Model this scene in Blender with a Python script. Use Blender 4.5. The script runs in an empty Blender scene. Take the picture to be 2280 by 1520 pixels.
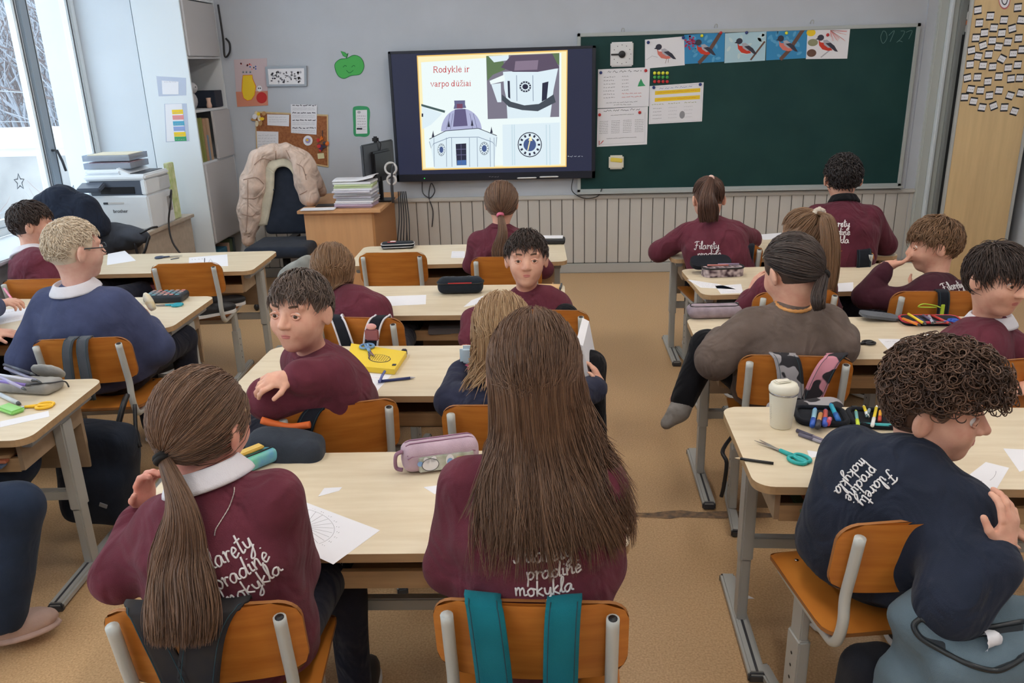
import bpy, bmesh, math, random
import numpy as np
from mathutils import Vector, Matrix
from mathutils.bvhtree import BVHTree
S = bpy.context.scene
COL = S.collection
PI = math.pi
# ------------------------------------------------------------------ camera
CF, CP, CY, CR, CH = 1817.52, .328, .058, -.0282, 1.7802
_f = np.array([-math.sin(CY)*math.cos(CP), math.cos(CY)*math.cos(CP), -math.sin(CP)])
_r0 = np.array([math.cos(CY), math.sin(CY), 0.]); _u0 = np.cross(_r0, _f)
_r = math.cos(CR)*_r0 + math.sin(CR)*_u0
_u = -math.sin(CR)*_r0 + math.cos(CR)*_u0
cam_data = bpy.data.cameras.new('camera')
cam = bpy.data.objects.new('camera', cam_data); COL.objects.link(cam)
m = Matrix.Identity(4)
for i in range(3):
    m[i][0] = _r[i]; m[i][1] = _u[i]; m[i][2] = -_f[i]
m[2][3] = CH
cam.matrix_world = m
cam_data.sensor_width = 36; cam_data.lens = 36*CF/2280
cam_data.clip_start = .05; cam_data.clip_end = 200
S.camera = cam
# ------------------------------------------------------------------ world, exposure
S.view_settings.view_transform = 'Standard'; S.view_settings.look = 'None'
S.view_settings.gamma = 1; S.view_settings.use_curve_mapping = False
S.view_settings.exposure = 0.78
world = bpy.data.worlds.new('overcast_sky'); S.world = world; world.use_nodes = True
bg = world.node_tree.nodes['Background']
bg.inputs[0].default_value = (.84, .93, 1, 1); bg.inputs[1].default_value = 2.1
LAMP_POWER = 13.0          # ceiling lamp emission
S.cycles.max_bounces = 8; S.cycles.diffuse_bounces = 5; S.cycles.transparent_max_bounces = 16
S.cycles.sample_clamp_indirect = 6; S.cycles.caustics_reflective = False; S.cycles.caustics_refractive = False

# ------------------------------------------------------------------ where a photo point lies in the room
def _ray(px, py): return _f*CF + _r*(px-1140) - _u*(py-760)
_c = np.array([0, 0, CH])
def aty(px, py, Y): d = _ray(px, py); return Vector(_c + d*(Y/d[1]))
def atz(px, py, Z): d = _ray(px, py); return Vector(_c + d*((Z-CH)/d[2]))
def atx(px, py, X): d = _ray(px, py); return Vector(_c + d*(X/d[0]))
YW = 7.126                # front wall
# ------------------------------------------------------------------ materials
def lin(c):
    c = c/255.
    return c/12.92 if c <= .04045 else ((c+.055)/1.055)**2.4
def rgb(r, g, b): return (lin(r), lin(g), lin(b), 1)
MATS = {}
def mat(name, col, rough=.6, spec=.4, metal=0, var=0, vscale=6, vstretch=(1, 1, 1), bump=0, bscale=60, bstretch=(1, 1, 1), sharp=0, col2=None, sheen=0, emit=0, wrinkle=0, trans=0, attr=None, detail=4):
    if name in MATS: return MATS[name]
    mt = bpy.data.materials.new(name); mt.use_nodes = True
    nt = mt.node_tree; n = nt.nodes; L = nt.links
    b = n['Principled BSDF']
    b.inputs['Base Color'].default_value = rgb(*col)
    b.inputs['Roughness'].default_value = rough; b.inputs['Metallic'].default_value = metal
    b.inputs['Specular IOR Level'].default_value = spec
    if sheen:
        b.inputs['Sheen Weight'].default_value = sheen; b.inputs['Sheen Roughness'].default_value = .5
    if emit:
        b.inputs['Emission Color'].default_value = rgb(*col); b.inputs['Emission Strength'].default_value = emit
    tc = None
    def coords(st):
        nonlocal tc
        if tc is None: tc = n.new('ShaderNodeTexCoord')
        mp = n.new('ShaderNodeMapping'); mp.inputs['Scale'].default_value = st
        L.new(tc.outputs['Object'], mp.inputs['Vector']); return mp.outputs[0]
    if attr:
        a = n.new('ShaderNodeAttribute'); a.attribute_name = attr
        mx = n.new('ShaderNodeMix'); mx.data_type = 'RGBA'
        mx.inputs[6].default_value = rgb(*col); mx.inputs[7].default_value = rgb(*(col2 or col))
        L.new(a.outputs['Fac'], mx.inputs[0]); L.new(mx.outputs[2], b.inputs['Base Color'])
    elif var:
        no = n.new('ShaderNodeTexNoise'); no.inputs['Scale'].default_value = vscale; no.inputs['Detail'].default_value = detail
        L.new(coords(vstretch), no.inputs['Vector'])
        mr = n.new('ShaderNodeMapRange'); mr.inputs[1].default_value = .49 if sharp else .3; mr.inputs[2].default_value = .51 if sharp else .7
        L.new(no.outputs[0], mr.inputs[0])
        mx = n.new('ShaderNodeMix'); mx.data_type = 'RGBA'
        c2 = col2 or tuple(max(0, int(x*(1-var))) for x in col)
        mx.inputs[6].default_value = rgb(*col); mx.inputs[7].default_value = rgb(*c2)
        L.new(mr.outputs[0], mx.inputs[0]); L.new(mx.outputs[2], b.inputs['Base Color'])
    last = None
    if wrinkle:
        no = n.new('ShaderNodeTexNoise'); no.inputs['Scale'].default_value = 9; no.inputs['Detail'].default_value = 2; no.inputs['Distortion'].default_value = 1.2
        L.new(coords((1, 1, .7)), no.inputs['Vector'])
        bp = n.new('ShaderNodeBump'); bp.inputs['Strength'].default_value = 1; bp.inputs['Distance'].default_value = wrinkle
        L.new(no.outputs[0], bp.inputs['Height']); last = bp
    if bump:
        no = n.new('ShaderNodeTexNoise'); no.inputs['Scale'].default_value = bscale; no.inputs['Detail'].default_value = 3
        L.new(coords(bstretch), no.inputs['Vector'])
        bp = n.new('ShaderNodeBump'); bp.inputs['Strength'].default_value = .6; bp.inputs['Distance'].default_value = bump
        L.new(no.outputs[0], bp.inputs['Height'])
        if last: L.new(last.outputs[0], bp.inputs['Normal'])
        last = bp
    if last: L.new(last.outputs[0], b.inputs['Normal'])
    if trans:                                   # thin clear sheet: mostly see-through with a surface reflection
        t = n.new('ShaderNodeBsdfTransparent'); t.inputs[0].default_value = rgb(*col); ms = n.new('ShaderNodeMixShader')
        ms.inputs[0].default_value = 1-trans
        L.new(t.outputs[0], ms.inputs[1]); L.new(b.outputs[0], ms.inputs[2]); L.new(ms.outputs[0], n['Material Output'].inputs[0])
    MATS[name] = mt; return mt
def fabric(name, col, wr=.028, var=.12):
    return mat(name, col, rough=.95, spec=.08, var=var, vscale=14, bump=.002, bscale=420, sheen=.08, wrinkle=wr)
def plastic(name, col, rough=.4): return mat(name, col, rough=rough, spec=.45)
WHITE = mat('white_paint', (222, 222, 224), .5)
BLACK = plastic('black_plastic', (28, 28, 32))
PAPER = mat('white_paper', (232, 232, 238), .8, .2)
INK = mat('dark_ink', (70, 70, 82), .8, .1)
GREYMETAL = mat('grey_painted_steel', (176, 178, 176), .42, .5, bump=.0004, bscale=90)
DARKGREY = plastic('dark_grey_plastic', (62, 64, 70))
CHROME = mat('bright_steel', (190, 190, 195), .25, metal=1)

# ------------------------------------------------------------------ mesh helpers
class MB:
    def __init__(s): s.v = []; s.f = []; s.m = []; s.mats = []; s.sm = []; s.tone = None
    def mi(s, mt):
        if mt not in s.mats: s.mats.append(mt)
        return s.mats.index(mt)
    def add(s, vs, fs, mt, smooth=False):
        o = len(s.v); k = s.mi(mt)
        s.v.extend([tuple(v) for v in vs])
        for f in fs: s.f.append(tuple(i+o for i in f)); s.m.append(k); s.sm.append(smooth)
        return s
    def bm(s, fn, mt, smooth=False, mtx=None):
        b = bmesh.new(); fn(b)
        if mtx is not None: bmesh.ops.transform(b, matrix=mtx, verts=b.verts)
        b.verts.index_update()
        s.add([v.co for v in b.verts], [[v.index for v in f.verts] for f in b.faces], mt, smooth); b.free(); return s
    def box(s, c, d, mt, rot=None, bev=0):
        def fn(b):
            bmesh.ops.create_cube(b, size=1)
            bmesh.ops.scale(b, vec=d, verts=b.verts)
            if bev: bmesh.ops.bevel(b, geom=b.edges[:], offset=min(bev, min(d)*.45), segments=2, affect='EDGES')
        mx = Matrix.Translation(Vector(c))
        if rot is not None: mx = mx @ (rot.to_4x4() if hasattr(rot, 'to_4x4') else Matrix.Rotation(rot, 4, 'Z'))
        return s.bm(fn, mt, False, mx)
    def span(s, a, b, mt, bev=0):
        a = Vector(a); b = Vector(b)
        return s.box((a+b)/2, [abs(x) for x in (b-a)], mt, None, bev)
    def tube(s, pts, r, mt, n=8, cap=True, close=False):
        pts = [Vector(p) for p in pts]; k = len(pts)
        rr = r if hasattr(r, '__len__') else [r]*k
        vs = []; fs = []; up = None
        for i, p in enumerate(pts):
            if close: t = pts[(i+1) % k]-pts[i-1]
            else: t = pts[min(i+1, k-1)]-pts[max(i-1, 0)]
            if t.length < 1e-9: t = Vector((0, 0, 1))
            t.normalize()
            if up is None: up = Vector((0, 0, 1)) if abs(t.z) < .9 else Vector((1, 0, 0))
            sx = t.cross(up)
            if sx.length < 1e-6: sx = t.orthogonal()
            sx.normalize(); up = sx.cross(t)
            for j in range(n):
                a = 2*PI*j/n; vs.append(p+(sx*math.cos(a)+up*math.sin(a))*rr[i])
        kk = k if close else k-1
        for i in range(kk):
            for j in range(n):
                i2 = (i+1) % k; fs.append((i*n+j, i*n+(j+1) % n, i2*n+(j+1) % n, i2*n+j))
        if cap and not close: fs.append(tuple(range(n-1, -1, -1))); fs.append(tuple(range((k-1)*n, k*n)))
        return s.add(vs, fs, mt, True)
    def lathe(s, prof, mt, n=24, mtx=None, smooth=True):
        vs = []; fs = []
        for r, z in prof:
            for j in range(n): a = 2*PI*j/n; vs.append(Vector((r*math.cos(a), r*math.sin(a), z)))
        for i in range(len(prof)-1):
            for j in range(n): fs.append((i*n+j, i*n+(j+1) % n, (i+1)*n+(j+1) % n, (i+1)*n+j))
        fs.append(tuple(range(n-1, -1, -1))); fs.append(tuple(range((len(prof)-1)*n, len(prof)*n)))
        if mtx is not None: vs = [mtx @ v for v in vs]
        return s.add(vs, fs, mt, smooth)
    def ell(s, c, r, mt, mtx=None, n=14):
        def fn(b): bmesh.ops.create_uvsphere(b, u_segments=n, v_segments=max(6, n*2//3), radius=1)
        mx = Matrix.Translation(Vector(c)) @ (mtx.to_4x4() if mtx is not None else Matrix.Identity(4)) @ Matrix.Diagonal((*r, 1))
        return s.bm(fn, mt, True, mx)
    def prism(s, out, z0, z1, mt, mtx=None, side=None):
        n = len(out); vs = [Vector((x, y, z0)) for x, y in out]+[Vector((x, y, z1)) for x, y in out]
        if mtx is not None: vs = [mtx @ v for v in vs]
        s.add(vs, [tuple(range(n-1, -1, -1)), tuple(range(n, 2*n))], mt)
        s.add(vs, [(i, (i+1) % n, n+(i+1) % n, n+i) for i in range(n)], side or mt)
        return s
    def grid(s, fn, nu, nv, mt, smooth=True, close_u=False):
        vs = [fn(i/(nu if close_u else nu-1), j/(nv-1)) for j in range(nv) for i in range(nu)]
        fs = []
        for j in range(nv-1):
            for i in range(nu if close_u else nu-1):
                i2 = (i+1) % nu
                fs.append((j*nu+i, j*nu+i2, (j+1)*nu+i2, (j+1)*nu+i))
        return s.add(vs, fs, mt, smooth)
    def build(s, name, parent=None, loc=None, rotz=0, label=None, cat=None, group=None, kind=None):
        me = bpy.data.meshes.new(name)
        me.from_pydata([tuple(v) for v in s.v], [], s.f)
        for k in s.mats: me.materials.append(k)
        me.polygons.foreach_set('material_index', s.m); me.polygons.foreach_set('use_smooth', s.sm)
        if s.tone is not None:
            at = me.attributes.new('tone', 'FLOAT', 'POINT'); at.data.foreach_set('value', s.tone)
        me.update()
        o = bpy.data.objects.new(name, me); COL.objects.link(o)
        if parent is not None: o.parent = parent
        if loc is not None: o.location = loc
        o.rotation_euler.z = rotz
        return tag(o, label, cat, group, kind)
def tag(o, label=None, cat=None, group=None, kind=None):
    if label: o['label'] = label
    if cat: o['category'] = cat
    if group: o['group'] = group
    if kind: o['kind'] = kind
    return o
def empty(name, loc, rotz=0, label=None, cat=None, group=None):
    o = bpy.data.objects.new(name, None); COL.objects.link(o); o.location = loc; o.rotation_euler.z = rotz
    o.empty_display_size = .1
    return tag(o, label, cat, group)
def copy_tree(o, parent=None):
    c = o.copy(); COL.objects.link(c)
    if parent is not None: c.parent = parent
    for ch in list(o.children): copy_tree(ch, c)
    return c
def struct(name, b, **k): return b.build(name, kind='structure', **k)
def rrect(w, h, r, n=5):
    out = []
    for cx, cy, a0 in ((w/2-r, h/2-r, 0), (-w/2+r, h/2-r, PI/2), (-w/2+r, -h/2+r, PI), (w/2-r, -h/2+r, 1.5*PI)):
        for i in range(n+1): a = a0+PI/2*i/n; out.append((cx+r*math.cos(a), cy+r*math.sin(a)))
    return out
def solid(o, th, off=0):
    md = o.modifiers.new('thickness', 'SOLIDIFY'); md.thickness = th; md.offset = off; return o
def spline(pts, n=6, close=False):
    P = [np.array(p, float) for p in pts]; k = len(P); out = []
    for i in range(k if close else k-1):
        if close: p0, p1, p2, p3 = P[i-1], P[i], P[(i+1) % k], P[(i+2) % k]
        else: p0, p1, p2, p3 = P[max(i-1, 0)], P[i], P[i+1], P[min(i+2, k-1)]
        for j in range(n):
            t = j/n
            out.append(.5*((2*p1)+(-p0+p2)*t+(2*p0-5*p1+4*p2-p3)*t*t+(-p0+3*p1-3*p2+p3)*t**3))
    if not close: out.append(P[-1])
    return [tuple(map(float, q)) for q in out]
# flat drawing on a sheet: o = origin, U right, V up; layers stack outwards along N
class Flat:
    def __init__(s, o, U, V, mb=None, lift=.0006):
        s.o = Vector(o); s.U = Vector(U).normalized(); V = Vector(V); s.V = (V-s.U*V.dot(s.U)).normalized(); s.N = s.U.cross(s.V); s.b = mb or MB(); s.lift = lift
    def P(s, x, y, k=0): return s.o+s.U*x+s.V*y+s.N*(k*s.lift)
    def poly(s, pts, mt, k=1): s.b.add([s.P(x, y, k) for x, y in pts], [tuple(range(len(pts)))], mt); return s
    def rect(s, x0, y0, x1, y1, mt, k=1): return s.poly([(x0, y0), (x1, y0), (x1, y1), (x0, y1)], mt, k)
    def ell(s, x, y, rx, ry, mt, k=1, n=24, rot=0):
        c, d = math.cos(rot), math.sin(rot)
        return s.poly([(x+rx*math.cos(a)*c-ry*math.sin(a)*d, y+rx*math.cos(a)*d+ry*math.sin(a)*c) for a in [2*PI*i/n for i in range(n)]], mt, k)
    def line(s, pts, w, mt, k=1, close=False):
        P = [Vector((p[0], p[1])) for p in pts]; n = len(P); a = []
        for i, p in enumerate(P):
            t = (P[(i+1) % n]-P[i-1]) if close else (P[min(i+1, n-1)]-P[max(i-1, 0)])
            if t.length < 1e-9: t = Vector((1, 0))
            t.normalize(); q = Vector((-t.y, t.x))*w/2; a.append((p+q, p-q))
        vs = [s.P(q.x, q.y, k) for ab in a for q in ab]
        fs = [(2*i+1, 2*((i+1) % n)+1, 2*((i+1) % n), 2*i) for i in range(n if close else n-1)]
        s.b.add(vs, fs, mt); return s
    def scrawl(s, x, y, w, h, mt, k=1, seed=0, th=.0016):
        R = random.Random(seed); x1 = x
        while x1 < x+w:
            ww = min(R.uniform(.015, .045)*w/.2, x+w-x1)
            n = max(3, int(ww/abs(h)*1.6)); pts = [(x1+ww*i/n, y+(h*R.uniform(.2, 1) if i % 2 else h*R.uniform(0, .3))) for i in range(n+1)]
            s.line(pts, th, mt, k); x1 += ww+abs(h)*.8
        return s
    def body(s, w, h, t, mt, r=0):          # the sheet itself, centred on o
        out = rrect(w, h, r) if r else [(-w/2, -h/2), (w/2, -h/2), (w/2, h/2), (-w/2, h/2)]
        n = len(out); vs = [s.P(x, y)-s.N*t for x, y in out]+[s.P(x, y) for x, y in out]
        s.b.add(vs, [tuple(range(n-1, -1, -1)), tuple(range(n, 2*n))]+[(i, (i+1) % n, n+(i+1) % n, n+i) for i in range(n)], mt); return s
# ------------------------------------------------------------------ room shell
WALL = mat('wall_paint', (191, 197, 207), .75, .2, var=.03, vscale=3, bump=.0008, bscale=120)
WALLW = mat('window_wall_paint', (214, 222, 230), .7, .2, var=.02, vscale=3)
FLOORM = mat('tan_speckled_linoleum', (214, 180, 138), .42, .35, var=.2, vscale=150, detail=6, col2=(180, 144, 104))
PANEL = mat('painted_panel_boards', (196, 194, 190), .5, .35)
GROOVE = mat('groove_shadow_grey', (70, 70, 70), .8)
FRAMEW = mat('window_frame_white', (226, 234, 240), .4)
FRAME_BACKLIT = mat('window_mullion_grey', (150, 164, 178), .5)  # backlit shade of mullion and transom put into the grey
TANW = mat('pale_beech_laminate', (214, 186, 140), .5, .3, var=.07, vscale=5, vstretch=(5, 5, .5), bump=.0003, bscale=30, bstretch=(6, 6, .5))
XL, XN, XR = -3.17, -3.6, 3.62; YB = -3.2; ZC = 3.15; YJ = 6.455; ZS = .80
struct('floor', MB().span((XN-.3, YB, -.1), (XR+.2, YW+.2, 0), FLOORM))
struct('ceiling', MB().span((XN-.3, YB, ZC), (XR+.2, YW+.2, ZC+.1), mat('ceiling_paint', (235, 235, 235), .8)))
struct('wall_front', MB().span((XN-.3, YW, 0), (XR+.2, YW+.2, ZC), WALL))
struct('wall_right', MB().span((XR, YB, 0), (XR+.2, YW, ZC), WALL))
struct('wall_back', MB().span((XN-.3, YB-.2, 0), (XR+.2, YB, ZC), WALL))
b = MB()
b.span((XN-.3, YB, 0), (XL, 5.42, ZS-.03), WALLW); b.span((XN-.3, 5.42, 0), (XN, YJ, ZS-.03), WALLW)            # below the sill
b.span((XN-.3, YJ, 0), (XL, YW, ZC), WALLW)                # beyond the last window
b.span((XN-.3, YB, 2.85), (XL, YJ, ZC), WALLW)             # above
for y in (-.35, 3.05): b.span((XN-.1, y-.22, ZS), (XL-.2, y+.22, 2.85), WALLW)
struct('wall_left', b)
struct('trim_1', MB().span((XN, YB, ZS-.03), (XL+.04, 5.42, ZS), FRAMEW, .008))      # window board
# windows: one per bay
def window(n, y0, y1, muls):
    b = MB(); x0, x1 = XN-.07, XN; zt = 2.85; w = .055
    for y in (y0, y1-w): b.span((x0, y, ZS), (x1, y+w, zt), FRAMEW, .006)
    b.span((x0, y0, ZS), (x1, y1, ZS+.05), FRAMEW, .006); b.span((x0, y0, zt-.06), (x1, y1, zt), FRAMEW, .006)
    root = struct('window_%d' % n, b)
    y_prev = y0+w
    edges = list(muls)+[y1-w]
    for k, ye in enumerate(edges):
        f = MB(); s = .045; a, c = y_prev+.004, ye-.004
        if k < len(muls):
            MB().span((x0-.01, ye, ZS+.05), (x1+.012, ye+.085, zt-.06), FRAME_BACKLIT, .006).build('mullion', root)
            c = ye-.002
            zz = 2.28
            f.span((x0+.005, a, zz), (x1+.004, c, zz+.09), FRAME_BACKLIT, .006)
        for y in (a, c-s):
            f.span((x0+.01, y, ZS+.055), (x1-.006, y+s, zt-.065), FRAMEW, .006)
            f.span((x1-.006, y+s*.4, ZS+.06), (x1-.002, y+s*.55, zt-.07), DARKGREY)
        f.span((x0+.01, a, ZS+.055), (x1-.006, c, ZS+.1), FRAMEW, .006); f.span((x0+.01, a, zt-.11), (x1-.006, c, zt-.065), FRAMEW, .006)
        sash = f.build('sash', root)
        MB().span((x0+.028, a+.02, ZS+.07), (x0+.032, c-.02, zt-.08), mat('window_glass', (246, 250, 252), .02, .5, trans=.94)).build('pane', sash)
        y_prev = ye+.085
    return root
w1 = window(1, 3.27, YJ, [4.55, 5.75])
MB().tube([(XN+.012, 5.79, 1.28), (XN+.05, 5.79, 1.28), (XN+.055, 5.82, 1.2), (XN+.055, 5.84, 1.13)], .009, DARKGREY).build('window_handle', w1)
window(2, -.13, 2.83, [.9, 1.85]); window(3, YB+.1, -.57, [-1.9])
# paper stars stuck on the panes
def star(px, py, r, rot, lab):
    c = atx(px, py, XN-.035); b = Flat(c, (0, 1, 0), (0, 0, 1))
    pts = [((r if i % 2 == 0 else r*.45)*math.sin(rot+PI*i/5), (r if i % 2 == 0 else r*.45)*math.cos(rot+PI*i/5)) for i in range(10)]
    b.line(pts, r*.16, mat('grey_star_outline', (120, 128, 138), .8), 1, True)
    o = solid(b.b.build('window_star', label=lab, cat='star sticker'), .002); return o
star(43, 405, .055, .1, 'larger grey outlined star stuck on the window pane above the dark haired boy')
star(162, 425, .045, .5, 'smaller grey outlined star stuck on the window pane beside the mullion')
# wainscot, baseboard, rail
b = MB(); b.span((-2.787, YW-.012, .08), (3.03, YW, .66), GROOVE)
x = -2.787
while x < 3.02:
    x2 = min(x+.098, 3.03); b.span((x+.003, YW-.026, .09), (x2-.003, YW-.01, .655), PANEL, .003); x = x2
struct('trim_2', b)
struct('trim_3', MB().span((-2.787, YW-.045, .655), (3.03, YW, .69), PANEL, .008))
struct('baseboard_front', MB().span((-2.787, YW-.04, 0), (3.03, YW, .085), mat('baseboard_grey', (176, 176, 174), .5), .006))
CAS = mat('casing_paint', (188, 193, 190), .45)
b = MB(); b.span((3.03, YW-.06, 0), (3.1, YW, ZC), CAS, .008); b.span((3.1, YW-.1, 0), (3.125, YW, ZC), FRAMEW, .005)
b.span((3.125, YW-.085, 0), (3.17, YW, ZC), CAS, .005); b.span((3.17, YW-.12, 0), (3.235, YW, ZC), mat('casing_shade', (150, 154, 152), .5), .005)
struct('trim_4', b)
struct('trim_5', MB().span((2.955, YW-.02, 0), (3.03, YW, ZC), WALL))
# floor seam and worn patch
b = MB(); b.span((.1, 2.995, 0), (3.4, 3.0, .0012), mat('seam_brown', (110, 82, 58), .8))
struct('trim_6', b)
b = Flat((.62, 2.985, .0008), (1, 0, 0), (0, 1, 0)); R = random.Random(3)
pts = [(.33*math.cos(a)*R.uniform(.7, 1.1), .035*math.sin(a)*R.uniform(.5, 1.2)) for a in [2*PI*i/26 for i in range(26)]]
b.poly(pts, mat('worn_dark_floor', (92, 80, 70), .7, var=.5, vscale=40, col2=(150, 120, 92)))
tag(b.b.build('floor_wear'), kind='structure')
# ceiling lamps (real fixtures, above the frame)
LAMPM = mat('lamp_diffuser', (255, 250, 242), emit=LAMP_POWER)
k = 0
for x in (-1.9, .2, 2.3):
    for y in (-.6, 2.1, 4.8):
        r = empty('ceiling_lamp', (x, y, ZC-.09), label='long white fluorescent ceiling lamp above the desks', cat='ceiling lamp', group='ceiling lamps')
        MB().span((-.09, -.62, .03), (.09, .62, .088), WHITE, .01).build('housing', r)
        MB().span((-.08, -.6, -.01), (.08, .6, .03), LAMPM, .01).build('diffuser', r)
# ------------------------------------------------------------------ outside
SNOW = mat('snow', (238, 242, 248), .8, .2, var=.06, vscale=1.5)
struct('ground_outside', MB().span((-30, -20, -1.2), (XN-.32, 40, -1.0), SNOW))
b = MB(); R = random.Random(5)
BR = mat('white_outer_brick', (164, 157, 157), .8, var=.08, vscale=4); MO = mat('outer_mortar', (96, 84, 82), .9)
b.span((-4.0, 6.9, -1), (-3.91, 7.3, 5), MO)
z = -1
n_ = 0
while z < 5: b.span((-4.02-.03*(n_ % 2), 6.885, z+.012), (-3.905, 7.3, z+.15), BR, .006); z += .162; n_ += 1
struct('wall_outside', b)
b = MB(); GW = mat('outer_grey_wall', (150, 150, 150), .9, var=.25, vscale=2, col2=(190, 188, 186))
b.span((-12, 9.5, -1), (-4.6, 10, .9), GW); b.span((-12.1, 9.4, .9), (-4.5, 10.15, 1.2), SNOW, .1)
struct('wall_garden', b)
# snowy shrubs and trees behind the garden wall
TW = mat('bare_twig', (120, 108, 108), .9); TS = mat('snowy_twig', (176, 180, 190), .9); TR = mat('rusty_twig', (168, 132, 122), .9)
def twigs(name, lab, cat, cx, cy, z0, h, w, n, mats, seed, wd=.012, grp=None):
    R = random.Random(seed); b = MB()
    def grow(p, d, L, r, lev):
        pts = [p]; q = p
        for i in range(3):
            d = (d+Vector((R.uniform(-.3, .3), R.uniform(-.3, .3), R.uniform(-.15, .25)))).normalized(); q = q+d*L/3; pts.append(q)
        b.tube(pts, [r, r*.85, r*.7, r*.5], mats[R.randrange(len(mats))], 4, False)
        if lev > 0:
            for j in range(3): grow(pts[1+j % 3], (d+Vector((R.uniform(-1, 1), R.uniform(-1, 1), R.uniform(-.3, .6)))).normalized(), L*.68, r*.6, lev-1)
    for i in range(n):
        grow(Vector((cx+R.uniform(-w, w), cy+R.uniform(-w, w)*.5, z0)), Vector((R.uniform(-.3, .3), R.uniform(-.3, .3), 1)).normalized(), h*R.uniform(.35, .55), wd*R.uniform(.8, 1.4), 3)
    return b.build(name, label=lab, cat=cat, group=grp)
for i, (x, y, z0, h, w, n) in enumerate([(-8.4, 14.6, -1, 6.5, 1.3, 26), (-12.6, 16.2, -1, 6.5, 1.3, 18), (-5.8, 13.4, -1, 6.5, .9, 30), (-7.4, 18.6, -1, 7, 1.4, 26)]):
    twigs('snowy_tree', 'bare tree crusted with snow beyond the garden wall outside the window', 'tree', x, y, z0, h, w, n, [TS, TS, TW, TW], 20+i, .03, 'snowy trees outside')
for i, (x, y, h) in enumerate([(-5.3, 8.3, 1.), (-6.6, 8.4, 1.), (-7.9, 8.5, 1.), (-5.4, 6.6, .9), (-6.7, 6.7, .9), (-4.6, 5.3, .8)]):
    twigs('bare_shrub', 'reddish bare shrub in the snow close to the window', 'shrub', x, y, -1, h*1.6, .4, 16, [TR, TS, TR], 50+i, .009, 'shrubs outside')
b = MB()
b.span((-22, 27, -1), (-4, 27.5, 11), mat('far_house_wall', (120, 124, 132), .9, var=.3, vscale=2, col2=(80, 84, 92)))
struct('wall_far', b)
# ------------------------------------------------------------------ desks
TOPM = mat('maple_laminate', (224, 211, 186), .38, .4, var=.07, vscale=7, vstretch=(.7, 5, 5), col2=(212, 196, 168), bump=.0002, bscale=40, bstretch=(.6, 8, 8))
EDGEM = mat('beech_edge', (190, 156, 116), .5, var=.1, vscale=10, vstretch=(.5, 6, 6))
MODM = mat('modesty_board', (172, 148, 122), .6, .25, var=.08, vscale=5, vstretch=(.6, 4, 4))
BRK = mat('bracket_grey', (160, 164, 166), .45)
DH = .674; DW = 1.3; DD = .5455
def make_desk():
    r = empty('school_desk', (0, 0, 0))
    b = MB(); o = rrect(DW, DD, .055, 6)
    b.prism(o, DH-.024, DH, TOPM, None, EDGEM); b.build('desktop', r)
    b = MB(); b.span((-.56, -.19, .535), (.56, .2, .55), MODM); b.span((-.56, -.2, .525), (.56, -.185, .575), EDGEM)
    for sx in (-1, 1): b.span((sx*.56, -.2, .53), (sx*.575, .2, DH-.026), MODM)
    b.build('book_shelf', r)
    MB().span((-.57, .19, .34), (.57, .208, DH-.026), MODM).build('modesty_panel', r)
    for sx in (-1, 1):
        b = MB(); x = sx*.595
        b.span((x-.02, -.01, .26), (x+.02, .06, DH-.06), GREYMETAL, .006)
        b.span((x-.016, -.004, .03), (x+.016, .054, .27), GREYMETAL, .005)
        b.span((x-.02, -.2, DH-.062), (x+.02, .22, DH-.025), BRK, .005)
        leg = b.build('leg', r)
        for z in (.3, .36, .42, .48): b2 = None
        b = MB()
        b.span((x-.026, -.25, .004), (x+.026, .26, .036), GREYMETAL, .008)
        b.span((x-.004, -.245, .0362), (x+.004, .02, .0372), DARKGREY)
        for y in (-.255, .245): b.span((x-.027, y, 0), (x+.027, y+.02, .03), DARKGREY, .006)
        b.build('foot_bar', r)
    MB().span((-.58, .02, .29), (.58, .05, .33), GREYMETAL, .004).build('crossbar', r)
    return r
DESKS = {'C1': (-.5912, 4.9415, .03), 'C2': (-.6078, 3.9066, -.0056), 'C3': (-.5486, 2.9285, -.0087), 'C4': (-.4819, 1.9447, .025), 'R4': (1.191, 2.2612, -.022), 'R3': (1.2259, 3.2669, -.0201), 'R2': (1.3527, 4.2303, .06), 'R1': (1.325, 4.97, .0), 'L1': (-2.4368, 4.8153, .0314), 'L2': (-2.4214, 3.746, .008), 'L3': (-2.3734, 2.5395, .06)}
DL = {'C1': 'pale two-seat school desk in front of the big screen, middle row first from the front', 'C2': 'pale school desk with the long black pencil case, second in the middle row', 'C3': 'pale school desk carrying the yellow notebook, third in the middle row', 'C4': 'pale school desk with the pink pencil case, nearest of the middle row',
      'R4': 'pale school desk with the cream travel cup, nearest in the right row', 'R3': 'pale school desk with the red open pencil case, right row', 'R2': 'pale school desk with the dotted open pencil case, right row', 'R1': 'pale school desk directly below the green chalkboard',
      'L1': 'pale school desk nearest the printer by the window', 'L2': 'pale school desk with the checkered pencil case by the window', 'L3': 'pale school desk with the grey pencil pouch at the left edge'}
desk0 = make_desk()
for i, (k, (x, y, t)) in enumerate(DESKS.items()):
    d = desk0 if i == 0 else copy_tree(desk0)
    d.location = (x, y, 0); d.rotation_euler.z = t; tag(d, DL[k], 'desk', 'two-seat school desks')
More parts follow.
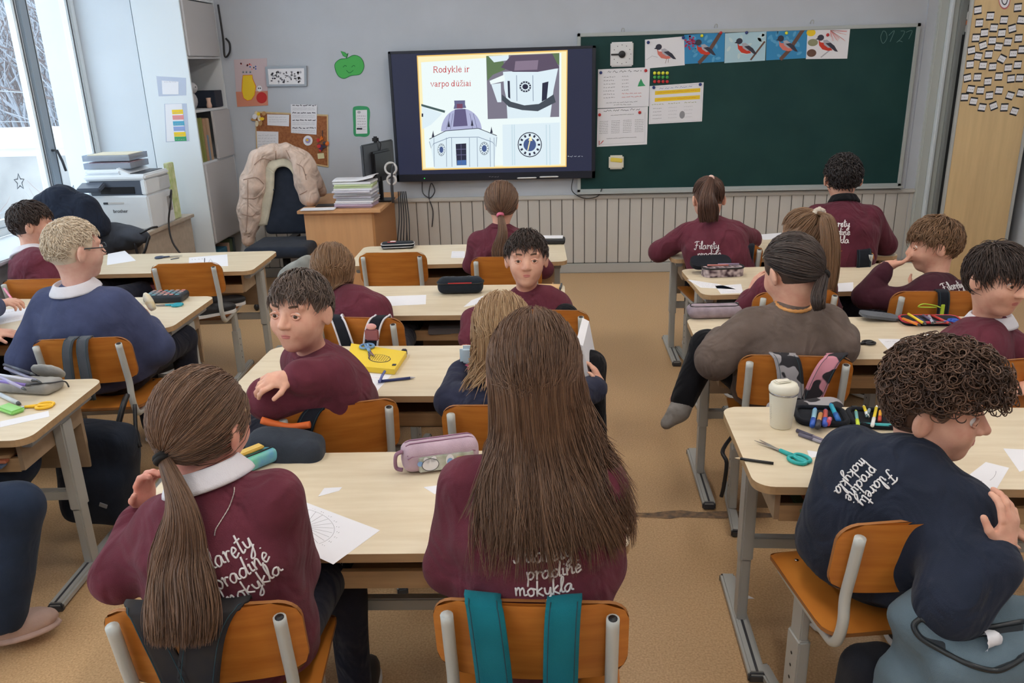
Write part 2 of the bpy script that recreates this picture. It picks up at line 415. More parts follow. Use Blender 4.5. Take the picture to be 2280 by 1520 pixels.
# ------------------------------------------------------------------ chairs: origin under the seat, facing +y
PLY = mat('orange_plywood', (206, 132, 56), .38, .45, var=.16, vscale=6, vstretch=(.8, .8, 7), col2=(184, 108, 40), bump=.0002, bscale=30, bstretch=(1, 1, 10))
PLYE = mat('plywood_edge', (158, 104, 56), .6)
TUBE = mat('chair_tube_grey', (190, 192, 188), .4, .5, bump=.0004, bscale=70)
SEATZ = .435; BACKY = -.2; BTOP = .765
def make_chair():
    r = empty('school_chair', (0, 0, 0))
    # curved plywood back
    b = MB(); out = rrect(.40, .205, .055, 6)
    def bk(x, z, t): return Vector((x, BACKY+.01+t-.028*(1-(x/.2)**2)-(z-.66)*.16, z))
    nx, nz = 15, 9
    for t, flip in ((0, True), (.01, False)):
        # outline-conforming grid
        vs = []; fs = []
        for j in range(nz):
            z = -.1025+.205*j/(nz-1)
            c = .055; hx = .2
            if abs(z) > .1025-c: dz = abs(z)-(.1025-c); hx = .2-c+math.sqrt(max(0, c*c-dz*dz))
            for i in range(nx): vs.append(bk(-hx+2*hx*i/(nx-1), .6625+z, t))
        for j in range(nz-1):
            for i in range(nx-1):
                q = (j*nx+i, j*nx+i+1, (j+1)*nx+i+1, (j+1)*nx+i); fs.append(q if flip else q[::-1])
        b.add(vs, fs, PLY, True)
    ring = [bk(x, .6625+z, 0) for x, z in out]; ring2 = [bk(x, .6625+z, .01) for x, z in out]; n = len(out)
    b.add(ring+ring2, [(i, (i+1) % n, n+(i+1) % n, n+i) for i in range(n)], PLYE)
    b.build('backrest', r)
    # seat with rolled front edge
    b = MB(); o2 = rrect(.385, .385, .05, 5)
    def st(x, y, t): return Vector((x, y, SEATZ+t-.01*math.exp(-((x)**2+(y+.05)**2)/.02)-max(0, y-.12)**2*4))
    nx = 13
    for t, fl in ((0, True), (.011, False)):
        vs = [st(-.1925+.385*i/(nx-1), -.1925+.385*j/(nx-1), t) for j in range(nx) for i in range(nx)]
        for q, v in enumerate(vs):
            cx, cy = abs(v.x)-.1425, abs(v.y)-.1425
            if cx > 0 and cy > 0:
                d = math.hypot(cx, cy)
                if d > .05: f = .05/d; v.x = math.copysign(.1425+cx*f, v.x); v.y = math.copysign(.1425+cy*f, v.y)
        fs = []
        for j in range(nx-1):
            for i in range(nx-1):
                q = (j*nx+i, j*nx+i+1, (j+1)*nx+i+1, (j+1)*nx+i); fs.append(q[::-1] if fl else q)
        b.add(vs, fs, PLY, True)
    ring = [st(x, y, 0) for x, y in o2]; ring2 = [st(x, y, .011) for x, y in o2]; n = len(o2)
    b.add(ring+ring2, [(i, (i+1) % n, n+(i+1) % n, n+i) for i in range(n)], PLYE)
    for x, y in ((-.13, .12), (.13, .12), (-.13, -.14), (.13, -.14)): b.ell((x, y, SEATZ+.011), (.006, .006, .002), CHROME, None, 8)
    b.build('seat', r)
    for sx in (-1, 1):
        x = sx*.165
        p = [(x, BACKY-.036, .742), (x, BACKY-.018, .64), (x, BACKY-.004, .56), (x, BACKY-.008, .5), (x, BACKY+.0, .45), (x, BACKY+.02, SEATZ-.02), (x, BACKY+.07, SEATZ-.03), (x, .13, SEATZ-.025)]
        pt = MB().tube(spline(p, 4), .0135, TUBE, 12, True).build('back_post', r)
        d = (Vector(p[0])-Vector(p[1])).normalized(); c = Vector(p[0])
        MB().tube([c-d*.004, c+d*.0008], .0095, BLACK if sx > 0 else TUBE, 12).build('tube_end', pt)
        b = MB(); x = sx*.165
        b.span((x-.012, -.035, .2), (x+.012, .025, SEATZ-.02), GREYMETAL, .004)
        b.span((x-.017, -.042, .03), (x+.017, .032, .3), GREYMETAL, .005)
        for z in (.12, .16, .2, .24): b.tube([(x+sx*.0172, -.005, z), (x+sx*.0176, -.005, z)], .005, BLACK, 8)
        b.build('leg', r)
        b = MB(); b.span((x-.018, -.2, .004), (x+.018, .2, .032), GREYMETAL, .006)
        for y in (-.205, .185): b.span((x-.019, y, 0), (x+.019, y+.02, .028), DARKGREY, .005)
        b.build('foot_bar', r)
    MB().span((-.16, -.02, .34), (.16, .01, .37), GREYMETAL, .004).build('crossbar', r)
    return r
CHAIRS = {}
def chair(key, c, rz, lab):
    r = make_chair() if not CHAIRS else copy_tree(CHAIRS['C4R'])
    r.location = (c[0], c[1], 0); r.rotation_euler.z = rz
    tag(r, lab, 'chair', 'orange plywood school chairs'); CHAIRS[key] = r; return r
def chair_by_back(key, c, rz, lab):       # c = middle of the back's top edge on the floor plan
    d = Vector((-math.sin(rz), math.cos(rz))); return chair(key, (c[0]+d.x*.235, c[1]+d.y*.235), rz, lab)
chair_by_back('C4R', (-.06, 1.355), -.02, 'orange plywood chair with two teal straps over its back, nearest in the middle')
chair_by_back('C4L', (-.725, 1.33), .1, 'orange plywood chair half covered by the long brown ponytail')
chair_by_back('C3L', (-.70, 2.35), .32, 'orange plywood chair under the boy with folded arms')
chair_by_back('C3R', (-.17, 2.34), 0, 'orange plywood chair of the blonde girl, showing beside the pink pencil case')
chair_by_back('C2R', (-.06, 3.38), -.1, 'orange plywood chair of the boy turned round at the second middle desk')
chair_by_back('C2L', (-.86, 3.3), -.1, 'orange plywood chair with white edged black straps over its back')
chair_by_back('C1L', (-.95, 4.575), 0, 'empty orange plywood chair at the first middle desk, pushed in')
chair_by_back('C1R', (-.28, 4.42), 0, 'orange plywood chair under the girl with the pink hair tie')
chair_by_back('L1R', (-2.09, 4.38), .08, 'empty orange plywood chair with black shoes on its seat')
chair_by_back('L1L', (-2.76, 4.06), .03, 'orange plywood chair behind the dark haired boy by the window')
chair_by_back('L2R', (-1.95, 3.05), .1, 'orange plywood chair under the blond boy in glasses')
chair_by_back('L2L', (-2.75, 3.08), 0, 'orange plywood chair left of the blond boy, at the frame edge')
chair_by_back('R1L', (.99, 4.6), .12, 'orange plywood chair with dark straps under the girl below the chalkboard')
chair_by_back('R1R', (1.55, 4.46), 0, 'orange plywood chair behind the boy kneeling up at the chalkboard desk')
chair_by_back('R2L', (1.1, 3.63), .1, 'orange plywood chair of the girl with the scrunchie')
chair_by_back('R2R', (1.71, 3.6), -.03, 'orange plywood chair with a green loop hanging on its dark strap')
chair_by_back('R3L', (.855, 2.77), -.1, 'orange plywood chair with camouflage straps behind the cream cup')
chair_by_back('R3R', (1.6, 2.72), .2, 'orange plywood chair of the boy in the white collar at the right edge')
chair('R4L', (.81, 1.9), .15, 'orange plywood chair with a bare left seat edge under the curly haired boy')
chair_by_back('L3R', (-2.42, 2.0), -1.2, 'orange plywood chair turned sideways under the person at the left edge')
# ------------------------------------------------------------------ implicit surfaces for bodies and cloth
def axis(lo, hi, h, fine=()):
    out = [lo]
    while out[-1] < hi:
        st = h
        for a, b, s in fine:
            if a-s < out[-1] < b: st = min(st, s)
        out.append(out[-1]+st)
    return np.array(out, np.float32)
class Field:
    def __init__(s, lo, hi, h, fine=()):       # fine: list of (centre, half, step)
        ax = []
        for k in range(3):
            ax.append(axis(lo[k], hi[k], h, [(c[k]-(w[k] if hasattr(w, '__len__') else w), c[k]+(w[k] if hasattr(w, '__len__') else w), st) for c, w, st in fine]))
        s.x, s.y, s.z = ax; s.D = np.full((len(s.x), len(s.y), len(s.z)), .3, np.float32)
    def sub(s, lo, hi):
        r = []
        for a, l, h in ((s.x, lo[0], hi[0]), (s.y, lo[1], hi[1]), (s.z, lo[2], hi[2])):
            i0 = max(0, np.searchsorted(a, l)-1); i1 = min(len(a), np.searchsorted(a, h)+1); r.append(slice(i0, max(i0+1, i1)))
        X = s.x[r[0]][:, None, None]; Y = s.y[r[1]][None, :, None]; Z = s.z[r[2]][None, None, :]
        return tuple(r), X, Y, Z
    def put(s, sl, d, k, mode=0):
        A = s.D[sl]
        if mode == 1: A, d = -A, d      # carve: max(A,-d)
        if k > 0:
            h = np.clip(.5+.5*(A-d)/k, 0, 1) if mode == 0 else np.clip(.5+.5*(A-d)/k, 0, 1)
            R = A+(d-A)*h-k*h*(1-h)
        else: R = np.minimum(A, d)
        s.D[sl] = -R if mode == 1 else R
    def cone(s, a, b, ra, rb, k=.02, mode=0):
        a = np.array(a, float); b = np.array(b, float); m = max(ra, rb)+k+.03
        sl, X, Y, Z = s.sub(np.minimum(a, b)-m, np.maximum(a, b)+m)
        ab = b-a; L = max(ab@ab, 1e-9)
        t = np.clip(((X-a[0])*ab[0]+(Y-a[1])*ab[1]+(Z-a[2])*ab[2])/L, 0, 1)
        d = np.sqrt((X-a[0]-ab[0]*t)**2+(Y-a[1]-ab[1]*t)**2+(Z-a[2]-ab[2]*t)**2)-(ra+(rb-ra)*t)
        s.put(sl, d.astype(np.float32), k, mode); return s
    def ell(s, c, M, r, k=.02, mode=0):          # M: 3x3 columns = local axes
        c = np.array(c, float); M = np.array(M, float); r = np.array(r, float); m = max(r)+k+.03
        sl, X, Y, Z = s.sub(c-m, c+m); X, Y, Z = X-c[0], Y-c[1], Z-c[2]
        q = [(X*M[0, i]+Y*M[1, i]+Z*M[2, i])/r[i] for i in range(3)]
        k0 = np.sqrt(q[0]**2+q[1]**2+q[2]**2); k1 = np.sqrt((q[0]/r[0])**2+(q[1]/r[1])**2+(q[2]/r[2])**2)+1e-9
        d = k0*(k0-1)/k1
        s.put(sl, d.astype(np.float32), k, mode); return s
    def slab(s, c, M, r, rnd=.01, k=.01, mode=0):  # rounded box
        c = np.array(c, float); M = np.array(M, float); r = np.array(r, float); m = float(np.linalg.norm(r))+k+.02
        sl, X, Y, Z = s.sub(c-m, c+m); X, Y, Z = X-c[0], Y-c[1], Z-c[2]
        q = [np.abs(X*M[0, i]+Y*M[1, i]+Z*M[2, i])-(r[i]-rnd) for i in range(3)]
        d = np.sqrt(sum(np.maximum(v, 0)**2 for v in q))+np.minimum(np.maximum(np.maximum(q[0], q[1]), q[2]), 0)-rnd
        s.put(sl, d.astype(np.float32), k, mode); return s
    def spine(s, cs, rights, A, B, k=.02):         # elliptic sections: centres, right axes, half widths, half depths
        n = len(cs)
        for i in range(n-1):
            c0, c1 = np.array(cs[i], float), np.array(cs[i+1], float); m = max(A[i], A[i+1])+.05
            sl, X, Y, Z = s.sub(np.minimum(c0, c1)-m, np.maximum(c0, c1)+m)
            ab = c1-c0; L = ab@ab; up = ab/math.sqrt(L)
            tr = ((X-c0[0])*ab[0]+(Y-c0[1])*ab[1]+(Z-c0[2])*ab[2])/L
            t = np.clip(tr, 0, 1); w = (tr-t)*math.sqrt(L)
            r = np.array(rights[i], float)+np.array(rights[i+1], float); r = r-up*(r@up); r /= np.linalg.norm(r); f = np.cross(up, r)
            px, py, pz = X-c0[0]-ab[0]*t, Y-c0[1]-ab[1]*t, Z-c0[2]-ab[2]*t
            a = A[i]+(A[i+1]-A[i])*t; b = B[i]+(B[i+1]-B[i])*t
            q = np.sqrt(((px*r[0]+py*r[1]+pz*r[2])/a)**2+((px*f[0]+py*f[1]+pz*f[2])/b)**2+(w/np.minimum(a, b))**2)
            s.put(sl, ((q-1)*np.minimum(a, b)).astype(np.float32), k)
        return s
    def cut(s, p, nrm, k=.0):                     # keep the side the normal points away from
        d = (s.x[:, None, None]-p[0])*nrm[0]+(s.y[None, :, None]-p[1])*nrm[1]+(s.z[None, None, :]-p[2])*nrm[2]
        s.D = np.maximum(s.D, d.astype(np.float32)); return s
    def mesh(s, smooth=2):
        D = s.D; S_ = D < 0
        nx, ny, nz = D.shape
        cnt = np.zeros((nx-1, ny-1, nz-1), np.int8)
        for i in (0, 1):
            for j in (0, 1):
                for k in (0, 1): cnt += S_[i:nx-1+i, j:ny-1+j, k:nz-1+k]
        act = (cnt > 0) & (cnt < 8); I, J, K = np.nonzero(act)
        idx = np.full(act.shape, -1, np.int32); idx[I, J, K] = np.arange(len(I))
        off = [(i, j, k) for i in (0, 1) for j in (0, 1) for k in (0, 1)]
        d8 = np.stack([D[I+a, J+b, K+c] for a, b, c in off], 1)
        acc = np.zeros((len(I), 3)); n = np.zeros(len(I))
        for e0 in range(8):
            for ax_ in range(3):
                o = off[e0]
                if o[ax_] == 1: continue
                o1 = list(o); o1[ax_] = 1; e1 = off.index(tuple(o1))
                a, b = d8[:, e0], d8[:, e1]; cr = (a < 0) != (b < 0)
                t = np.where(cr, a/np.where(cr, a-b, 1), 0)
                p = np.array(o, float)[None, :].repeat(len(I), 0); p[:, ax_] += t
                acc += p*cr[:, None]; n += cr
        acc /= n[:, None]
        V = np.stack([s.x[I]+(s.x[I+1]-s.x[I])*acc[:, 0], s.y[J]+(s.y[J+1]-s.y[J])*acc[:, 1], s.z[K]+(s.z[K+1]-s.z[K])*acc[:, 2]], 1)
        F = []
        a = S_[:-1, 1:-1, 1:-1] != S_[1:, 1:-1, 1:-1]; i, j, k = np.nonzero(a); j = j+1; k = k+1
        q = np.stack([idx[i, j-1, k-1], idx[i, j, k-1], idx[i, j, k], idx[i, j-1, k]], 1); fl = ~S_[i, j, k]; q[fl] = q[fl][:, ::-1]; F.append(q)
        a = S_[1:-1, :-1, 1:-1] != S_[1:-1, 1:, 1:-1]; i, j, k = np.nonzero(a); i = i+1; k = k+1
        q = np.stack([idx[i-1, j, k-1], idx[i-1, j, k], idx[i, j, k], idx[i, j, k-1]], 1); fl = ~S_[i, j, k]; q[fl] = q[fl][:, ::-1]; F.append(q)
        a = S_[1:-1, 1:-1, :-1] != S_[1:-1, 1:-1, 1:]; i, j, k = np.nonzero(a); i = i+1; j = j+1
        q = np.stack([idx[i-1, j-1, k], idx[i, j-1, k], idx[i, j, k], idx[i-1, j, k]], 1); fl = ~S_[i, j, k]; q[fl] = q[fl][:, ::-1]; F.append(q)
        F = np.concatenate(F); F = F[(F >= 0).all(1)]
        for _ in range(smooth):
            A = np.zeros_like(V); N = np.zeros(len(V))
            for a_, b_ in ((0, 1), (1, 2), (2, 3), (3, 0)):
                for u, w in ((a_, b_), (b_, a_)):
                    for c in range(3): A[:, c] += np.bincount(F[:, u], V[F[:, w], c], len(V))
                    N += np.bincount(F[:, u], minlength=len(V))
            V = V*.5+.5*A/np.maximum(N, 1)[:, None]
        return V, F
def normals(V, F):
    n = np.cross(V[F[:, 2]]-V[F[:, 0]], V[F[:, 3]]-V[F[:, 1]]); N = np.zeros_like(V)
    for c in range(4):
        for k in range(3): N[:, k] += np.bincount(F[:, c], n[:, k], len(V))
    return N/np.maximum(np.linalg.norm(N, axis=1), 1e-9)[:, None]
def folds(V, seed, f=20.):
    R = np.random.RandomState(seed); o = np.zeros(len(V)); W = V+.02*np.sin(V[:, [1, 2, 0]]*17+seed)
    for i in range(7):
        k = R.normal(size=3)*f*(.5+.25*i); k[2] *= .6; o += np.sin(W@k+R.uniform(0, 6))/(1+.35*i)
    return o/3
def big_mesh(name, V, F, mts, parent=None, mi=None, loc=None):
    me = bpy.data.meshes.new(name); V = np.asarray(V, np.float32); F = np.asarray(F, np.int32)
    me.vertices.add(len(V)); me.vertices.foreach_set('co', V.ravel())
    me.loops.add(F.size); me.loops.foreach_set('vertex_index', F.ravel())
    me.polygons.add(len(F)); me.polygons.foreach_set('loop_start', np.arange(0, F.size, F.shape[1], dtype=np.int32))
    me.polygons.foreach_set('use_smooth', np.ones(len(F), bool))
    for m_ in mts: me.materials.append(m_)
    if mi is not None: me.polygons.foreach_set('material_index', np.asarray(mi, np.int32))
    me.update(calc_edges=True); me.validate()
    o = bpy.data.objects.new(name, me); COL.objects.link(o)
    if parent is not None: o.parent = parent
    return o
def strands(paths, r, tone):
    """paths: (n, k, 3) array -> three-sided tapering tubes as one vertex / face / tone set"""
    P = np.asarray(paths, float); n, k, _ = P.shape
    T = np.gradient(P, axis=1); T /= np.maximum(np.linalg.norm(T, axis=2, keepdims=True), 1e-9)
    ref = np.random.RandomState(1).normal(size=(n, 1, 3)); A = np.cross(T, ref); A /= np.maximum(np.linalg.norm(A, axis=2, keepdims=True), 1e-9); B = np.cross(T, A)
    prof = np.ones(k); prof[-1] = .25; prof[-2] = .7; prof[0] = .6
    rr = (r*prof)[None, :, None]
    V = np.stack([P+(A*math.cos(a)+B*math.sin(a))*rr for a in (0, 2.094, 4.189)], 2).reshape(-1, 3)
    base = (np.arange(n)[:, None]*k+np.arange(k-1)[None, :]).ravel()*3
    F = np.concatenate([np.stack([base+j, base+(j+1) % 3, base+3+(j+1) % 3, base+3+j], 1) for j in range(3)])
    return V, F, np.repeat(tone, k*3)
# ------------------------------------------------------------------ people
SKIN = mat('skin', (226, 178, 155), .5, .35, var=.06, vscale=30, col2=(214, 156, 135), bump=.0003, bscale=300)
SKIN_P = mat('skin_rosy', (232, 172, 152), .5, .35, var=.08, vscale=25, col2=(214, 140, 124))
MAROON = fabric('maroon_sweatshirt', (110, 54, 68)); NAVYK = fabric('navy_knit', (76, 84, 118), .012); NAVYH = fabric('navy_hoodie', (44, 50, 66)); NAVYB = fabric('navy_sweater', (52, 55, 76)); BROWNF = fabric('taupe_fleece', (112, 98, 92))
TROUS = fabric('dark_trousers', (40, 42, 54)); BLACKT = fabric('black_trousers', (28, 28, 32)); NAVYT = fabric('navy_wide_trousers', (46, 58, 80), .01)
SHIRT = fabric('white_shirt', (226, 224, 232), .006, .03); PRINT = mat('white_print', (226, 224, 226), .6)
SOCK = fabric('grey_sock', (150, 146, 144)); SHOEM = plastic('black_shoe', (34, 34, 38), .5); SOLE = plastic('white_sole', (220, 220, 220))
PINKSHOE = fabric('beige_pink_shoe', (206, 178, 168), .004)
EYEW = plastic('eye_white', (236, 232, 228), .2); IRIS = plastic('iris_brown', (84, 60, 44), .2); PUPIL = plastic('pupil', (12, 12, 14), .15); LIP = mat('lip', (196, 118, 112), .45)
def rotm(yaw, pitch=0, roll=0):
    return np.array(Matrix.Rotation(yaw, 3, 'Z') @ Matrix.Rotation(-pitch, 3, 'X') @ Matrix.Rotation(roll, 3, 'Y'))
def nz(v): v = np.array(v, float); return v/max(np.linalg.norm(v), 1e-9)
def A3(v): return np.array(v, float)
def hand(F, W, f, n, side, curl=.5, s=1., spread=.08, thumb=.6):
    f = nz(f); n = nz(A3(n)-f*(A3(n)@f)); t = np.cross(f, n)*side; k = .94*s
    M = np.stack([t, f, n], 1)
    F.ell(W+f*.036*k, M, (.033*k, .044*k, .0145*k), .012); F.cone(W-f*.02*k, W+f*.02*k, .021*k, .022*k, .012)
    F.ell(W+f*.022*k+t*.019*k+n*.006*k, M, (.014*k, .024*k, .014*k), .008)
    for i, (o, L, r) in enumerate(((.025, .058, .0083), (.0083, .066, .0086), (-.0083, .061, .0083), (-.024, .048, .0073))):
        p = W+f*(.07-abs(o-.004)*.28)*k+t*o*k; d = nz(f+t*(o*spread*30)); a = curl*(.75+.12*i)
        for q, (l, fr) in enumerate(((.46, 1), (.3, .93), (.24, .84))):
            a2 = a*(1 if q == 0 else 1.15 if q == 1 else .8)
            ang = a*(.8 if q == 0 else .8+.85*q)
            dd = nz(d*math.cos(ang)+n*math.sin(ang)); e = p+dd*L*l*k
            F.cone(p, e, r*fr*k, r*(fr-.07)*k, .0035); p = e
    p = W+f*.018*k+t*.024*k; d = nz(t*.75+f*.7+n*.35*thumb)
    for L, r in ((.034, .0095), (.027, .0082)):
        e = p+d*L*k; F.cone(p, e, r*k, r*.9*k, .005); p = e; d = nz(d+f*.35+n*.5*thumb-t*.25)
def head_shape(F, H, M, s, fine=True):
    def P(x, y, z): return H+M@(A3((x, y, z))*s)
    F.ell(P(0, -.012, .02), M, A3((.076, .094, .092))*s, .03)
    F.ell(P(0, .02, -.045), M, A3((.056, .064, .064))*s, .045)
    F.ell(P(0, .057, -.085), M, A3((.022, .02, .02))*s, .028)
    for q in (-1, 1):
        F.ell(P(q*.036, .05, -.026), M, A3((.025, .027, .026))*s, .03)
        F.ell(P(q*.083, -.012, -.006), M@np.array(Matrix.Rotation(q*.4, 3, 'Z')), A3((.0085, .02, .032))*s, .006)
        if fine: F.ell(P(q*.0925, -.004, -.003), M, A3((.0045, .010, .018))*s, .004, 1)
    F.cone(P(0, .082, .012), P(0, .101, -.02), .008*s, .0115*s, .014)
    for q in (-1, 1): F.ell(P(q*.012, .09, -.024), M, A3((.008, .010, .007))*s, .006)
    if fine:
        for q in (-1, 1): F.ell(P(q*.033, .1, .007), M, A3((.019, .02, .012))*s, .012, 1)
        F.cone(P(-.045, .066, .032), P(.045, .066, .032), .010*s, .010*s, .016)
        F.ell(P(0, .076, -.052), M, A3((.026, .009, .014))*s, .014)
        F.cone(P(-.02, .088, -.0535), P(.02, .088, -.0535), .0025*s, .0025*s, .003, 1)
class Person: pass
def person(key, label, H, yaw, pitch=0, roll=0, s=1.06, N=None, sy=0, pel=None, hy=None, EL=None, WL=None, ER=None, WR=None, hL=None, hR=None, fineL=False, fineR=False,
           KL=None, AL=None, KR=None, AR=None, top=MAROON, pants=TROUS, collar=None, band=True, face=False, skin=SKIN, bulk=1., shoes=SHOEM, seed=1, res=.010, cuffs=True, sleeve=1., headless=False, collar_r=1., tilt=0., leg_w=1.):
    p = Person(); H = A3(H); M = rotm(yaw, pitch, roll); p.H, p.M, p.s = H, M, s
    hy = sy if hy is None else hy
    N = A3(N) if N is not None else H+A3((0, 0, -.165*s))+rotm(sy)@A3((0, -.03, 0))
    pel = A3(pel); base = Vector((pel[0], pel[1], 0)); B3 = A3(base)
    rs = rotm(sy)@A3((math.cos(tilt), 0, math.sin(tilt))); fs = rotm(sy)@A3((0, 1, 0)); rh = rotm(hy)@A3((1, 0, 0)); fh = rotm(hy)@A3((0, 1, 0))
    up = nz(N-pel); bk = -fs
    bulge = (rotm((sy+hy)/2)@A3((0, -1, 0)))*.035*s
    def sp(t): return pel+(N-pel)*t+bulge*4*t*(1-t)
    shL = N-rs*.125*s-up*.05*s; shR = N+rs*.125*s-up*.05*s
    dz = A3((0, 0, 1))
    def dflt(sh, q):
        e = sh+rs*q*.075*s+fs*.09*s-dz*.2*s
        return e
    EL = A3(EL) if EL is not None else dflt(shL, -1); ER = A3(ER) if ER is not None else dflt(shR, 1)
    WL = A3(WL) if WL is not None else EL+nz(fs+rs*.35)*.2*s+dz*(.0); WR = A3(WR) if WR is not None else ER+nz(fs-rs*.35)*.2*s
    hipL, hipR = pel-rh*.075*s, pel+rh*.075*s
    KL = A3(KL) if KL is not None else hipL+fh*.36*s-rh*.03; KR = A3(KR) if KR is not None else hipR+fh*.36*s+rh*.03
    KL[2] = max(KL[2], .05); AL = A3(AL) if AL is not None else A3((KL[0], KL[1], .09))-fh*.02; AR = A3(AR) if AR is not None else A3((KR[0], KR[1], .09))-fh*.02
    p.__dict__.update(N=N, up=up, rs=rs, fs=fs, base=base)
    pts = np.array([H-.16*s, H+.16*s, pel-.17, pel+.17, EL-.1, EL+.1, ER-.1, ER+.1, WL-.17, WL+.17, WR-.17, WR+.17, KL-.1, KL+.1, KR-.1, KR+.1, AL-.12, AL+.12, AR-.12, AR+.12])
    fine = [] if headless else [(H, .125*s, .0036 if face else .0055)]
    def hdir(W, E, h): return nz(h[0]) if h and h[0] is not None else nz(W-E)
    if fineL: fine.append((WL+hdir(WL, EL, hL)*.05, .1, .0036))
    if fineR: fine.append((WR+hdir(WR, ER, hR)*.05, .1, .0036))
    F = Field(pts.min(0), pts.max(0), .0125, fine)
    g = .86     # the body is slimmer than what it wears
    F.spine([sp(t) for t in (0, .3, .65, .88, 1)], [rh, rh, rs, rs, rs], [.125*s*g, .12*s*g, .13*s*g, .115*s*g, .06*s], [.09*s*g, .085*s*g, .085*s*g, .07*s*g, .052*s], .03)
    if not headless: F.cone(N-up*.03, H+M@(A3((0, -.022, -.06))*s), .046*s, .043*s, .02)
    for sh, E, W in ((shL, EL, WL), (shR, ER, WR)):
        F.cone(N-up*.03*s, sh, .045*s, .042*s, .03); F.cone(sh, E, .04*s, .032*s, .02); F.cone(E, W, .031*s, .022*s, .015)
    for hp, K, A_ in ((hipL, KL, AL), (hipR, KR, AR)):
        F.cone(hp, K, .06*s, .043*s, .03); F.cone(K, A_, .042*s, .03*s, .02); F.cone(A_, A_+fh*.1*s-dz*.05, .03*s, .025*s, .02)
    hL = hL or (None, None); hR = hR or (None, None)
    for W, E, h, q in ((WL, EL, hL, -1), (WR, ER, hR, 1)):
        f = hdir(W, E, h); n = A3(h[1]) if h[1] is not None else A3((0, 0, -1.)); kw = h[2] if len(h) > 2 else {}
        hand(F, W, f, n, q, s=s, **kw)
    if not headless: head_shape(F, H, M, s, face)
    V, Fc = F.mesh(1)
    body = big_mesh('person', V-B3, Fc, [skin]); body.location = base
    tag(body, label, 'person'); p.root = body
    # sweater
    lo = np.minimum(np.minimum(EL, ER), np.minimum(np.minimum(WL, WR), pel-.22))-.09; hi = np.maximum(np.maximum(EL, ER), np.maximum(np.maximum(WL, WR), N+.2))+.09
    F = Field(lo, hi, res); b_ = bulk
    F.spine([sp(t) for t in (-.12, .1, .4, .68, .88, 1.02)], [rh, rh, (rh+rs)/2, rs, rs, rs], [.142*s*b_, .15*s*b_, .15*s*b_, .152*s*b_, .125*s, .066*s], [.108*s*b_, .115*s*b_, .11*s*b_, .105*s*b_, .084*s, .06*s], .03)
    for sh, E, W in ((shL, EL, WL), (shR, ER, WR)):
        F.cone(N-up*.035*s, sh, .05*s, .055*s, .035); F.cone(sh, E, .057*s*b_*sleeve, .05*s*b_*sleeve, .03); We = E+(W-E)*.93
        F.cone(E, E+(W-E)*.75, .049*s*b_*sleeve, .043*s*b_*sleeve, .02); F.cone(E+(W-E)*.72, We, .041*s*sleeve, .031*s, .012)
    lw = sp(-.14); F.cut(lw, -up)
    V, Fc = F.mesh(2); Nn = normals(V, Fc); V = V+Nn*((folds(V, seed)*.0045+folds(V, seed+3, 42)*.0016)*s)[:, None]
    p.sweater = big_mesh('sweater', V-B3, Fc, [top], body); p.SV, p.SF = V, Fc
    p.bvh = BVHTree.FromPolygons([Vector(v) for v in V], [tuple(f) for f in Fc])
    # trousers
    pts = np.array([pel-.2, pel+.2, KL-.1, KL+.1, KR-.1, KR+.1, AL-.09, AL+.09, AR-.09, AR+.09])
    F = Field(pts.min(0), pts.max(0), .013)
    F.spine([pel+up*.06, pel-dz*.02], [rh, rh], [.125*s, .13*s], [.1*s, .105*s], .02)
    for hp, K, A_ in ((hipL, KL, AL), (hipR, KR, AR)):
        F.cone(hp, K, .08*s, .058*s*(1+(leg_w-1)*.4), .03); F.cone(K, A_, .056*s*(1+(leg_w-1)*.5), .046*s*leg_w, .02); F.cut(A_-dz*.015, nz(A_-K)) if leg_w > 1 else None
    V, Fc = F.mesh(2); Nn = normals(V, Fc); V = V+Nn*(folds(V, seed+9)*.004)[:, None]
    big_mesh('trousers', V-B3, Fc, [pants], body)
    if shoes is not None:
        for A_, K in ((AL, KL), (AR, KR)):
            b = MB(); c = Vector(A_+fh*.055)-base; z0 = max(A_[2]-.09, 0); R3 = Matrix.Rotation(hy, 3, 'Z')
            b.ell((c.x, c.y, z0+.05), (.046, .115, .046), shoes, R3, 18); b.ell((c.x, c.y, z0+.02), (.05, .12, .02), SOLE if shoes is SHOEM else shoes, R3, 18)
            b.build('shoe', body)
    nd = nz((H+M@(A3((0, -.022, -.06))*s))-N) if not headless else up
    ax_ = nz(nd*.55+up*.45)
    Q = Vector(ax_).to_track_quat('Z', 'Y').to_matrix().to_4x4()
    nc = Vector(N+nd*.03*s)-base
    if collar:
        b = MB(); k = s*collar_r
        b.lathe([(.048*k, -.01), (.072*k, -.008), (.078*k, -.004), (.076*k, .004), (.06*k, .034), (.056*k, .037), (.052*k, .034), (.046*k, -.01)], collar, 32, Matrix.Translation(nc) @ Q)
        b.build('shirt_collar', body)
    if band:
        b = MB(); b.tube([Matrix.Translation(nc) @ Q @ Vector((.056*s*math.cos(a), .056*s*math.sin(a), .004)) for a in [2*PI*i/28 for i in range(28)]], .0095, top, 8, False, True)
        b.build('neckband', body)
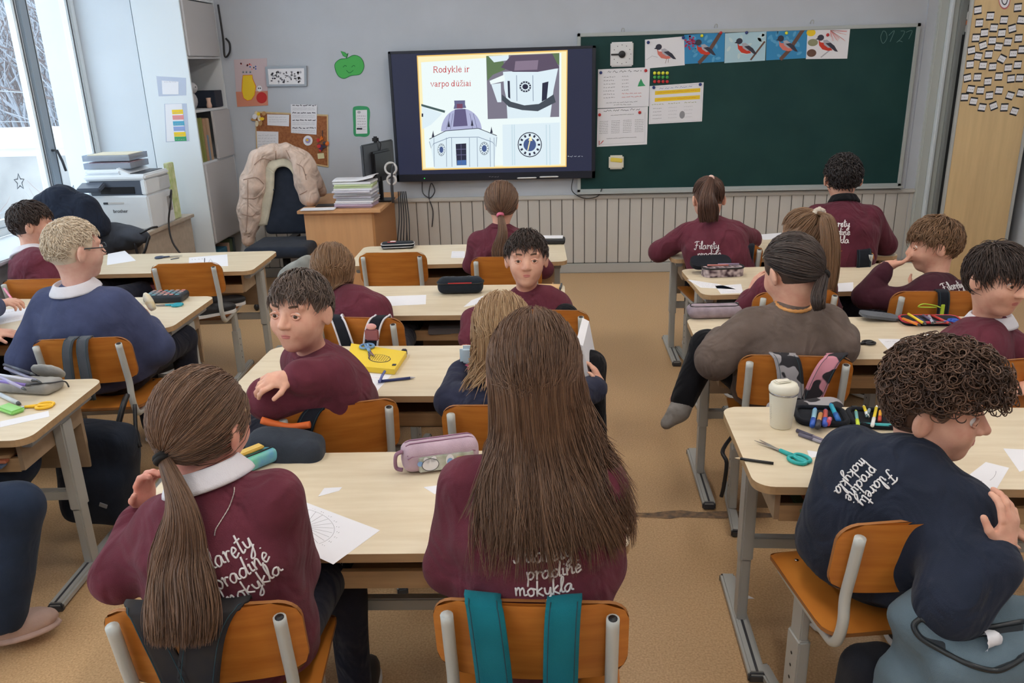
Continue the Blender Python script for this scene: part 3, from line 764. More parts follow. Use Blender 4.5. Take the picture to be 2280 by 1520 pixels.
    if face:
        def P(x, y, z): return Vector(H+M@(A3((x, y, z))*s))-base
        M4 = Matrix(M.tolist())
        for q in (-1, 1):
            e = MB(); c = P(q*.033, .0715, .006); e.ell(c, (.0118*s,)*3, EYEW, M4, 16); d = Vector(M@nz((q*.06, 1, -.05)))
            e.ell(c+d*.0088*s, (.0068*s, .0038*s, .0068*s), IRIS, M4, 14); e.ell(c+d*.0112*s, (.0034*s, .0016*s, .003*s), PUPIL, M4, 10)
            e.build('eye', body)
            lid = MB(); lid.tube([P(q*.033+x, .0715+.0105*math.cos(x*60), .0072+.0068*math.cos(x*100)) for x in np.linspace(-.0155, .0155, 9)], .0034*s, skin, 6); lid.tube([P(q*.033+x, .071+.0105*math.cos(x*60), .0055-.0085*math.cos(x*100)) for x in np.linspace(-.0155, .0155, 9)], .003*s, skin, 6); lid.build('eyelid', body)
            br = MB(); br.tube([P(q*(.017+.034*t), .0855-.02*t*t, .0295+.006*math.sin(.5+t*2.2)) for t in np.linspace(0, 1, 7)], [.002, .0034, .0036, .0034, .003, .0024, .0012], mat('brow_brown', (92, 70, 56), .9), 6); br.build('eyebrow', body)
        l = MB(); l.tube([P(x, .0865-13*x*x, -.0512+.0012*math.cos(x*220)+1.5*x*x) for x in np.linspace(-.026, .026, 9)], [.001, .0024, .003, .0034, .003, .0034, .003, .0024, .001], LIP, 8)
        l.tube([P(x, .0855-13*x*x, -.0575+4*x*x) for x in np.linspace(-.023, .023, 9)], [.001, .0024, .0034, .004, .0042, .004, .0034, .0024, .001], LIP, 8); l.build('lips', body)
    return p
# ---- hair
def hair_ok(d, low=-.62, front=.45, side=-.2, ears=True):
    y = d[:, 1]; z = d[:, 2]
    lim = np.where(y > .45, front, np.where(y < -.15, low, side+(front-side)*np.clip((y+.15)/.6, 0, 1)))
    lim = np.where((y >= -.35) & (y < -.15), low+(side-low)*(y+.35)/.2, lim)
    if ears: lim = np.where((np.abs(d[:, 0]) > .7) & (y > -.42), np.maximum(lim, .12), lim)
    return z > lim
def roots(n, R, **k):
    d = R.normal(size=(n*5, 3)); d /= np.linalg.norm(d, axis=1)[:, None]; d = d[hair_ok(d, **k)]; return d[:n]
HR = (.082, .1, .097); HC = (0, -.012, .022)
def on_scalp(p, d, lift=0.): return d*(A3(HR)+lift)+A3(HC)
def arc(a, b, t):
    """great-circle mix of unit vectors: a (n,3), b (3) or (n,3), t (k)"""
    b = np.broadcast_to(b, a.shape); c = np.clip((a*b).sum(1), -.9999, .9999); th = np.arccos(c)[:, None, None]
    t = t[None, :, None]; return (np.sin((1-t)*th)*a[:, None, :]+np.sin(t*th)*b[:, None, :])/np.sin(th)
def cap(p, mt, grow=1., cuts=(), ears=True):
    F = Field(p.H-.16*p.s, p.H+.16*p.s, .007)
    F.ell(p.H+p.M@(A3(HC)*p.s), p.M, A3(HR)*p.s*grow*.985, .0)
    if ears:
        for q in (-1, 1): F.ell(p.H+p.M@(A3((q*.085, -.002, -.018))*p.s), p.M, A3((.03, .03, .036))*p.s, .004, 1)
    for q, n in cuts: F.cut(p.H+p.M@(A3(q)*p.s), p.M@nz(n))
    return F.mesh(1)
FACECUT = [((0, .048, .04), (0, 1, -.62)), ((0, .0, -.055), (0, .55, -1)), ((0, .03, -.0), (0, 1, -.25))]
def make_hair(p, V, F, tone, mt, capVF=None, name='hair', parent=None):
    B3 = A3(p.base)
    if capVF is not None:
        cv, cf = capVF; n0 = len(V); V = np.concatenate([V, cv]); F = np.concatenate([F, cf+n0]); tone = np.concatenate([tone, np.full(len(cv), .25)])
    o = big_mesh(name, V-B3, F, [mt], parent or p.root)
    at = o.data.attributes.new('tone', 'FLOAT', 'POINT'); at.data.foreach_set('value', np.asarray(tone, np.float32)); return o
def hairmat(name, c1, c2): return mat(name, c1, .42, .4, col2=c2, attr='tone')
def to_world(p, L): return p.H+(L*p.s)@p.M.T
def short_hair(p, mt, n=1500, L=.05, lift=.012, crown=(0, -.5, .86), r=.0022, seed=3, cuts=FACECUT, jit=.12, hk={}, fringe=None):
    R = np.random.RandomState(seed); d = roots(n, R, **hk); cr = nz(crown)
    ax = d-cr*(d@cr)[:, None]; ax += R.normal(size=ax.shape)*jit; ax -= d*(ax*d).sum(1)[:, None]; ax /= np.linalg.norm(ax, axis=1)[:, None]
    t = np.linspace(0, 1, 5); ang = (L/.09)*(t[None, :]*R.uniform(.7, 1.2, size=(len(d), 1)))
    P = d[:, None, :]*np.cos(ang)[:, :, None]+ax[:, None, :]*np.sin(ang)[:, :, None]
    lf = lift*(np.sin(t*2.2)*1.1)[None, :, None]*R.uniform(.3, 1.2, size=(len(d), 1, 1))
    W = to_world(p, P*(A3(HR)+lf)+A3(HC))
    V, F, tn = strands(W, r*p.s, R.uniform(0, 1, len(d)))
    return make_hair(p, V, F, tn, mt, cap(p, mt, 1, cuts))
def push_out(p, P, lo, hi, R):
    sh = P.shape; Q = P.reshape(-1, 3).copy(); off = np.repeat(R.uniform(lo, hi, sh[0]), sh[1])
    for i in range(len(Q)):
        l, nrm, _, dist = p.bvh.find_nearest(Vector(Q[i]), .12)
        if l is None: continue
        v = Q[i]-A3(l); sd = dist if v@A3(nrm) > 0 else -dist
        if sd < off[i]: Q[i] = A3(l)+A3(nrm)*off[i]
    return Q.reshape(sh)
def tail(p, start, pts, w, n, R, thick=.6, wave=.006, ragged=.2):
    """n strands from the tie along control points (world); w = half width along the path"""
    C = np.array(spline([tuple(q) for q in [start]+list(pts)], 5)); k = len(C); t = np.linspace(0, 1, k)
    T = np.gradient(C, axis=0); T /= np.linalg.norm(T, axis=1)[:, None]
    X = np.cross(T, p.fs*1.0+1e-4); X /= np.linalg.norm(X, axis=1)[:, None]; Y = np.cross(T, X)
    wi = np.interp(t, np.linspace(0, 1, len(w)), w)
    a = R.uniform(0, 2*PI, n); q = np.sqrt(R.uniform(0, 1, n)); u = q*np.cos(a); v = q*np.sin(a)*thick
    e = 1-R.uniform(0, ragged, n)**1.5
    te = t[None, :]*e[:, None]
    def I(Z): return np.stack([np.interp(te.ravel(), t, Z[:, c]) for c in range(3)], 1).reshape(n, k, 3)
    wv = np.interp(te, t, wi)[:, :, None]
    ph = R.uniform(0, 6, (n, 1)); wob = wave*np.sin(te*R.uniform(4, 9, (n, 1))+ph)*te
    return I(C)+I(X)*(wv*u[:, None, None]+wob[:, :, None])+I(Y)*(wv*v[:, None, None]+wob[:, :, None]*.5)
def pony(p, mt, tie, pts, w, n=1100, nt=700, r=.0017, tie_mat=BLACK, tie_r=.014, seed=2, cuts=FACECUT, push=True, hk={}, ragged=.25, scrunch=False, wave=.006):
    R = np.random.RandomState(seed); td = nz(tie); d = roots(n, R, **hk)
    t = np.linspace(0, 1, 9)**.9; P = arc(d, td, t*.985)
    lf = (.004+.010*np.sin(t*PI)*R.uniform(0, 1, (len(d), 1)))[:, :, None]
    L = P*(A3(HR)+lf)+A3(HC); tp = td*(A3(HR)+.012)+A3(HC)
    L[:, -1] = tp+R.normal(size=(len(d), 3))*.005; W = to_world(p, L)
    V, F, tn = strands(W, r*p.s, tones(np.arctan2(d[:, 0], d[:, 2]), R))
    tw = p.H+p.M@(tp*p.s)
    TP = tail(p, tw, pts, w, nt, R, ragged=ragged, wave=wave)
    if push: TP = push_out(p, TP, .004, .03, R)
    ky = R.uniform(0, 6, nt); ky = np.arctan2(TP[:, len(TP[0])//2]@p.rs-np.mean(TP[:, len(TP[0])//2]@p.rs), TP[:, len(TP[0])//2]@p.fs-np.mean(TP[:, len(TP[0])//2]@p.fs)); TP = clump(smooth_paths(TP, 3), ky, R, .5, 18)
    V2, F2, t2 = strands(TP, r*1.05*p.s, tones(ky, R))
    o = make_hair(p, np.concatenate([V, V2]), np.concatenate([F, F2+len(V)]), np.concatenate([tn, t2]), mt, cap(p, mt, 1, cuts))
    b = MB(); out = nz(A3(pts[0])-tw); Q = Vector(out).to_track_quat('Z', 'Y').to_matrix().to_4x4(); c = Matrix.Translation(Vector(tw+out*.006)-p.base) @ Q
    if scrunch:
        b.tube([c @ Vector(((tie_r+.006*math.sin(9*a))*math.cos(a), (tie_r+.006*math.sin(9*a))*math.sin(a), .006*math.cos(7*a))) for a in [2*PI*i/60 for i in range(60)]], .011, tie_mat, 8, False, True)
    else:
        for z in (-.004, .003): b.tube([c @ Vector((tie_r*math.cos(a), tie_r*math.sin(a), z)) for a in [2*PI*i/20 for i in range(20)]], .0062, tie_mat, 8, False, True)
    b.build('hair_tie', p.root); return o
def smooth_paths(W, it):
    for _ in range(it): W[:, 1:-1] = .5*W[:, 1:-1]+.25*(W[:, :-2]+W[:, 2:])
    return W
def clump(W, key, R, k, size=24):
    o = np.argsort(key); n, m_, _ = W.shape; w = (np.linspace(0, 1, m_)**1.5*k)[None, :, None]
    for i in range(0, n, size):
        g_ = o[i:i+size]; c = W[g_[R.randint(len(g_))]][None]; W[g_] = W[g_]*(1-w)+(c+(W[g_]-c)*.25)*w
    return W
def tones(key, R):
    q = .5+.28*np.sin(key*31+1)+.22*np.sin(key*67); return np.clip(.6*q+.4*R.uniform(0, 1, len(key))+.1*R.normal(size=len(key)), 0, 1)
def long_hair(p, mt, zend, n=2200, r=.0016, spread=.13, seed=4, back=.02, cuts=FACECUT, k=16, ragged=.12, part=.15, hk={}, wave=.008, gap=(.004, .035), narrow=1., side_front=0., shift=0.):
    R = np.random.RandomState(seed); d = roots(n, R, **hk)
    x = d[:, 0]-part*0; az = np.arctan2(d[:, 0], -d[:, 1])              # 0 = straight back
    az2 = az*(.78 if side_front == 0 else .95)+R.normal(size=len(d))*.06
    lim = 1.75+side_front; az2 = np.clip(az2, -lim, lim)
    eq = np.stack([np.sin(az2), -np.cos(az2), np.full(len(d), -.12)], 1); eq /= np.linalg.norm(eq, axis=1)[:, None]
    top = np.stack([.3*np.sign(x)*np.abs(x)**.5, -.2+0*x, np.full(len(d), .93)], 1)
    t1 = np.linspace(0, 1, 7); P = arc(d, eq, t1*.99)
    lf = (.004+.014*R.uniform(0, 1, (len(d), 1))*np.ones((1, 7)))[:, :, None]
    W1 = to_world(p, P*(A3(HR)*np.array([narrow, 1, 1])+lf)+A3(HC))
    t2 = np.linspace(0, 1, k)[1:]; e = W1[:, -1]; zl = zend+R.uniform(0, ragged, len(d))**1.3*1.; zl = np.where(R.uniform(size=len(d)) < .25, zl+ragged*.6, zl)
    u = np.sin(az2); tgt = p.H+np.outer(u, p.rs)*spread-np.outer(np.cos(az2)*.06+back, p.fs)+p.rs*shift
    Z = e[:, None, 2]+(zl-e[:, 2])[:, None]*t2[None, :]
    m_ = (t2**1.15)[None, :, None]; XY = e[:, None, :2]*(1-m_)+tgt[:, None, :2]*m_
    ph = R.uniform(0, 6, (len(d), 1)); wob = wave*np.sin(t2[None, :]*R.uniform(5, 10, (len(d), 1))+ph)*t2[None, :]
    W2 = np.concatenate([XY, Z[:, :, None]], 2)+wob[:, :, None]*p.rs[None, None, :]
    W2 = push_out(p, W2, gap[0], gap[1], R)
    W = np.concatenate([W1, W2], 1)
    W = smooth_paths(W, 8); W = clump(W, az2+R.normal(size=len(d))*.02, R, .6)
    V, F, tn = strands(W, r*p.s, tones(az2, R))
    return make_hair(p, V, F, tn, mt, cap(p, mt, 1, cuts, False))
def curly_hair(p, mt, n=900, r=.0017, seed=6):
    R = np.random.RandomState(seed); d = roots(n, R, low=-.5, front=.25, side=-.12)
    k = 22; t = np.linspace(0, 1, k); rad = R.uniform(.006, .012, (n, 1)); turns = R.uniform(1.2, 2.4, (n, 1)); ph = R.uniform(0, 6, (n, 1))
    a = np.cross(d, R.normal(size=d.shape)); a /= np.linalg.norm(a, axis=1)[:, None]; b = np.cross(d, a)
    top = np.clip(d[:, 2]+.25, 0, 1)*.032+np.clip(d[:, 1], 0, 1)*.016
    hgt = (.012+top*R.uniform(.5, 1.1, n))[:, None]*np.sin(t*2.4)[None, :]/.95
    fl = a*R.uniform(-.02, .02, (n, 1))+np.array([0, .018, 0])
    an = ph+turns*2*PI*t[None, :]; rr = rad*np.minimum(1, t*3)[None, :]
    base = d*A3(HR)+A3(HC)
    L = base[:, None, :]+d[:, None, :]*hgt[:, :, None]+fl[:, None, :]*t[None, :, None]+a[:, None, :]*(rr*np.cos(an))[:, :, None]+b[:, None, :]*(rr*np.sin(an))[:, :, None]
    V, F, tn = strands(to_world(p, L), r*p.s, R.uniform(0, 1, n))
    return make_hair(p, V, F, tn, mt, cap(p, mt, 1.05, FACECUT))
# ---- handwriting
GL = {'F': (1.2, [[(.1, 1.75), (.5, 2.05), (1.35, 2.0)], [(.75, 2.0), (.6, 1), (.4, .15), (.12, .0), (0, .3)], [(.3, 1.05), (1.0, 1.15)]]),
      'a': (1.05, [[(.75, .9), (.4, 1), (.05, .55), (.2, .05), (.55, .2), (.78, .9), (.8, .25), (1.05, .15)]]), 'i': (.5, [[(.1, .8), (.22, 1), (.2, .2), (.5, .15)], [(.3, 1.45), (.32, 1.55)]]),
      'l': (.5, [[(0, .2), (.38, 1.4), (.4, 2.05), (.2, 1.9), (.18, .3), (.5, .15)]]), 'r': (.75, [[(.05, .9), (.2, 1.05), (.2, 0)], [(.2, .5), (.45, .95), (.75, .85)]]),
      'e': (.75, [[(.1, .45), (.6, .65), (.4, 1.02), (.1, .6), (.25, .02), (.75, .3)]]), 't': (.65, [[(.3, 1.9), (.28, .3), (.4, .02), (.7, .25)], [(-.05, 1.25), (.65, 1.4)]]),
      'y': (.9, [[(.1, 1), (.2, .3), (.55, .25), (.75, 1), (.7, .1), (.5, -.45), (.85, -.4)]]), 'p': (.9, [[(.1, 1), (.18, 0), (.1, -.95)], [(.15, .6), (.5, 1.02), (.8, .6), (.5, .02), (.2, .15)]]),
      'd': (1.05, [[(.75, .85), (.4, 1), (.05, .55), (.2, .05), (.55, .15), (.8, .8), (.95, 2), (.82, .2), (1.1, .15)]]), 'n': (1., [[(.1, 1), (.14, 0)], [(.14, .5), (.45, 1), (.65, .8), (.68, .1), (1, .2)]]),
      'E': (.75, [[(.1, .45), (.6, .65), (.4, 1.02), (.1, .6), (.25, .02), (.75, .3)], [(.4, 1.5), (.42, 1.62)]]), 'm': (1.3, [[(.1, 1), (.12, 0)], [(.12, .5), (.38, 1), (.52, .75), (.52, 0)], [(.52, .5), (.8, 1), (.95, .75), (.98, .1), (1.3, .2)]]),
      'o': (.9, [[(.4, 1), (.05, .55), (.25, .02), (.65, .2), (.65, .8), (.4, 1), (.95, .85)]]), 'k': (.85, [[(.2, 2), (.12, 0)], [(.7, 1.05), (.2, .5), (.8, 0)]]),
      'Y': (.9, [[(.1, 1), (.2, .3), (.55, .25), (.75, 1), (.65, -.5), (.35, -.95), (.15, -.7), (.9, .2)]])}
def script_print(p, px, lines, size, rot=0, w=.0022, name='printed_lettering'):
    o, dv = Vector((0, 0, CH)), Vector(_ray(*px)).normalized()
    hit, nrm, _, _ = p.bvh.ray_cast(o, dv)
    if hit is None: print('no print', px); return
    if nrm.dot(dv) > 0: nrm = -nrm
    U = Vector(p.rs) if Vector(p.rs).cross(Vector(p.up)).dot(nrm) > 0 else -Vector(p.rs)
    U = (U-nrm*U.dot(nrm)).normalized(); Vv = nrm.cross(U)
    c, s_ = math.cos(rot), math.sin(rot); U, Vv = U*c+Vv*s_, Vv*c-U*s_
    b = MB()
    for tx, x0, y0 in lines:
        x = x0
        for ch in tx:
            if ch == ' ': x += .5; continue
            adv, st = GL[ch]
            for ln in st:
                q3 = []
                for q in spline([(a, b_, 0) for a, b_ in ln], 4):
                    o2 = hit+U*((x+q[0])*size)+Vv*((y0+q[1])*size)+nrm*.12
                    h2, n2, _, _ = p.bvh.ray_cast(o2, -nrm, .3)
                    if h2 is not None: q3.append(h2+n2*.0012-p.base)
                if len(q3) > 1: b.tube(q3, w, PRINT, 5)
            x += adv
    return b.build(name, p.root)
LINES = [('FilaretY', 0, 2.2), ('pradinE', .55, 0), ('mokYkla', .25, -2.2)]
# ------------------------------------------------------------------ the class
D2 = math.radians
def seat(k, dx=0, dy=-.03, z=SEATZ+.11):
    o = CHAIRS[k]; c = Vector((dx, dy, 0)); c.rotate(Matrix.Rotation(o.rotation_euler.z, 3, 'Z')); return (o.location.x+c.x, o.location.y+c.y, z)
H_LB = hairmat('light_brown_hair', (142, 110, 88), (78, 56, 46)); H_DB = hairmat('dark_brown_hair', (74, 58, 52), (46, 36, 34)); H_BL = hairmat('dark_blonde_hair', (200, 168, 130), (132, 100, 74)); H_MB = hairmat('chestnut_hair', (104, 74, 60), (66, 46, 40))
H_ASH = hairmat('ash_blond_hair', (236, 220, 198), (198, 180, 158)); H_BK = hairmat('near_black_hair', (52, 44, 44), (32, 28, 30)); H_CU = hairmat('brown_curls', (112, 84, 68), (58, 42, 36)); H_SB = hairmat('sandy_brown_hair', (146, 112, 84), (104, 78, 58)); H_GB = hairmat('grey_brown_hair', (112, 94, 84), (72, 60, 56))
# nearest row
p = person('P11', 'person with long loose brown hair in maroon sweatshirt at the nearest middle desk, back turned', aty(1190, 832, 1.57), D2(3), .1, 0, 1.06, N=aty(1183, 1035, 1.52), pel=seat('C4R', .0, -.04), EL=aty(1000, 1262, 1.53), WL=aty(1045, 1150, 1.74), ER=aty(1332, 1255, 1.53), WR=aty(1310, 1150, 1.74), pants=BLACKT, collar=SHIRT, seed=3, bulk=1.03, res=.008)
p11 = p
script_print(p, (1208, 1284), [('FilaretY', -2.9, 1.9), ('pradinE', -1.7, -.2), ('mokYkla', -3.0, -2.4)], .0185, .03, .0021)
long_hair(p, H_LB, .822, 8500, .0008, .112, 4, .045, ragged=.2, k=18, gap=(.003, .03), wave=.012, shift=.03, narrow=.93)
p = person('P10', 'person with long low ponytail and white collar in maroon sweatshirt at the nearest middle desk', aty(455, 945, 1.58), D2(-16), .12, .05, 1.06, N=aty(478, 1098, 1.52), sy=D2(-4), pel=seat('C4L', .02, -.03), tilt=.27, EL=aty(262, 1285, 1.5), WL=aty(322, 1132, 1.62), hL=((.12, .1, 1), (.9, -.25, .1), dict(curl=.8, thumb=.9)), fineL=True, ER=aty(655, 1265, 1.58), WR=aty(610, 1170, 1.82), collar=SHIRT, collar_r=1.2, seed=8, bulk=1.08, skin=SKIN_P, res=.008)
p10 = p
script_print(p, (545, 1285), [('FilaretY', -4, 2.1), ('pradinE', -3.0, 0), ('mokYkla', -3, -2.1)], .0195, .12, .0021)
ch = [p.bvh.ray_cast(Vector((0, 0, CH)), Vector(_ray(q[0], q[1])).normalized()) for q in spline([(522, 1085, 0), (521, 1100, 0), (510, 1130, 0), (492, 1160, 0), (481, 1178, 0), (478, 1192, 0)], 7)]
ch = [h[0]+h[1]*.002-p.base for h in ch if h[0] is not None]
MB().tube(ch, [.0011+.0007*(i % 2) for i in range(len(ch))], mat('silver_chain', (190, 180, 176), .3, metal=.8), 5).build('necklace', p.root)
pony(p, H_LB, (-.12, -.86, -.5), [aty(405, 1130, 1.40), aty(400, 1240, 1.38), aty(405, 1340, 1.33), aty(400, 1440, 1.29)], [.014, .028, .05, .072, .082, .07], 4200, 3200, .0009, plastic('black_hair_elastic', (26, 24, 26), .8), .015, 5, ragged=.35, hk=dict(front=.35, low=-.7), wave=.012)
# third row
p = person('P9', 'person with long blonde hair and navy sweater at the yellow notebook desk, back turned', aty(1118, 738, 2.56), D2(4), .22, 0, 1.04, N=aty(1112, 868, 2.5), pel=seat('C3R', 0, -.03), EL=aty(1000, 893, 2.52), WL=aty(1035, 810, 2.72), ER=aty(1275, 880, 2.55), WR=aty(1335, 862, 2.66), hR=((-.25, .35, .9), (-.9, .2, .2), dict(curl=.7)), top=NAVYB, pants=BLACKT, seed=4, KR=aty(1312, 815, 2.78), AR=(.15, 2.72, .1))
long_hair(p, H_BL, .70, 2200, .0015, .10, 14, .03, ragged=.2, gap=(.004, .035), wave=.012)
p = person('P8', 'person with short brown hair looking back over folded arms in maroon sweatshirt', aty(668, 694, 2.46), D2(166), -.06, .0, 1.08, N=aty(702, 800, 2.52), sy=D2(128), hy=D2(60), pel=seat('C3L', -.02, .0), EL=aty(598, 888, 2.34), WL=aty(690, 880, 2.46), ER=aty(735, 838, 2.40), WR=aty(648, 840, 2.30), hR=(aty(572, 852, 2.25)-aty(648, 840, 2.30), (.1, .6, -.9), dict(curl=.75)), hL=(None, (0, .5, -1)), fineR=True, face=True, seed=5, bulk=1.14, sleeve=1.12)
short_hair(p, H_GB, 2400, .046, .009, (.25, -.4, .9), .0017, 3, FACECUT, .15, dict(front=.5))
# second row
p = person('P6', 'person with straight light brown hair to the neck in maroon sweatshirt, back turned', aty(742, 606, 3.58), D2(8), .35, 0, 1.04, N=aty(762, 668, 3.52), pel=seat('C2L', 0, -.02), EL=aty(700, 700, 3.6), ER=aty(838, 690, 3.62), seed=6)
long_hair(p, hairmat('honey_brown_hair', (158, 124, 94), (112, 84, 64)), aty(742, 664, 3.52).z, 1300, .0021, .07, 9, .03, ragged=.05, gap=(.004, .02))
p = person('P7', 'person with short dark hair facing the camera over the second middle chair', aty(1172, 578, 3.5), D2(182), -.08, 0, 1.04, N=aty(1165, 668, 3.54), sy=D2(172), hy=D2(-80), pel=seat('C2R', .0, 0), ER=aty(1052, 712, 3.44), WR=aty(1040, 770, 3.3), EL=aty(1214, 700, 3.52), WL=aty(1195, 745, 3.42), face=True, seed=7, KL=aty(1248, 712, 3.62), KR=aty(1258, 706, 3.46), pants=BLACKT)
short_hair(p, H_DB, 1900, .042, .012, (0, -.4, .9), .002, 8, FACECUT, .25, dict(front=.48))
# first row
p = person('P5', 'person with low ponytail and pink hair tie in maroon sweatshirt facing the big screen', aty(1117, 452, 4.68), D2(-2), .1, 0, 1.04, N=aty(1112, 518, 4.64), pel=seat('C1R', 0, -.02), EL=aty(1050, 590, 4.66), WL=aty(1062, 570, 4.85), ER=aty(1212, 600, 4.68), WR=aty(1205, 570, 4.9), seed=8)
pony(p, H_LB, (0, -.72, -.7), [aty(1120, 520, 4.5), aty(1112, 560, 4.5), aty(1120, 600, 4.5)], [.012, .03, .045, .03], 1300, 420, .002, plastic('pink_hair_tie', (226, 120, 150), .6), .016, 6, hk=dict(low=-.7), ragged=.4)
p = person('P12', 'person with dark ponytail bent over the desk below the chalkboard, white print on back', aty(1577, 446, 4.86), D2(4), .5, 0, 1.06, N=aty(1577, 500, 4.74), pel=(.975, 4.66, SEATZ+.11), EL=aty(1468, 560, 4.82), WL=aty(1500, 545, 5.0), ER=aty(1672, 532, 4.86), WR=aty(1640, 520, 5.02), seed=9, bulk=1.12)
script_print(p, (1572, 560), [('FilaretY', -3.0, .6), ('pradinE', -2.2, -1.5), ('mokYkla', -3, -3.6)], .0215, .03, .0026)
pony(p, H_MB, (0, -.55, .5), [aty(1575, 438, 4.64), aty(1577, 465, 4.63), aty(1578, 495, 4.63)], [.018, .045, .06, .05], 1200, 700, .0021, plastic('pale_pink_tie', (226, 190, 180), .6), .013, 7, hk=dict(low=-.6))
p = person('P13', 'person with short black hair kneeling up in front of the chalkboard in maroon sweatshirt', aty(1876, 398, 4.76), D2(-8), .12, 0, 1.12, N=aty(1880, 462, 4.68), sy=D2(-6), pel=(1.585, 4.6, .56), EL=aty(1795, 548, 4.75), WL=aty(1790, 540, 4.95), ER=aty(1972, 545, 4.75), WR=aty(1960, 545, 4.95), top=fabric('deep_maroon_sweatshirt', (96, 44, 58)), collar=BLACKT, seed=10, bulk=1.12)
short_hair(p, H_BK, 1400, .03, .012, (0, -.5, .86), .0026, 11, FACECUT, .3, dict(front=.4))
script_print(p, (1862, 520), [('FilaretY', -3.0, 1.8), ('pradinE', -2.5, -.4), ('mokYkla', -3, -2.6)], .02, 0, .0028)
# right row, second desk
p = person('P14', 'person with high ponytail in a pale scrunchie at the dotted pencil case desk', aty(1784, 528, 3.9), D2(32), .3, 0, 1.05, N=aty(1782, 622, 3.8), pel=seat('R2L', 0, 0), EL=aty(1655, 690, 3.86), WL=aty(1672, 655, 3.96), hL=((.25, .1, .9), (.85, .2, -.1), dict(curl=.35)), fineL=True, ER=aty(1850, 690, 3.9), seed=11)
pony(p, H_SB, (.25, -.72, .62), [aty(1842, 490, 3.74), aty(1850, 560, 3.70), aty(1846, 620, 3.70), aty(1838, 690, 3.72)], [.014, .036, .045, .04, .02], 1300, 650, .002, fabric('cream_scrunchie', (212, 200, 186), .01), .018, 12, scrunch=True, hk=dict(low=-.7), ragged=.4)
p = person('P15', 'person with sandy hair in profile resting chin on hands, white writing on maroon back', aty(2078, 545, 3.86), D2(78), .18, 0, 1.08, N=aty(2090, 640, 3.8), sy=D2(24), pel=seat('R2R', 0, 0), EL=aty(1925, 660, 3.82), WL=aty(1975, 592, 3.86), hL=(aty(2030, 580, 3.86)-aty(1975, 592, 3.86), (.2, .3, .9), dict(curl=.4)), fineL=True, ER=aty(2160, 700, 3.8), WR=aty(2050, 660, 4.02), hR=((-.7, .1, .7), (0, -.3, .9)), face=True, top=fabric('dark_plum_sweatshirt', (78, 42, 54)), seed=12)
short_hair(p, H_SB, 1600, .06, .014, (.2, -.5, .86), .0022, 13, FACECUT, .15, dict(front=.4))
script_print(p, (2118, 642), [('FilaretY', -2.2, -.4), ('pradinE', -1.6, -2.6)], .021, .08, .0024)
# right row, third desk
p = person('P16', 'person with dark braid in taupe sweater leaning over the desk behind the cream travel cup', aty(1760, 606, 3.0), D2(28), .42, 0, 1.14, N=aty(1763, 702, 2.97), sy=D2(6), pel=seat('R3L', 0, .06), EL=aty(1590, 800, 2.9), WL=aty(1612, 748, 3.14), ER=aty(1868, 770, 2.94), WR=aty(1880, 745, 3.15), top=BROWNF, pants=BLACKT, seed=13, bulk=1.14, sleeve=1.15, band=False, KL=aty(1575, 770, 3.1), AL=aty(1522, 888, 3.02), shoes=None)
pony(p, hairmat('espresso_hair', (80, 66, 60), (46, 38, 37)), (.62, -.6, -.45), [aty(1822, 660, 2.84), aty(1826, 690, 2.83)], [.02, .03, .015], 1800, 420, .0019, plastic('black_braid_tie', (30, 26, 28), .8), .016, 14, hk=dict(low=-.55), ragged=.2)
b = MB(); q = p.N+p.up*.052; b.tube([Vector(A3((.062*math.cos(a), .062*math.sin(a), .012*math.sin(a)))+q)-p.base for a in [2*PI*i/40 for i in range(40)]], [.0062+.0018*(i % 2) for i in range(40)], mat('amber_beads', (206, 146, 84), .35), 6, False, True); b.build('necklace', p.root)
F_ = Field(aty(1522, 888, 3.02)-Vector((.25,)*3), aty(1522, 888, 3.02)+Vector((.25,)*3), .009); a_ = A3(aty(1532, 872, 3.03)); c_ = A3(aty(1512, 915, 3.0)); e_ = A3(aty(1484, 942, 2.98))
F_.cone(a_, c_, .044, .038, .02); F_.cone(c_, e_, .037, .026, .03); V, Fc = F_.mesh(2); big_mesh('sock', V-A3(p.base), Fc, [SOCK], p.root)
p = person('P17', 'person with brown fringe and white shirt collar looking back at the right edge', aty(2222, 622, 2.95), D2(203), .12, -.05, 1.08, N=aty(2205, 735, 3.0), sy=D2(-128), hy=D2(-60), pel=seat('R3R', 0, 0), ER=aty(2128, 880, 2.84), WR=aty(2170, 960, 2.75), EL=aty(2345, 830, 2.85), WL=aty(2292, 862, 2.72), hL=((-1, -.1, -.15), (0, .2, -1), dict(curl=.5)), fineL=True, face=True, collar=SHIRT, collar_r=1.12, seed=14, bulk=1.1)
short_hair(p, H_DB, 2400, .058, .012, (.2, -.3, .93), .0018, 15, FACECUT, .12, dict(front=.4))
# curly
p = person('P18', 'person with brown curly hair in navy hoodie turned sideways at the cream cup desk', aty(2082, 908, 1.9), D2(-120), .1, .06, 1.15, N=aty(2028, 1035, 1.84), sy=D2(-52), hy=D2(-20), tilt=-.12, pel=seat('R4L', .02, -.02), ER=aty(2120, 1345, 1.56), WR=aty(2230, 1225, 1.60), hR=(aty(2258, 1125, 1.62)-aty(2230, 1225, 1.60), (-.4, .8, .1), dict(curl=.6)), fineR=True, EL=aty(2075, 1120, 2.08), WL=aty(2200, 1160, 1.95), hL=((.8, -.2, -.2), (0, 0, -1)), top=NAVYH, pants=TROUS, face=True, seed=15, bulk=1.16, sleeve=1.15, res=.008)
curly_hair(p, H_CU, 1500, .0014)
script_print(p, (1925, 1068), [('FilaretY', -3.2, 1.3), ('pradinE', -2.2, -.7), ('mokYkla', -2.2, -2.7)], .0165, -1.75, .002)
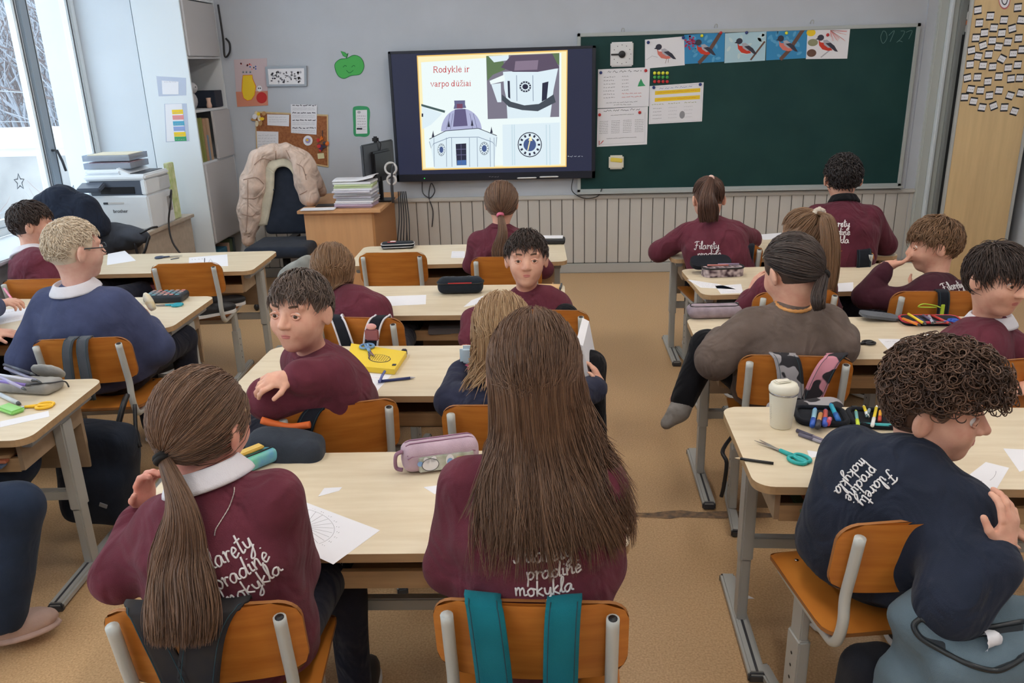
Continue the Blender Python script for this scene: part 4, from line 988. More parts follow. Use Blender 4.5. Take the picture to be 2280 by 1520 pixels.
# window row
p = person('P2', 'person with short blond hair and dark glasses in navy knit sweater with white collar', aty(168, 556, 3.28), D2(-38), .08, 0, 1.12, N=aty(172, 660, 3.26), sy=D2(-4), pel=seat('L2R', 0, .04), EL=aty(62, 800, 3.22), WL=aty(95, 735, 3.44), ER=aty(345, 775, 3.32), WR=aty(322, 722, 3.5), hR=((-.15, .55, .6), (-.9, .1, -.2), dict(curl=.8)), fineR=True, top=NAVYK, collar=SHIRT, collar_r=1.2, seed=16, bulk=1.2, sleeve=1.2, face=True, skin=mat('fair_skin', (232, 190, 172), .5, .35, var=.06, vscale=30, col2=(222, 166, 150)), res=.009)
short_hair(p, H_ASH, 1900, .022, .006, (0, -.45, .88), .0018, 17, FACECUT, .2, dict(front=.42, low=-.45))
b = MB()
def hp(x, y, z): return Vector(p.H+p.M@(A3((x, y, z))*p.s))-p.base
for q in (-1, 1):
    b.tube([hp(q*.034+.024*math.cos(a), .094-.004*abs(math.cos(a)), .004+.018*math.sin(a)) for a in [2*PI*i/20 for i in range(20)]], .0024, plastic('dark_teal_frame', (38, 52, 62)), 6, False, True)
    b.tube([hp(q*.058, .09, .01), hp(q*.079, .06, .012), hp(q*.084, .0, .014), hp(q*.086, -.02, -.008)], .0026, plastic('dark_teal_frame', (38, 52, 62)), 6)
b.tube([hp(-.01, .096, .008), hp(.01, .096, .008)], .0022, plastic('dark_teal_frame', (38, 52, 62)), 6); b.build('glasses', p.root)
p = person('P1', 'person with short dark hair in profile and white collar by the window', aty(74, 500, 4.45), D2(-62), .1, 0, 1.1, N=aty(64, 578, 4.38), sy=D2(-30), pel=seat('L1L', 0, .02), collar=SHIRT, collar_r=1.15, face=True, seed=18, bulk=1.1)
short_hair(p, H_DB, 1400, .04, .009, (0, -.45, .88), .0024, 19, FACECUT, .15, dict(front=.42, low=-.5))
p = person('P3', 'person at the left edge whose hands hold a pink pen over paper', (-2.86, 3.5, 1.08), 0, .3, 0, 1.05, pel=seat('L2L', -.1, 0), EL=(-2.98, 3.52, .74), WL=atz(-14, 742, .715), hL=((.9, .25, -.05), (0, .2, -1), dict(curl=.5)), ER=(-2.66, 3.5, .74), WR=atz(-6, 678, .74), hR=((.85, .2, .12), (-.2, .2, -1), dict(curl=.75)), fineL=True, fineR=True, top=NAVYK, seed=20)
short_hair(p, H_DB, 500, .05, .012, (0, -.4, .9), .003, 21)
p = person('P4', 'person in wide navy trousers sitting sideways, only the legs in view at the left edge', (-2.2, 2.0, 1.12), D2(-60), .1, 0, 1.08, sy=D2(-60), pel=(-2.08, 2.06, SEATZ+.12), KL=(-1.93, 2.52, .49), AL=(-2.2, 2.44, .13), KR=(-1.72, 2.20, .49), AR=(-1.82, 2.13, .12), pants=NAVYT, leg_w=1.75, shoes=PINKSHOE, top=NAVYB, seed=22)
short_hair(p, H_DB, 500, .05, .012, (0, -.4, .9), .003, 23)
# ------------------------------------------------------------------ front wall: drawing on real flat surfaces
EXPO = 2**S.view_settings.exposure
def glow(name, col, k=1.):
    if name in MATS: return MATS[name]
    mt = bpy.data.materials.new(name); mt.use_nodes = True; b = mt.node_tree.nodes['Principled BSDF']
    b.inputs['Base Color'].default_value = (.01, .01, .012, 1); b.inputs['Roughness'].default_value = .25; b.inputs['Specular IOR Level'].default_value = .2
    b.inputs['Emission Color'].default_value = rgb(*col); b.inputs['Emission Strength'].default_value = k/EXPO; MATS[name] = mt; return mt
class OnWall(Flat):            # drawn on the upright plane y = Y; x, y are places in an enlarged view of that plane
    def __init__(s, Y, ox, oy, sc, mb=None, lift=.0006): s.Y = Y; s.ox, s.oy, s.sc = ox, oy, sc; s.b = mb or MB(); s.lift = lift
    def P(s, x, y, k=0): return aty(s.ox+x/s.sc, s.oy+y/s.sc, s.Y-k*s.lift)
    def sheet(s, pts, mt, t=.001, k=0):          # a sheet of thickness t behind level k
        f = [s.P(x, y, k) for x, y in pts]; bk = [v+Vector((0, t, 0)) for v in f]; n = len(f)
        s.b.add(f+bk, [tuple(range(n)), tuple(range(2*n-1, n-1, -1))]+[(i, (i+1) % n, n+(i+1) % n, n+i) for i in range(n)], mt); return s
class Quad(Flat):              # sheet given by its four corners (left top, right top, right bottom, left bottom); x in 0..A, y in 0..1 upward
    def __init__(s, c, A, N=None, mb=None, lift=.0005):
        s.c = [Vector(q) for q in c]; s.A = A; s.lift = lift; s.b = mb or MB()
        s.N = N or (s.c[2]-s.c[3]).cross(s.c[0]-s.c[3]).normalized()
    def P(s, x, y, k=0):
        u = x/s.A; a = s.c[0].lerp(s.c[1], u); b = s.c[3].lerp(s.c[2], u); return b.lerp(a, y)+s.N*(k*s.lift)
    def base(s, mt, t=.001):
        f = [s.P(0, 1), s.P(s.A, 1), s.P(s.A, 0), s.P(0, 0)]; bk = [v-s.N*t for v in f]
        s.b.add(f+bk, [(3, 2, 1, 0), (4, 5, 6, 7)]+[(i, (i+1) % 4, 4+(i+1) % 4, 4+i) for i in range(4)], mt); return s
def wall_sheet(px, A, Y, mt=PAPER, t=.001): q = Quad([aty(*c, Y) for c in px], A, Vector((0, -1, 0))); q.base(mt, t); return q
def flat(name, col): return mat(name, col, .75, .15)
RED = flat('red_ink', (196, 60, 60)); GREENI = flat('green_ink', (70, 160, 110)); BLUEI = flat('blue_ink', (70, 100, 170)); YEL = flat('yellow_ink', (240, 205, 60)); ORANGE = flat('orange_ink', (226, 120, 50)); PINKI = flat('pink_ink', (228, 150, 150)); TEALI = flat('teal_ink', (90, 170, 200)); LGREY = flat('light_grey_ink', (176, 176, 186))
# ---- interactive screen
SX0, SX1, SZ0, SZ1, SY = -1.362, .338, .84, 1.9, 7.046
tv = empty('interactive_screen', (-.512, 7.09, SZ0), label='large black interactive screen showing a church tower slide, left of the chalkboard', cat='screen')
TB = plastic('screen_casing', (34, 38, 50), .35)
def put(b, name, par, **k):                     # a part kept at its world place under a moved parent
    o = b.build(name, par, **k); v = Vector((0, 0, 0)); q = par
    while q is not None: v += q.location; q = q.parent
    o.location = -v; return o
b = MB(); b.span((SX0, SY+.004, SZ0), (SX1, YW-.002, SZ1), TB, .01)
for x0, z0, x1, z1 in ((SX0, SZ1-.022, SX1, SZ1), (SX0, SZ0, SX1, SZ0+.062), (SX0, SZ0, SX0+.024, SZ1), (SX1-.03, SZ0, SX1, SZ1)): b.span((x0, SY-.006, z0), (x1, SY+.01, z1), TB, .004)
put(b, 'casing', tv)
b = MB(); b.span((SX0+.02, SY, SZ0+.06), (SX1-.028, SY+.006, SZ1-.02), glow('screen_dark', (50, 54, 78), .75)); scr = put(b, 'display', tv)
W_ = OnWall(SY, 850, 80, 4., None, .0004)
g = lambda n, c: glow('slide_'+n, c)
SLW = g('white', (238, 250, 250)); SLY = g('cream', (252, 240, 190)); SLO = g('amber', (240, 196, 110)); SLR = g('red', (196, 60, 66)); SLB = g('stone', (222, 238, 246)); SLD = g('line', (120, 136, 160)); SLV = g('slate', (104, 104, 140)); SLN = g('dark', (44, 46, 66)); SLG = g('green', (96, 120, 84)); SLP = g('roof', (92, 80, 100)); SLA = g('asphalt', (124, 120, 136)); SLK = g('blue', (70, 110, 170))
W_.poly([(312, 175), (1655, 125), (1645, 1165), (360, 1195)], SLO, 1); W_.poly([(322, 186), (1645, 137), (1636, 1155), (368, 1184)], SLY, 2); W_.poly([(350, 235), (1600, 150), (1595, 1140), (392, 1172)], SLW, 3)
# aerial picture
W_.poly([(930, 178), (1582, 152), (1580, 720), (944, 740)], SLA, 4)
W_.poly([(930, 178), (1070, 172), (1100, 300), (990, 345), (940, 400)], SLG, 5); W_.poly([(1510, 155), (1582, 152), (1582, 260), (1530, 230)], SLG, 5)
W_.poly([(950, 180), (1130, 170), (1130, 215), (1000, 235)], SLB, 6)
W_.poly([(1080, 320), (1570, 290), (1530, 480), (1500, 722), (1120, 736), (1110, 560), (1090, 470)], SLB, 6); W_.poly([(960, 400), (1090, 345), (1100, 400), (970, 430)], SLW, 7); W_.poly([(975, 430), (1060, 420), (1065, 590), (1030, 590)], SLB, 6)
W_.poly([(1060, 280), (1150, 175), (1520, 160), (1582, 285), (1390, 320), (1170, 320)], SLP, 7); W_.poly([(1190, 225), (1395, 215), (1385, 300), (1180, 308)], g('roof_light', (136, 120, 140)), 8)
for x, y, r in ((1278, 452, 52),):
    W_.ell(x, y, r, r*.95, SLN, 8); W_.ell(x, y, r*.72, r*.66, SLB, 9); W_.ell(x, y, r*.5, r*.46, SLN, 10)
    for i in range(12): a = PI*i/6; W_.line([(x+r*.75*math.cos(a), y+r*.72*math.sin(a)), (x+r*.95*math.cos(a), y+r*.9*math.sin(a))], 7, SLB, 9)
W_.poly([(1430, 420), (1485, 405), (1470, 560), (1425, 585)], SLN, 8); W_.poly([(1120, 400), (1140, 400), (1145, 560), (1125, 545)], SLN, 8)
W_.poly([(1070, 520), (1150, 585), (1270, 618), (1400, 605), (1530, 520), (1550, 590), (1390, 670), (1250, 660), (1130, 630), (1070, 570)], g('parapet', (70, 78, 88)), 9)
for x in (1200, 1345): W_.line([(x, 350), (x+4, 580)], 5, SLD, 8)
# dome picture
W_.poly([(352, 605), (565, 665), (560, 685), (352, 625)], g('eave', (70, 92, 92)), 4); W_.poly([(356, 625), (540, 690), (440, 790), (362, 830)], SLB, 4); W_.line([(362, 690), (362, 720)], 14, SLN, 5)
W_.poly([(645, 575), (742, 573), (742, 610), (752, 640), (640, 650), (648, 612)], SLV, 5); W_.poly([(668, 605), (720, 604), (720, 645), (668, 646)], g('lantern', (120, 70, 96)), 6)
dome = [(528, 850)]+[(710+182*math.cos(a), 850-205*math.sin(a)) for a in [PI*(1-i/18) for i in range(19)]]+[(892, 840)]
W_.poly(dome, g('dome', (176, 180, 214)), 4); W_.poly([(650, 655), (745, 650), (765, 800), (635, 808)], g('dome_band', (98, 92, 130)), 5)
for x in (575, 610, 810, 850): W_.line([(x, 830), (710+(x-710)*.75, 690)], 4, SLV, 5)
W_.poly([(424, 918), (570, 845), (860, 822), (1025, 888), (1018, 985), (1000, 1165), (470, 1180), (440, 1000)], SLB, 6); W_.line([(424, 918), (570, 845), (860, 822), (1025, 888)], 6, SLN, 7)
W_.line([(424, 940), (440, 1000), (460, 960), (600, 905), (860, 900), (985, 945), (1018, 985), (1025, 900)], 5, SLD, 7)
for x in (575, 622, 780, 850, 965, 1000, 465): W_.line([(x, 905), (x+3, 1165)], 4, SLD, 7)
for x, y in ((457, 880), (597, 790), (805, 780), (977, 845)): W_.poly([(x-12, y+20), (x-5, y-12), (x, y-40), (x+5, y-12), (x+12, y+20)], SLN, 8)
W_.poly([(658, 962), (752, 956), (755, 1150), (668, 1152)], SLN, 7); W_.poly([(672, 1108), (752, 1104), (754, 1148), (672, 1150)], SLK, 8)
for y in (1010, 1060): W_.line([(660, y), (754, y-3)], 5, SLV, 8)
W_.line([(706, 962), (710, 1150)], 4, SLV, 8)
def dial(x, y, rx, ry, f):
    W_.ell(x, y, rx, ry, SLN, f); W_.ell(x, y, rx*.93, ry*.93, SLB, f+1)
    for i in range(12): a = PI*i/6; W_.line([(x+rx*.66*math.cos(a), y+ry*.66*math.sin(a)), (x+rx*.86*math.cos(a), y+ry*.86*math.sin(a))], rx*.16, SLN, f+2)
    W_.ell(x, y, rx*.52, ry*.52, g('dial', (72, 92, 140)), f+2)
dial(531, 1013, 34, 55, 8); dial(913, 1002, 42, 58, 8)
# dial picture
W_.poly([(1075, 790), (1585, 770), (1580, 1145), (1080, 1160)], SLB, 4)
for x in (1160, 1180, 1465, 1495): W_.line([(x, 790), (x+4, 1150)], 9, g('pale', (200, 222, 232)), 5)
dial(1318, 968, 108, 112, 6); W_.line([(1300, 1020), (1325, 910)], 9, SLY, 10); W_.poly([(1305, 930), (1328, 890), (1342, 935)], SLY, 10)
SG = {'R': (1.3, [[(.2, 0), (.2, 1.4)], [(.2, 1.4), (.7, 1.4), (.95, 1.2), (.95, .9), (.7, .72), (.2, .72)], [(.55, .72), (1.05, 0)], [(0, 0), (.42, 0)], [(0, 1.4), (.3, 1.4)], [(.95, 0), (1.25, 0)]]),
      'o': (1., [[(.45+.36*math.cos(a), .5+.48*math.sin(a)) for a in [2*PI*i/14 for i in range(15)]]]), 'd': (1.1, [[(.38+.32*math.cos(a), .48+.46*math.sin(a)) for a in [2*PI*i/12 for i in range(13)]], [(.75, 0), (.75, 1.5)], [(.6, 1.5), (.75, 1.5)], [(.75, 0), (.92, 0)]]),
      'y': (1., [[(.1, 1), (.48, .05)], [(.85, 1), (.4, -.3), (.15, -.42)], [(0, 1), (.28, 1)], [(.7, 1), (1, 1)]]), 'k': (1.05, [[(.2, 0), (.2, 1.5)], [(.8, 1), (.25, .5), (.85, 0)], [(.05, 0), (.35, 0)], [(.05, 1.5), (.2, 1.5)], [(.65, 1), (.95, 1)], [(.7, 0), (1, 0)]]),
      'l': (.55, [[(.25, 0), (.25, 1.5)], [(.05, 0), (.45, 0)], [(.08, 1.5), (.25, 1.5)]]), 'E': (.95, [[(.1, .52), (.8, .52), (.72, .85), (.45, .98), (.15, .75), (.1, .4), (.3, .05), (.6, .02), (.82, .2)], [(.45, 1.25), (.45, 1.4)]]),
      'i': (.55, [[(.25, 0), (.25, 1)], [(.05, 0), (.45, 0)], [(.08, 1), (.25, 1)], [(.25, 1.28), (.25, 1.45)]]), 'r': (.8, [[(.22, 0), (.22, 1)], [(.22, .65), (.45, .95), (.72, .92)], [(.04, 0), (.42, 0)], [(.06, 1), (.22, 1)]]),
      'v': (1., [[(.1, 1), (.48, .02), (.86, 1)], [(-.02, 1), (.28, 1)], [(.7, 1), (1, 1)]]), 'a': (.95, [[(.15, .85), (.4, 1), (.65, .85), (.65, .05), (.85, 0)], [(.65, .58), (.25, .5), (.1, .25), (.3, .02), (.62, .2)]]), 'p': (1.05, [[(.22, -.45), (.22, 1)], [(.22, .75), (.55, 1), (.85, .7), (.85, .3), (.55, 0), (.22, .2)], [(.04, -.45), (.42, -.45)], [(.06, 1), (.22, 1)]]),
      'U': (1.1, [[(.22, 1), (.22, .2), (.45, 0), (.75, .2)], [(.78, 1), (.78, 0), (.95, 0)], [(.06, 1), (.22, 1)], [(.62, 1), (.78, 1)], [(.25, 1.32), (.75, 1.32)]]), 'z': (.85, [[(.08, .8), (.08, 1), (.7, 1), (.06, 0), (.74, 0), (.74, .2)], [(.15, 1.5), (.4, 1.25), (.65, 1.5)]])}
def serif(F, tx, x, y, h, mt, k, slope=0., wd=.17):
    for ch in tx:
        if ch == ' ': x += h*.5; continue
        adv, st = SG[ch]
        for ln in st: F.line([(x+q[0]*h, y-q[1]*h+slope*(q[0]*h)) for q in ln], h*(wd if abs(ln[0][1]-ln[-1][1]) > .2 or len(ln) > 2 else wd*.55), mt, k)
        x += adv*h; y += slope*adv*h
serif(W_, 'RodyklE ir', 458, 326, 37, SLR, 5, -.02); serif(W_, 'varpo dUziai', 434, 452, 35, SLR, 5, -.02)
W_.scrawl(1675, 1078, 115, -16, g('caption', (190, 196, 206)), 3, 2, 3); W_.line([(1655, 1070), (1668, 1074), (1662, 1066)], 2.5, SLW, 3)
put(W_.b, 'slide', scr)
W2 = OnWall(SY-.006, 850, 80, 4., None, .0006)
W2.scrawl(955, 1258, 85, -10, LGREY, 1, 5, 2.5)
put(W2.b, 'brand_mark', tv)
b = MB(); q = aty(945, 397, SY-.006); b.ell(q, (.006, .003, .004), glow('green_led', (60, 220, 90), 1.5)); put(b, 'power_light', tv)
for x0, x1, y, l in ((1205, 1380, 1266, 'left'), (1405, 1575, 1256, 'right')):
    b = MB(); a, c = aty(850+x0/4, 80+y/4, SY-.012), aty(850+x1/4, 80+y/4-1, SY-.012); b.tube([a, a.lerp(c, .06), a.lerp(c, .93), c], [.003, .0062, .0062, .0022], plastic('stylus_white', (226, 228, 232)), 8)
    b.build('stylus', label='%s white stylus clipped under the big screen' % ('left' if l == 'left' else 'right'), cat='stylus', group='screen styluses')
# cables under the screen
def cable(name, pts, r, col, lab, cat='cable'): return MB().tube(spline(pts, 6), r, plastic('cable_%d_%d' % (col[0], col[1]), col), 6).build(name, label=lab, cat=cat)
cable('cable', [aty(940, 405, 7.11), aty(942, 430, 7.09), aty(958, 440, 7.08), aty(968, 425, 7.08), aty(960, 408, 7.09), aty(955, 438, 7.085), aty(964, 470, 7.085), aty(962, 505, 7.085)], .005, (60, 62, 68), 'looped black cable hanging below the screen, left end')
cable('cable', [aty(1276, 398, 7.11), aty(1274, 425, 7.07), aty(1300, 441, 7.07), aty(1330, 437, 7.07), aty(1340, 420, 7.08)], .0042, (38, 40, 44), 'thin black cable sagging between screen and chalkboard corner')
# ---- chalkboard
cb = empty('chalkboard', (1.55, 7.11, .71), label='wide dark green chalkboard with grey frame, date chalked in its corner', cat='chalkboard')
CBX0, CBX1, CBZ0, CBZ1 = .189, 2.908, .71, 1.997
GRN = mat('chalkboard_green', (22, 58, 58), .62, .25, var=.15, vscale=3, col2=(30, 66, 64)); ALU = mat('aluminium_frame', (176, 182, 182), .4, .5)
b = MB(); b.span((CBX0+.01, 7.098, CBZ0+.01), (CBX1-.01, 7.124, CBZ1-.01), GRN); srf = put(b, 'writing_surface', cb)
b = MB()
for a, c in (((CBX0, CBZ1-.028), (CBX1, CBZ1)), ((CBX0, CBZ0), (CBX1, CBZ0+.03)), ((CBX0, CBZ0), (CBX0+.028, CBZ1)), ((CBX1-.03, CBZ0), (CBX1, CBZ1))): b.span((a[0], 7.086, a[1]), (c[0], 7.125, c[1]), ALU, .004)
put(b, 'frame', cb)
b = MB(); b.span((CBX0, 7.04, CBZ0-.006), (CBX1, 7.1, CBZ0+.006), ALU, .003); b.span((CBX0, 7.036, CBZ0-.006), (CBX1, 7.042, CBZ0+.014), ALU, .002); put(b, 'chalk_tray', cb)
for px in ((1387, 64), (1594, 55), (1808, 46)):
    q = aty(px[0], px[1]+4, 7.1); b = MB(); b.tube(spline([q+Vector((-.012, 0, -.008)), q+Vector((-.008, -.01, .014)), q+Vector((.008, -.012, .014)), q+Vector((.012, 0, -.008))], 4), .003, GREYMETAL, 6); put(b, 'hook', cb)
W3 = OnWall(7.0975, 1960, 0, 5.066, None, .0004); CHK = flat('chalk', (112, 142, 138))
for ln in ([(30, 350), (5, 420), (30, 490), (75, 430), (60, 360), (30, 350)], [(95, 400), (160, 345), (110, 470)], [(195, 470), (215, 460), (250, 472)], [(230, 350), (275, 355), (240, 425), (185, 478)], [(290, 365), (360, 345), (320, 440)]): W3.line([p[:2] for p in spline([(x, y, 0) for x, y in ln], 4)], 5, CHK, 1)
put(W3.b, 'chalk_writing', srf)
W4 = OnWall(7.0965, 1280, 40, 3.5625)
def magnet(x, y, col, lab, r=.0135, grp='round board magnets', Y=7.094):
    q = aty(1280+x/3.5625, 40+y/3.5625, Y); b = MB(); m4 = Matrix.Translation(q) @ Matrix.Rotation(PI/2, 4, 'X')
    b.lathe([(r, -.002), (r, .004), (r*.85, .0075), (r*.4, .009)], plastic('magnet_%d_%d_%d' % col, col, .3), 18, m4); return b.build('magnet', label=lab, cat='magnet', group=grp)
CY, CG, CRD, CBL = (222, 222, 60), (70, 160, 76), (196, 50, 54), (40, 56, 120)
for r_, (y, c, cn) in enumerate(((437, CY, 'yellow'), (470, CG, 'green'), (504, CRD, 'red'))):
    for i, w in enumerate(('first from the left', 'second from the left', 'third from the left', 'last on the right')): magnet(633+i*33, y, c, '%s round magnet in the %s row of the grid, %s' % (cn, ('top', 'middle', 'bottom')[r_], w), grp='magnets in a grid')
# bird pictures
def bird(F, x, y, s, belly, head=INK, wing=LGREY, flip=1):
    T = lambda pts: [(x+px*s*flip, y+py*s) for px, py in pts]
    F.poly(T([(-.28, .16), (-.2, .02), (-.05, .0), (.06, .1), (.1, -.05), (.3, -.3), (.12, -.32), (-.1, -.26), (-.24, -.1)]), belly, 3)
    F.poly(T([(-.1, .1), (.05, .12), (.24, -.02), (.3, -.2), (.12, -.2), (-.05, -.08)]), wing, 4)
    F.poly(T([(.0, -.02), (.2, .0), (.36, -.12), (.52, -.36), (.4, -.34), (.22, -.2)]), head, 5)
    F.ell(x-.2*s*flip, y+.2*s, .13*s, .12*s, head, 5, 16); F.poly(T([(-.3, .2), (-.4, .14), (-.3, .12)]), head, 5)
PX = lambda *q: [(1280+x/3.5625, 40+y/3.5625) for x, y in q]
SKYB = flat('painted_blue', (64, 140, 190)); SKYL = flat('painted_pale_blue', (176, 208, 222)); BARK = flat('painted_brown', (112, 84, 74)); BELR = flat('painted_red', (208, 70, 56)); BELP = flat('painted_salmon', (214, 124, 112)); BERRY = flat('painted_berry', (176, 60, 96))
birds = [(PX((556, 172), (866, 146), (872, 374), (556, 402)), PAPER, BELP, 'pencil drawing of a pink breasted bird on white paper'), (PX((868, 134), (1190, 112), (1184, 346), (870, 366)), SKYB, BELR, 'painting of a red breasted bird with berries on deep blue'), (PX((1192, 122), (1520, 102), (1508, 338), (1186, 358)), SKYL, BELR, 'painting of a red breasted bird on pale grey blue'), (PX((1522, 98), (1846, 84), (1834, 318), (1516, 336)), SKYB, BELP, 'painting of a dark winged bird on a diagonal brown branch'), (PX((1846, 88), (2184, 84), (2160, 322), (1832, 326)), PAPER, BELR, 'painting of a red breasted bird with a sun and pink twigs')]
for i, (c, bgm, be, lab) in enumerate(birds):
    q = wall_sheet(c, 1.4, 7.0955-.0004*i, PAPER)
    if bgm is not PAPER: q.rect(0, 0, 1.4, 1, bgm, 1)
    R = random.Random(i)
    if i in (1, 2, 3):
        for _ in range(14): q.ell(R.uniform(.1, 1.3), R.uniform(.1, .9), .1, .05, flat('painted_wash_%d' % (i % 2), (96, 164, 206) if i % 2 else (200, 220, 226)), 1.5, 10, R.uniform(0, 3))
        q.line([(.5, 0), (.8, .3), (1.25, .98)] if i != 2 else [(.9, .05), (1.36, .65)], .13 if i != 2 else .06, BARK, 2)
    if i == 1:
        for _ in range(22): q.ell(R.uniform(.03, .35), R.uniform(.5, .95), .04, .035, BERRY, 2, 8)
    if i == 0: q.line([(.05, .3), (.25, .42), (.45, .36)], .012, LGREY, 2); q.line([(.72, .12), (.78, .35)], .012, BARK, 2); q.line([(.82, .14), (.84, .35)], .012, BARK, 2)
    if i == 4:
        q.ell(.12, .88, .15, .12, YEL, 2)
        for _ in range(20): q.line([(.75, .95), (R.uniform(.75, 1.35), R.uniform(.55, .98))], .01, PINKI, 2)
        q.ell(.18, .2, .16, .13, BARK, 2); q.ell(.2, .55, .17, .12, flat('painted_olive', (150, 150, 120)), 2); q.line([(.5, .05), (.8, .3)], .04, LGREY, 2)
    bird(q, .66 if i != 4 else .62, .54, .85, be, INK, LGREY)
    q.b.build('bird_painting', label=lab, cat='picture', group='bird pictures along the chalkboard top')
for x, y, c, l in ((582, 194, CBL, 'dark blue round magnet on the pencil drawn bird'), (860, 156, CBL, 'dark blue round magnet between the first two bird pictures'), (1007, 141, CY, 'yellow round magnet on the deep blue bird painting'), (1157, 117, CRD, 'red round magnet on the branch tip of the deep blue painting'), (1362, 116, CBL, 'dark blue round magnet on the pale blue bird painting'), (1678, 119, CY, 'yellow round magnet on the fourth bird painting'), (2005, 134, CRD, 'red round magnet on the rightmost bird painting'),
                   (206, 434, CBL, 'dark blue round magnet on the upper printed sheet, left corner'), (562, 417, CRD, 'red round magnet on the upper printed sheet'), (626, 551, CBL, 'dark blue round magnet, left corner of the yellow banded chart'), (994, 527, CBL, 'dark blue round magnet, right corner of the yellow banded chart'), (196, 768, CRD, 'red round magnet, left edge of the lower printed sheet'), (514, 749, CRD, 'red round magnet under the title of the lower printed sheet')): magnet(x, y, c, l, .0125, 'magnets holding papers', 7.0925)
# printed sheets
q = wall_sheet(PX((184, 408), (596, 390), (586, 700), (180, 716)), 1.32, 7.0962); q.scrawl(.25, .9, .85, .06, INK, 1, 1, .012)
for i in range(7): q.scrawl(.15, .78-.088*i, .28, .03, INK, 1, 10+i, .009); q.scrawl(.62, .78-.088*i, .16 if i < 5 else .5, .03, RED if i > 4 else INK, 1, 20+i, .009)
q.scrawl(.22, .12, .8, .025, INK, 1, 31, .008); q.scrawl(.42, .06, .45, .025, INK, 1, 32, .008); q.poly([(1.02, .52), (1.05, .62), (1.1, .72), (1.16, .6), (1.22, .53)], GREENI, 1)
q.b.build('printed_sheet', label='white printed sheet with two columns of words, upper one beside the screen', cat='poster', group='printed sheets on the chalkboard')
q = wall_sheet(PX((180, 722), (580, 702), (572, 1002), (174, 1022)), 1.32, 7.0966); q.scrawl(.16, .92, .95, .05, INK, 1, 2, .012); q.scrawl(.35, .81, .6, .02, INK, 1, 3, .008)
for c_ in range(4):
    for i in range(8): q.scrawl(.06+.31*c_, .66-.045*i, .22, .018, INK, 1, 40+c_*8+i, .007)
q.line([(.1, .06), (1.25, .06), (1.25, .85)], .006, LGREY, 1); q.scrawl(.25, .2, .8, .02, INK, 1, 6, .008); q.line([(.06, .16), (.06, .05), (.12, .1), (.17, .16)], .02, RED, 1)
q.b.build('printed_sheet', label='white printed table sheet, lower one beside the screen', cat='poster', group='printed sheets on the chalkboard')
q = wall_sheet(PX((594, 540), (1022, 510), (1008, 820), (586, 842)), 1.38, 7.0958); q.scrawl(.25, .9, .85, .045, BLUEI, 1, 7, .01)
for y in (.76, .58): q.rect(.14, y, 1.3, y+.1, YEL, 1); q.scrawl(.2, y+.04, 1., .025, ORANGE, 2, int(y*100), .008)
for c_ in range(3): q.scrawl(.07+.42*c_, .5, .3, .03, flat('olive_ink', (130, 140, 50)), 1, 60+c_, .01)
for c_ in range(3):
    for i in range(4): q.scrawl(.1+.4*c_, .4-.09*i, .22, .02, LGREY if c_ else INK, 1, 70+c_*5+i, .007)
q.ell(.86, .2, .07, .1, flat('grey_print', (150, 150, 156)), 1); q.line([(.03, .03), (1.34, .03), (1.34, .96), (.03, .96)], .005, LGREY, 1, True)
q.b.build('printed_chart', label='white maths chart with two yellow bands on the chalkboard', cat='poster')
# square timer and sponge
b = MB(); c = aty(1384.5, 121, 7.085); b.box(c, (.185, .026, .19), WHITE, None, .01); r = b.build('wall_timer', label='white square timer with black round knob on the chalkboard', cat='timer')
b = MB(); c2 = c+Vector((0, -.018, 0)); b.lathe([(.028, -.006), (.028, .008), (.022, .012)], BLACK, 24, Matrix.Translation(c2) @ Matrix.Rotation(PI/2, 4, 'X')); b.span((c2.x-.088, c2.y-.002, c2.z-.006), (c2.x, c2.y+.004, c2.z+.006), BLACK); b.build('knob', r)
b = MB()
for i in range(12): a = PI*i/6; b.box(c+Vector((.072*math.cos(a), -.0135, .072*math.sin(a))), (.006, .001, .006), INK)
b.build('minute_marks', r)
b = MB(); c = aty(1372, 361, 7.078); b.box(c, (.125, .035, .115), plastic('cream_holder', (224, 220, 206)), None, .012); r = b.build('sponge_holder', label='cream square magnetic holder with a yellow bow on the chalkboard bottom', cat='holder')
b = MB(); b.box(c+Vector((.0, -.02, .02)), (.1, .008, .034), mat('yellow_cloth', (226, 206, 90), .8), Matrix.Rotation(.12, 4, 'Y'), .004); b.build('cloth_bow', r)
# ---- left wall decorations (zoom of the wall at 3.04x from 400,80)
def LW(Y=YW-.003): return OnWall(Y, 400, 80, 3.04)
f = LW(); f.sheet([(366, 160), (590, 150), (598, 470), (390, 480)], flat('pink_paper', (206, 188, 194)), .002); f.poly([(380, 378), (596, 372), (598, 470), (390, 480)], flat('salmon_paper', (208, 138, 116)), 1)
f.poly([(428, 266), (492, 264), (494, 290), (516, 340), (508, 400), (486, 432), (458, 438), (432, 420), (420, 370), (424, 300)], YEL, 2); f.line([(428, 266), (492, 264), (494, 290), (516, 340), (508, 400), (486, 432), (458, 438), (432, 420), (420, 370), (424, 300)], 4, ORANGE, 3, True)
f.ell(555, 418, 36, 38, RED, 2); f.ell(540, 356, 18, 20, PAPER, 2); f.ell(534, 354, 4, 5, INK, 3); f.ell(546, 354, 4, 5, INK, 3)
R = random.Random(2)
for i in range(12): x, y = R.uniform(410, 520), R.uniform(185, 225); f.ell(x, y, 5, 6, [BLUEI, RED, INK, PINKI][i % 4], 2, 8)
for x in (430, 452, 478): f.ell(x, 245, 9, 10, LGREY, 2, 10); f.ell(x, 245, 4, 4, INK, 3, 8)
f.b.build('vase_picture', label='child picture of a yellow vase and red apple on the wall', cat='picture')
f = LW(YW-.02); fr = mat('silver_frame', (150, 154, 160), .4, metal=.5)
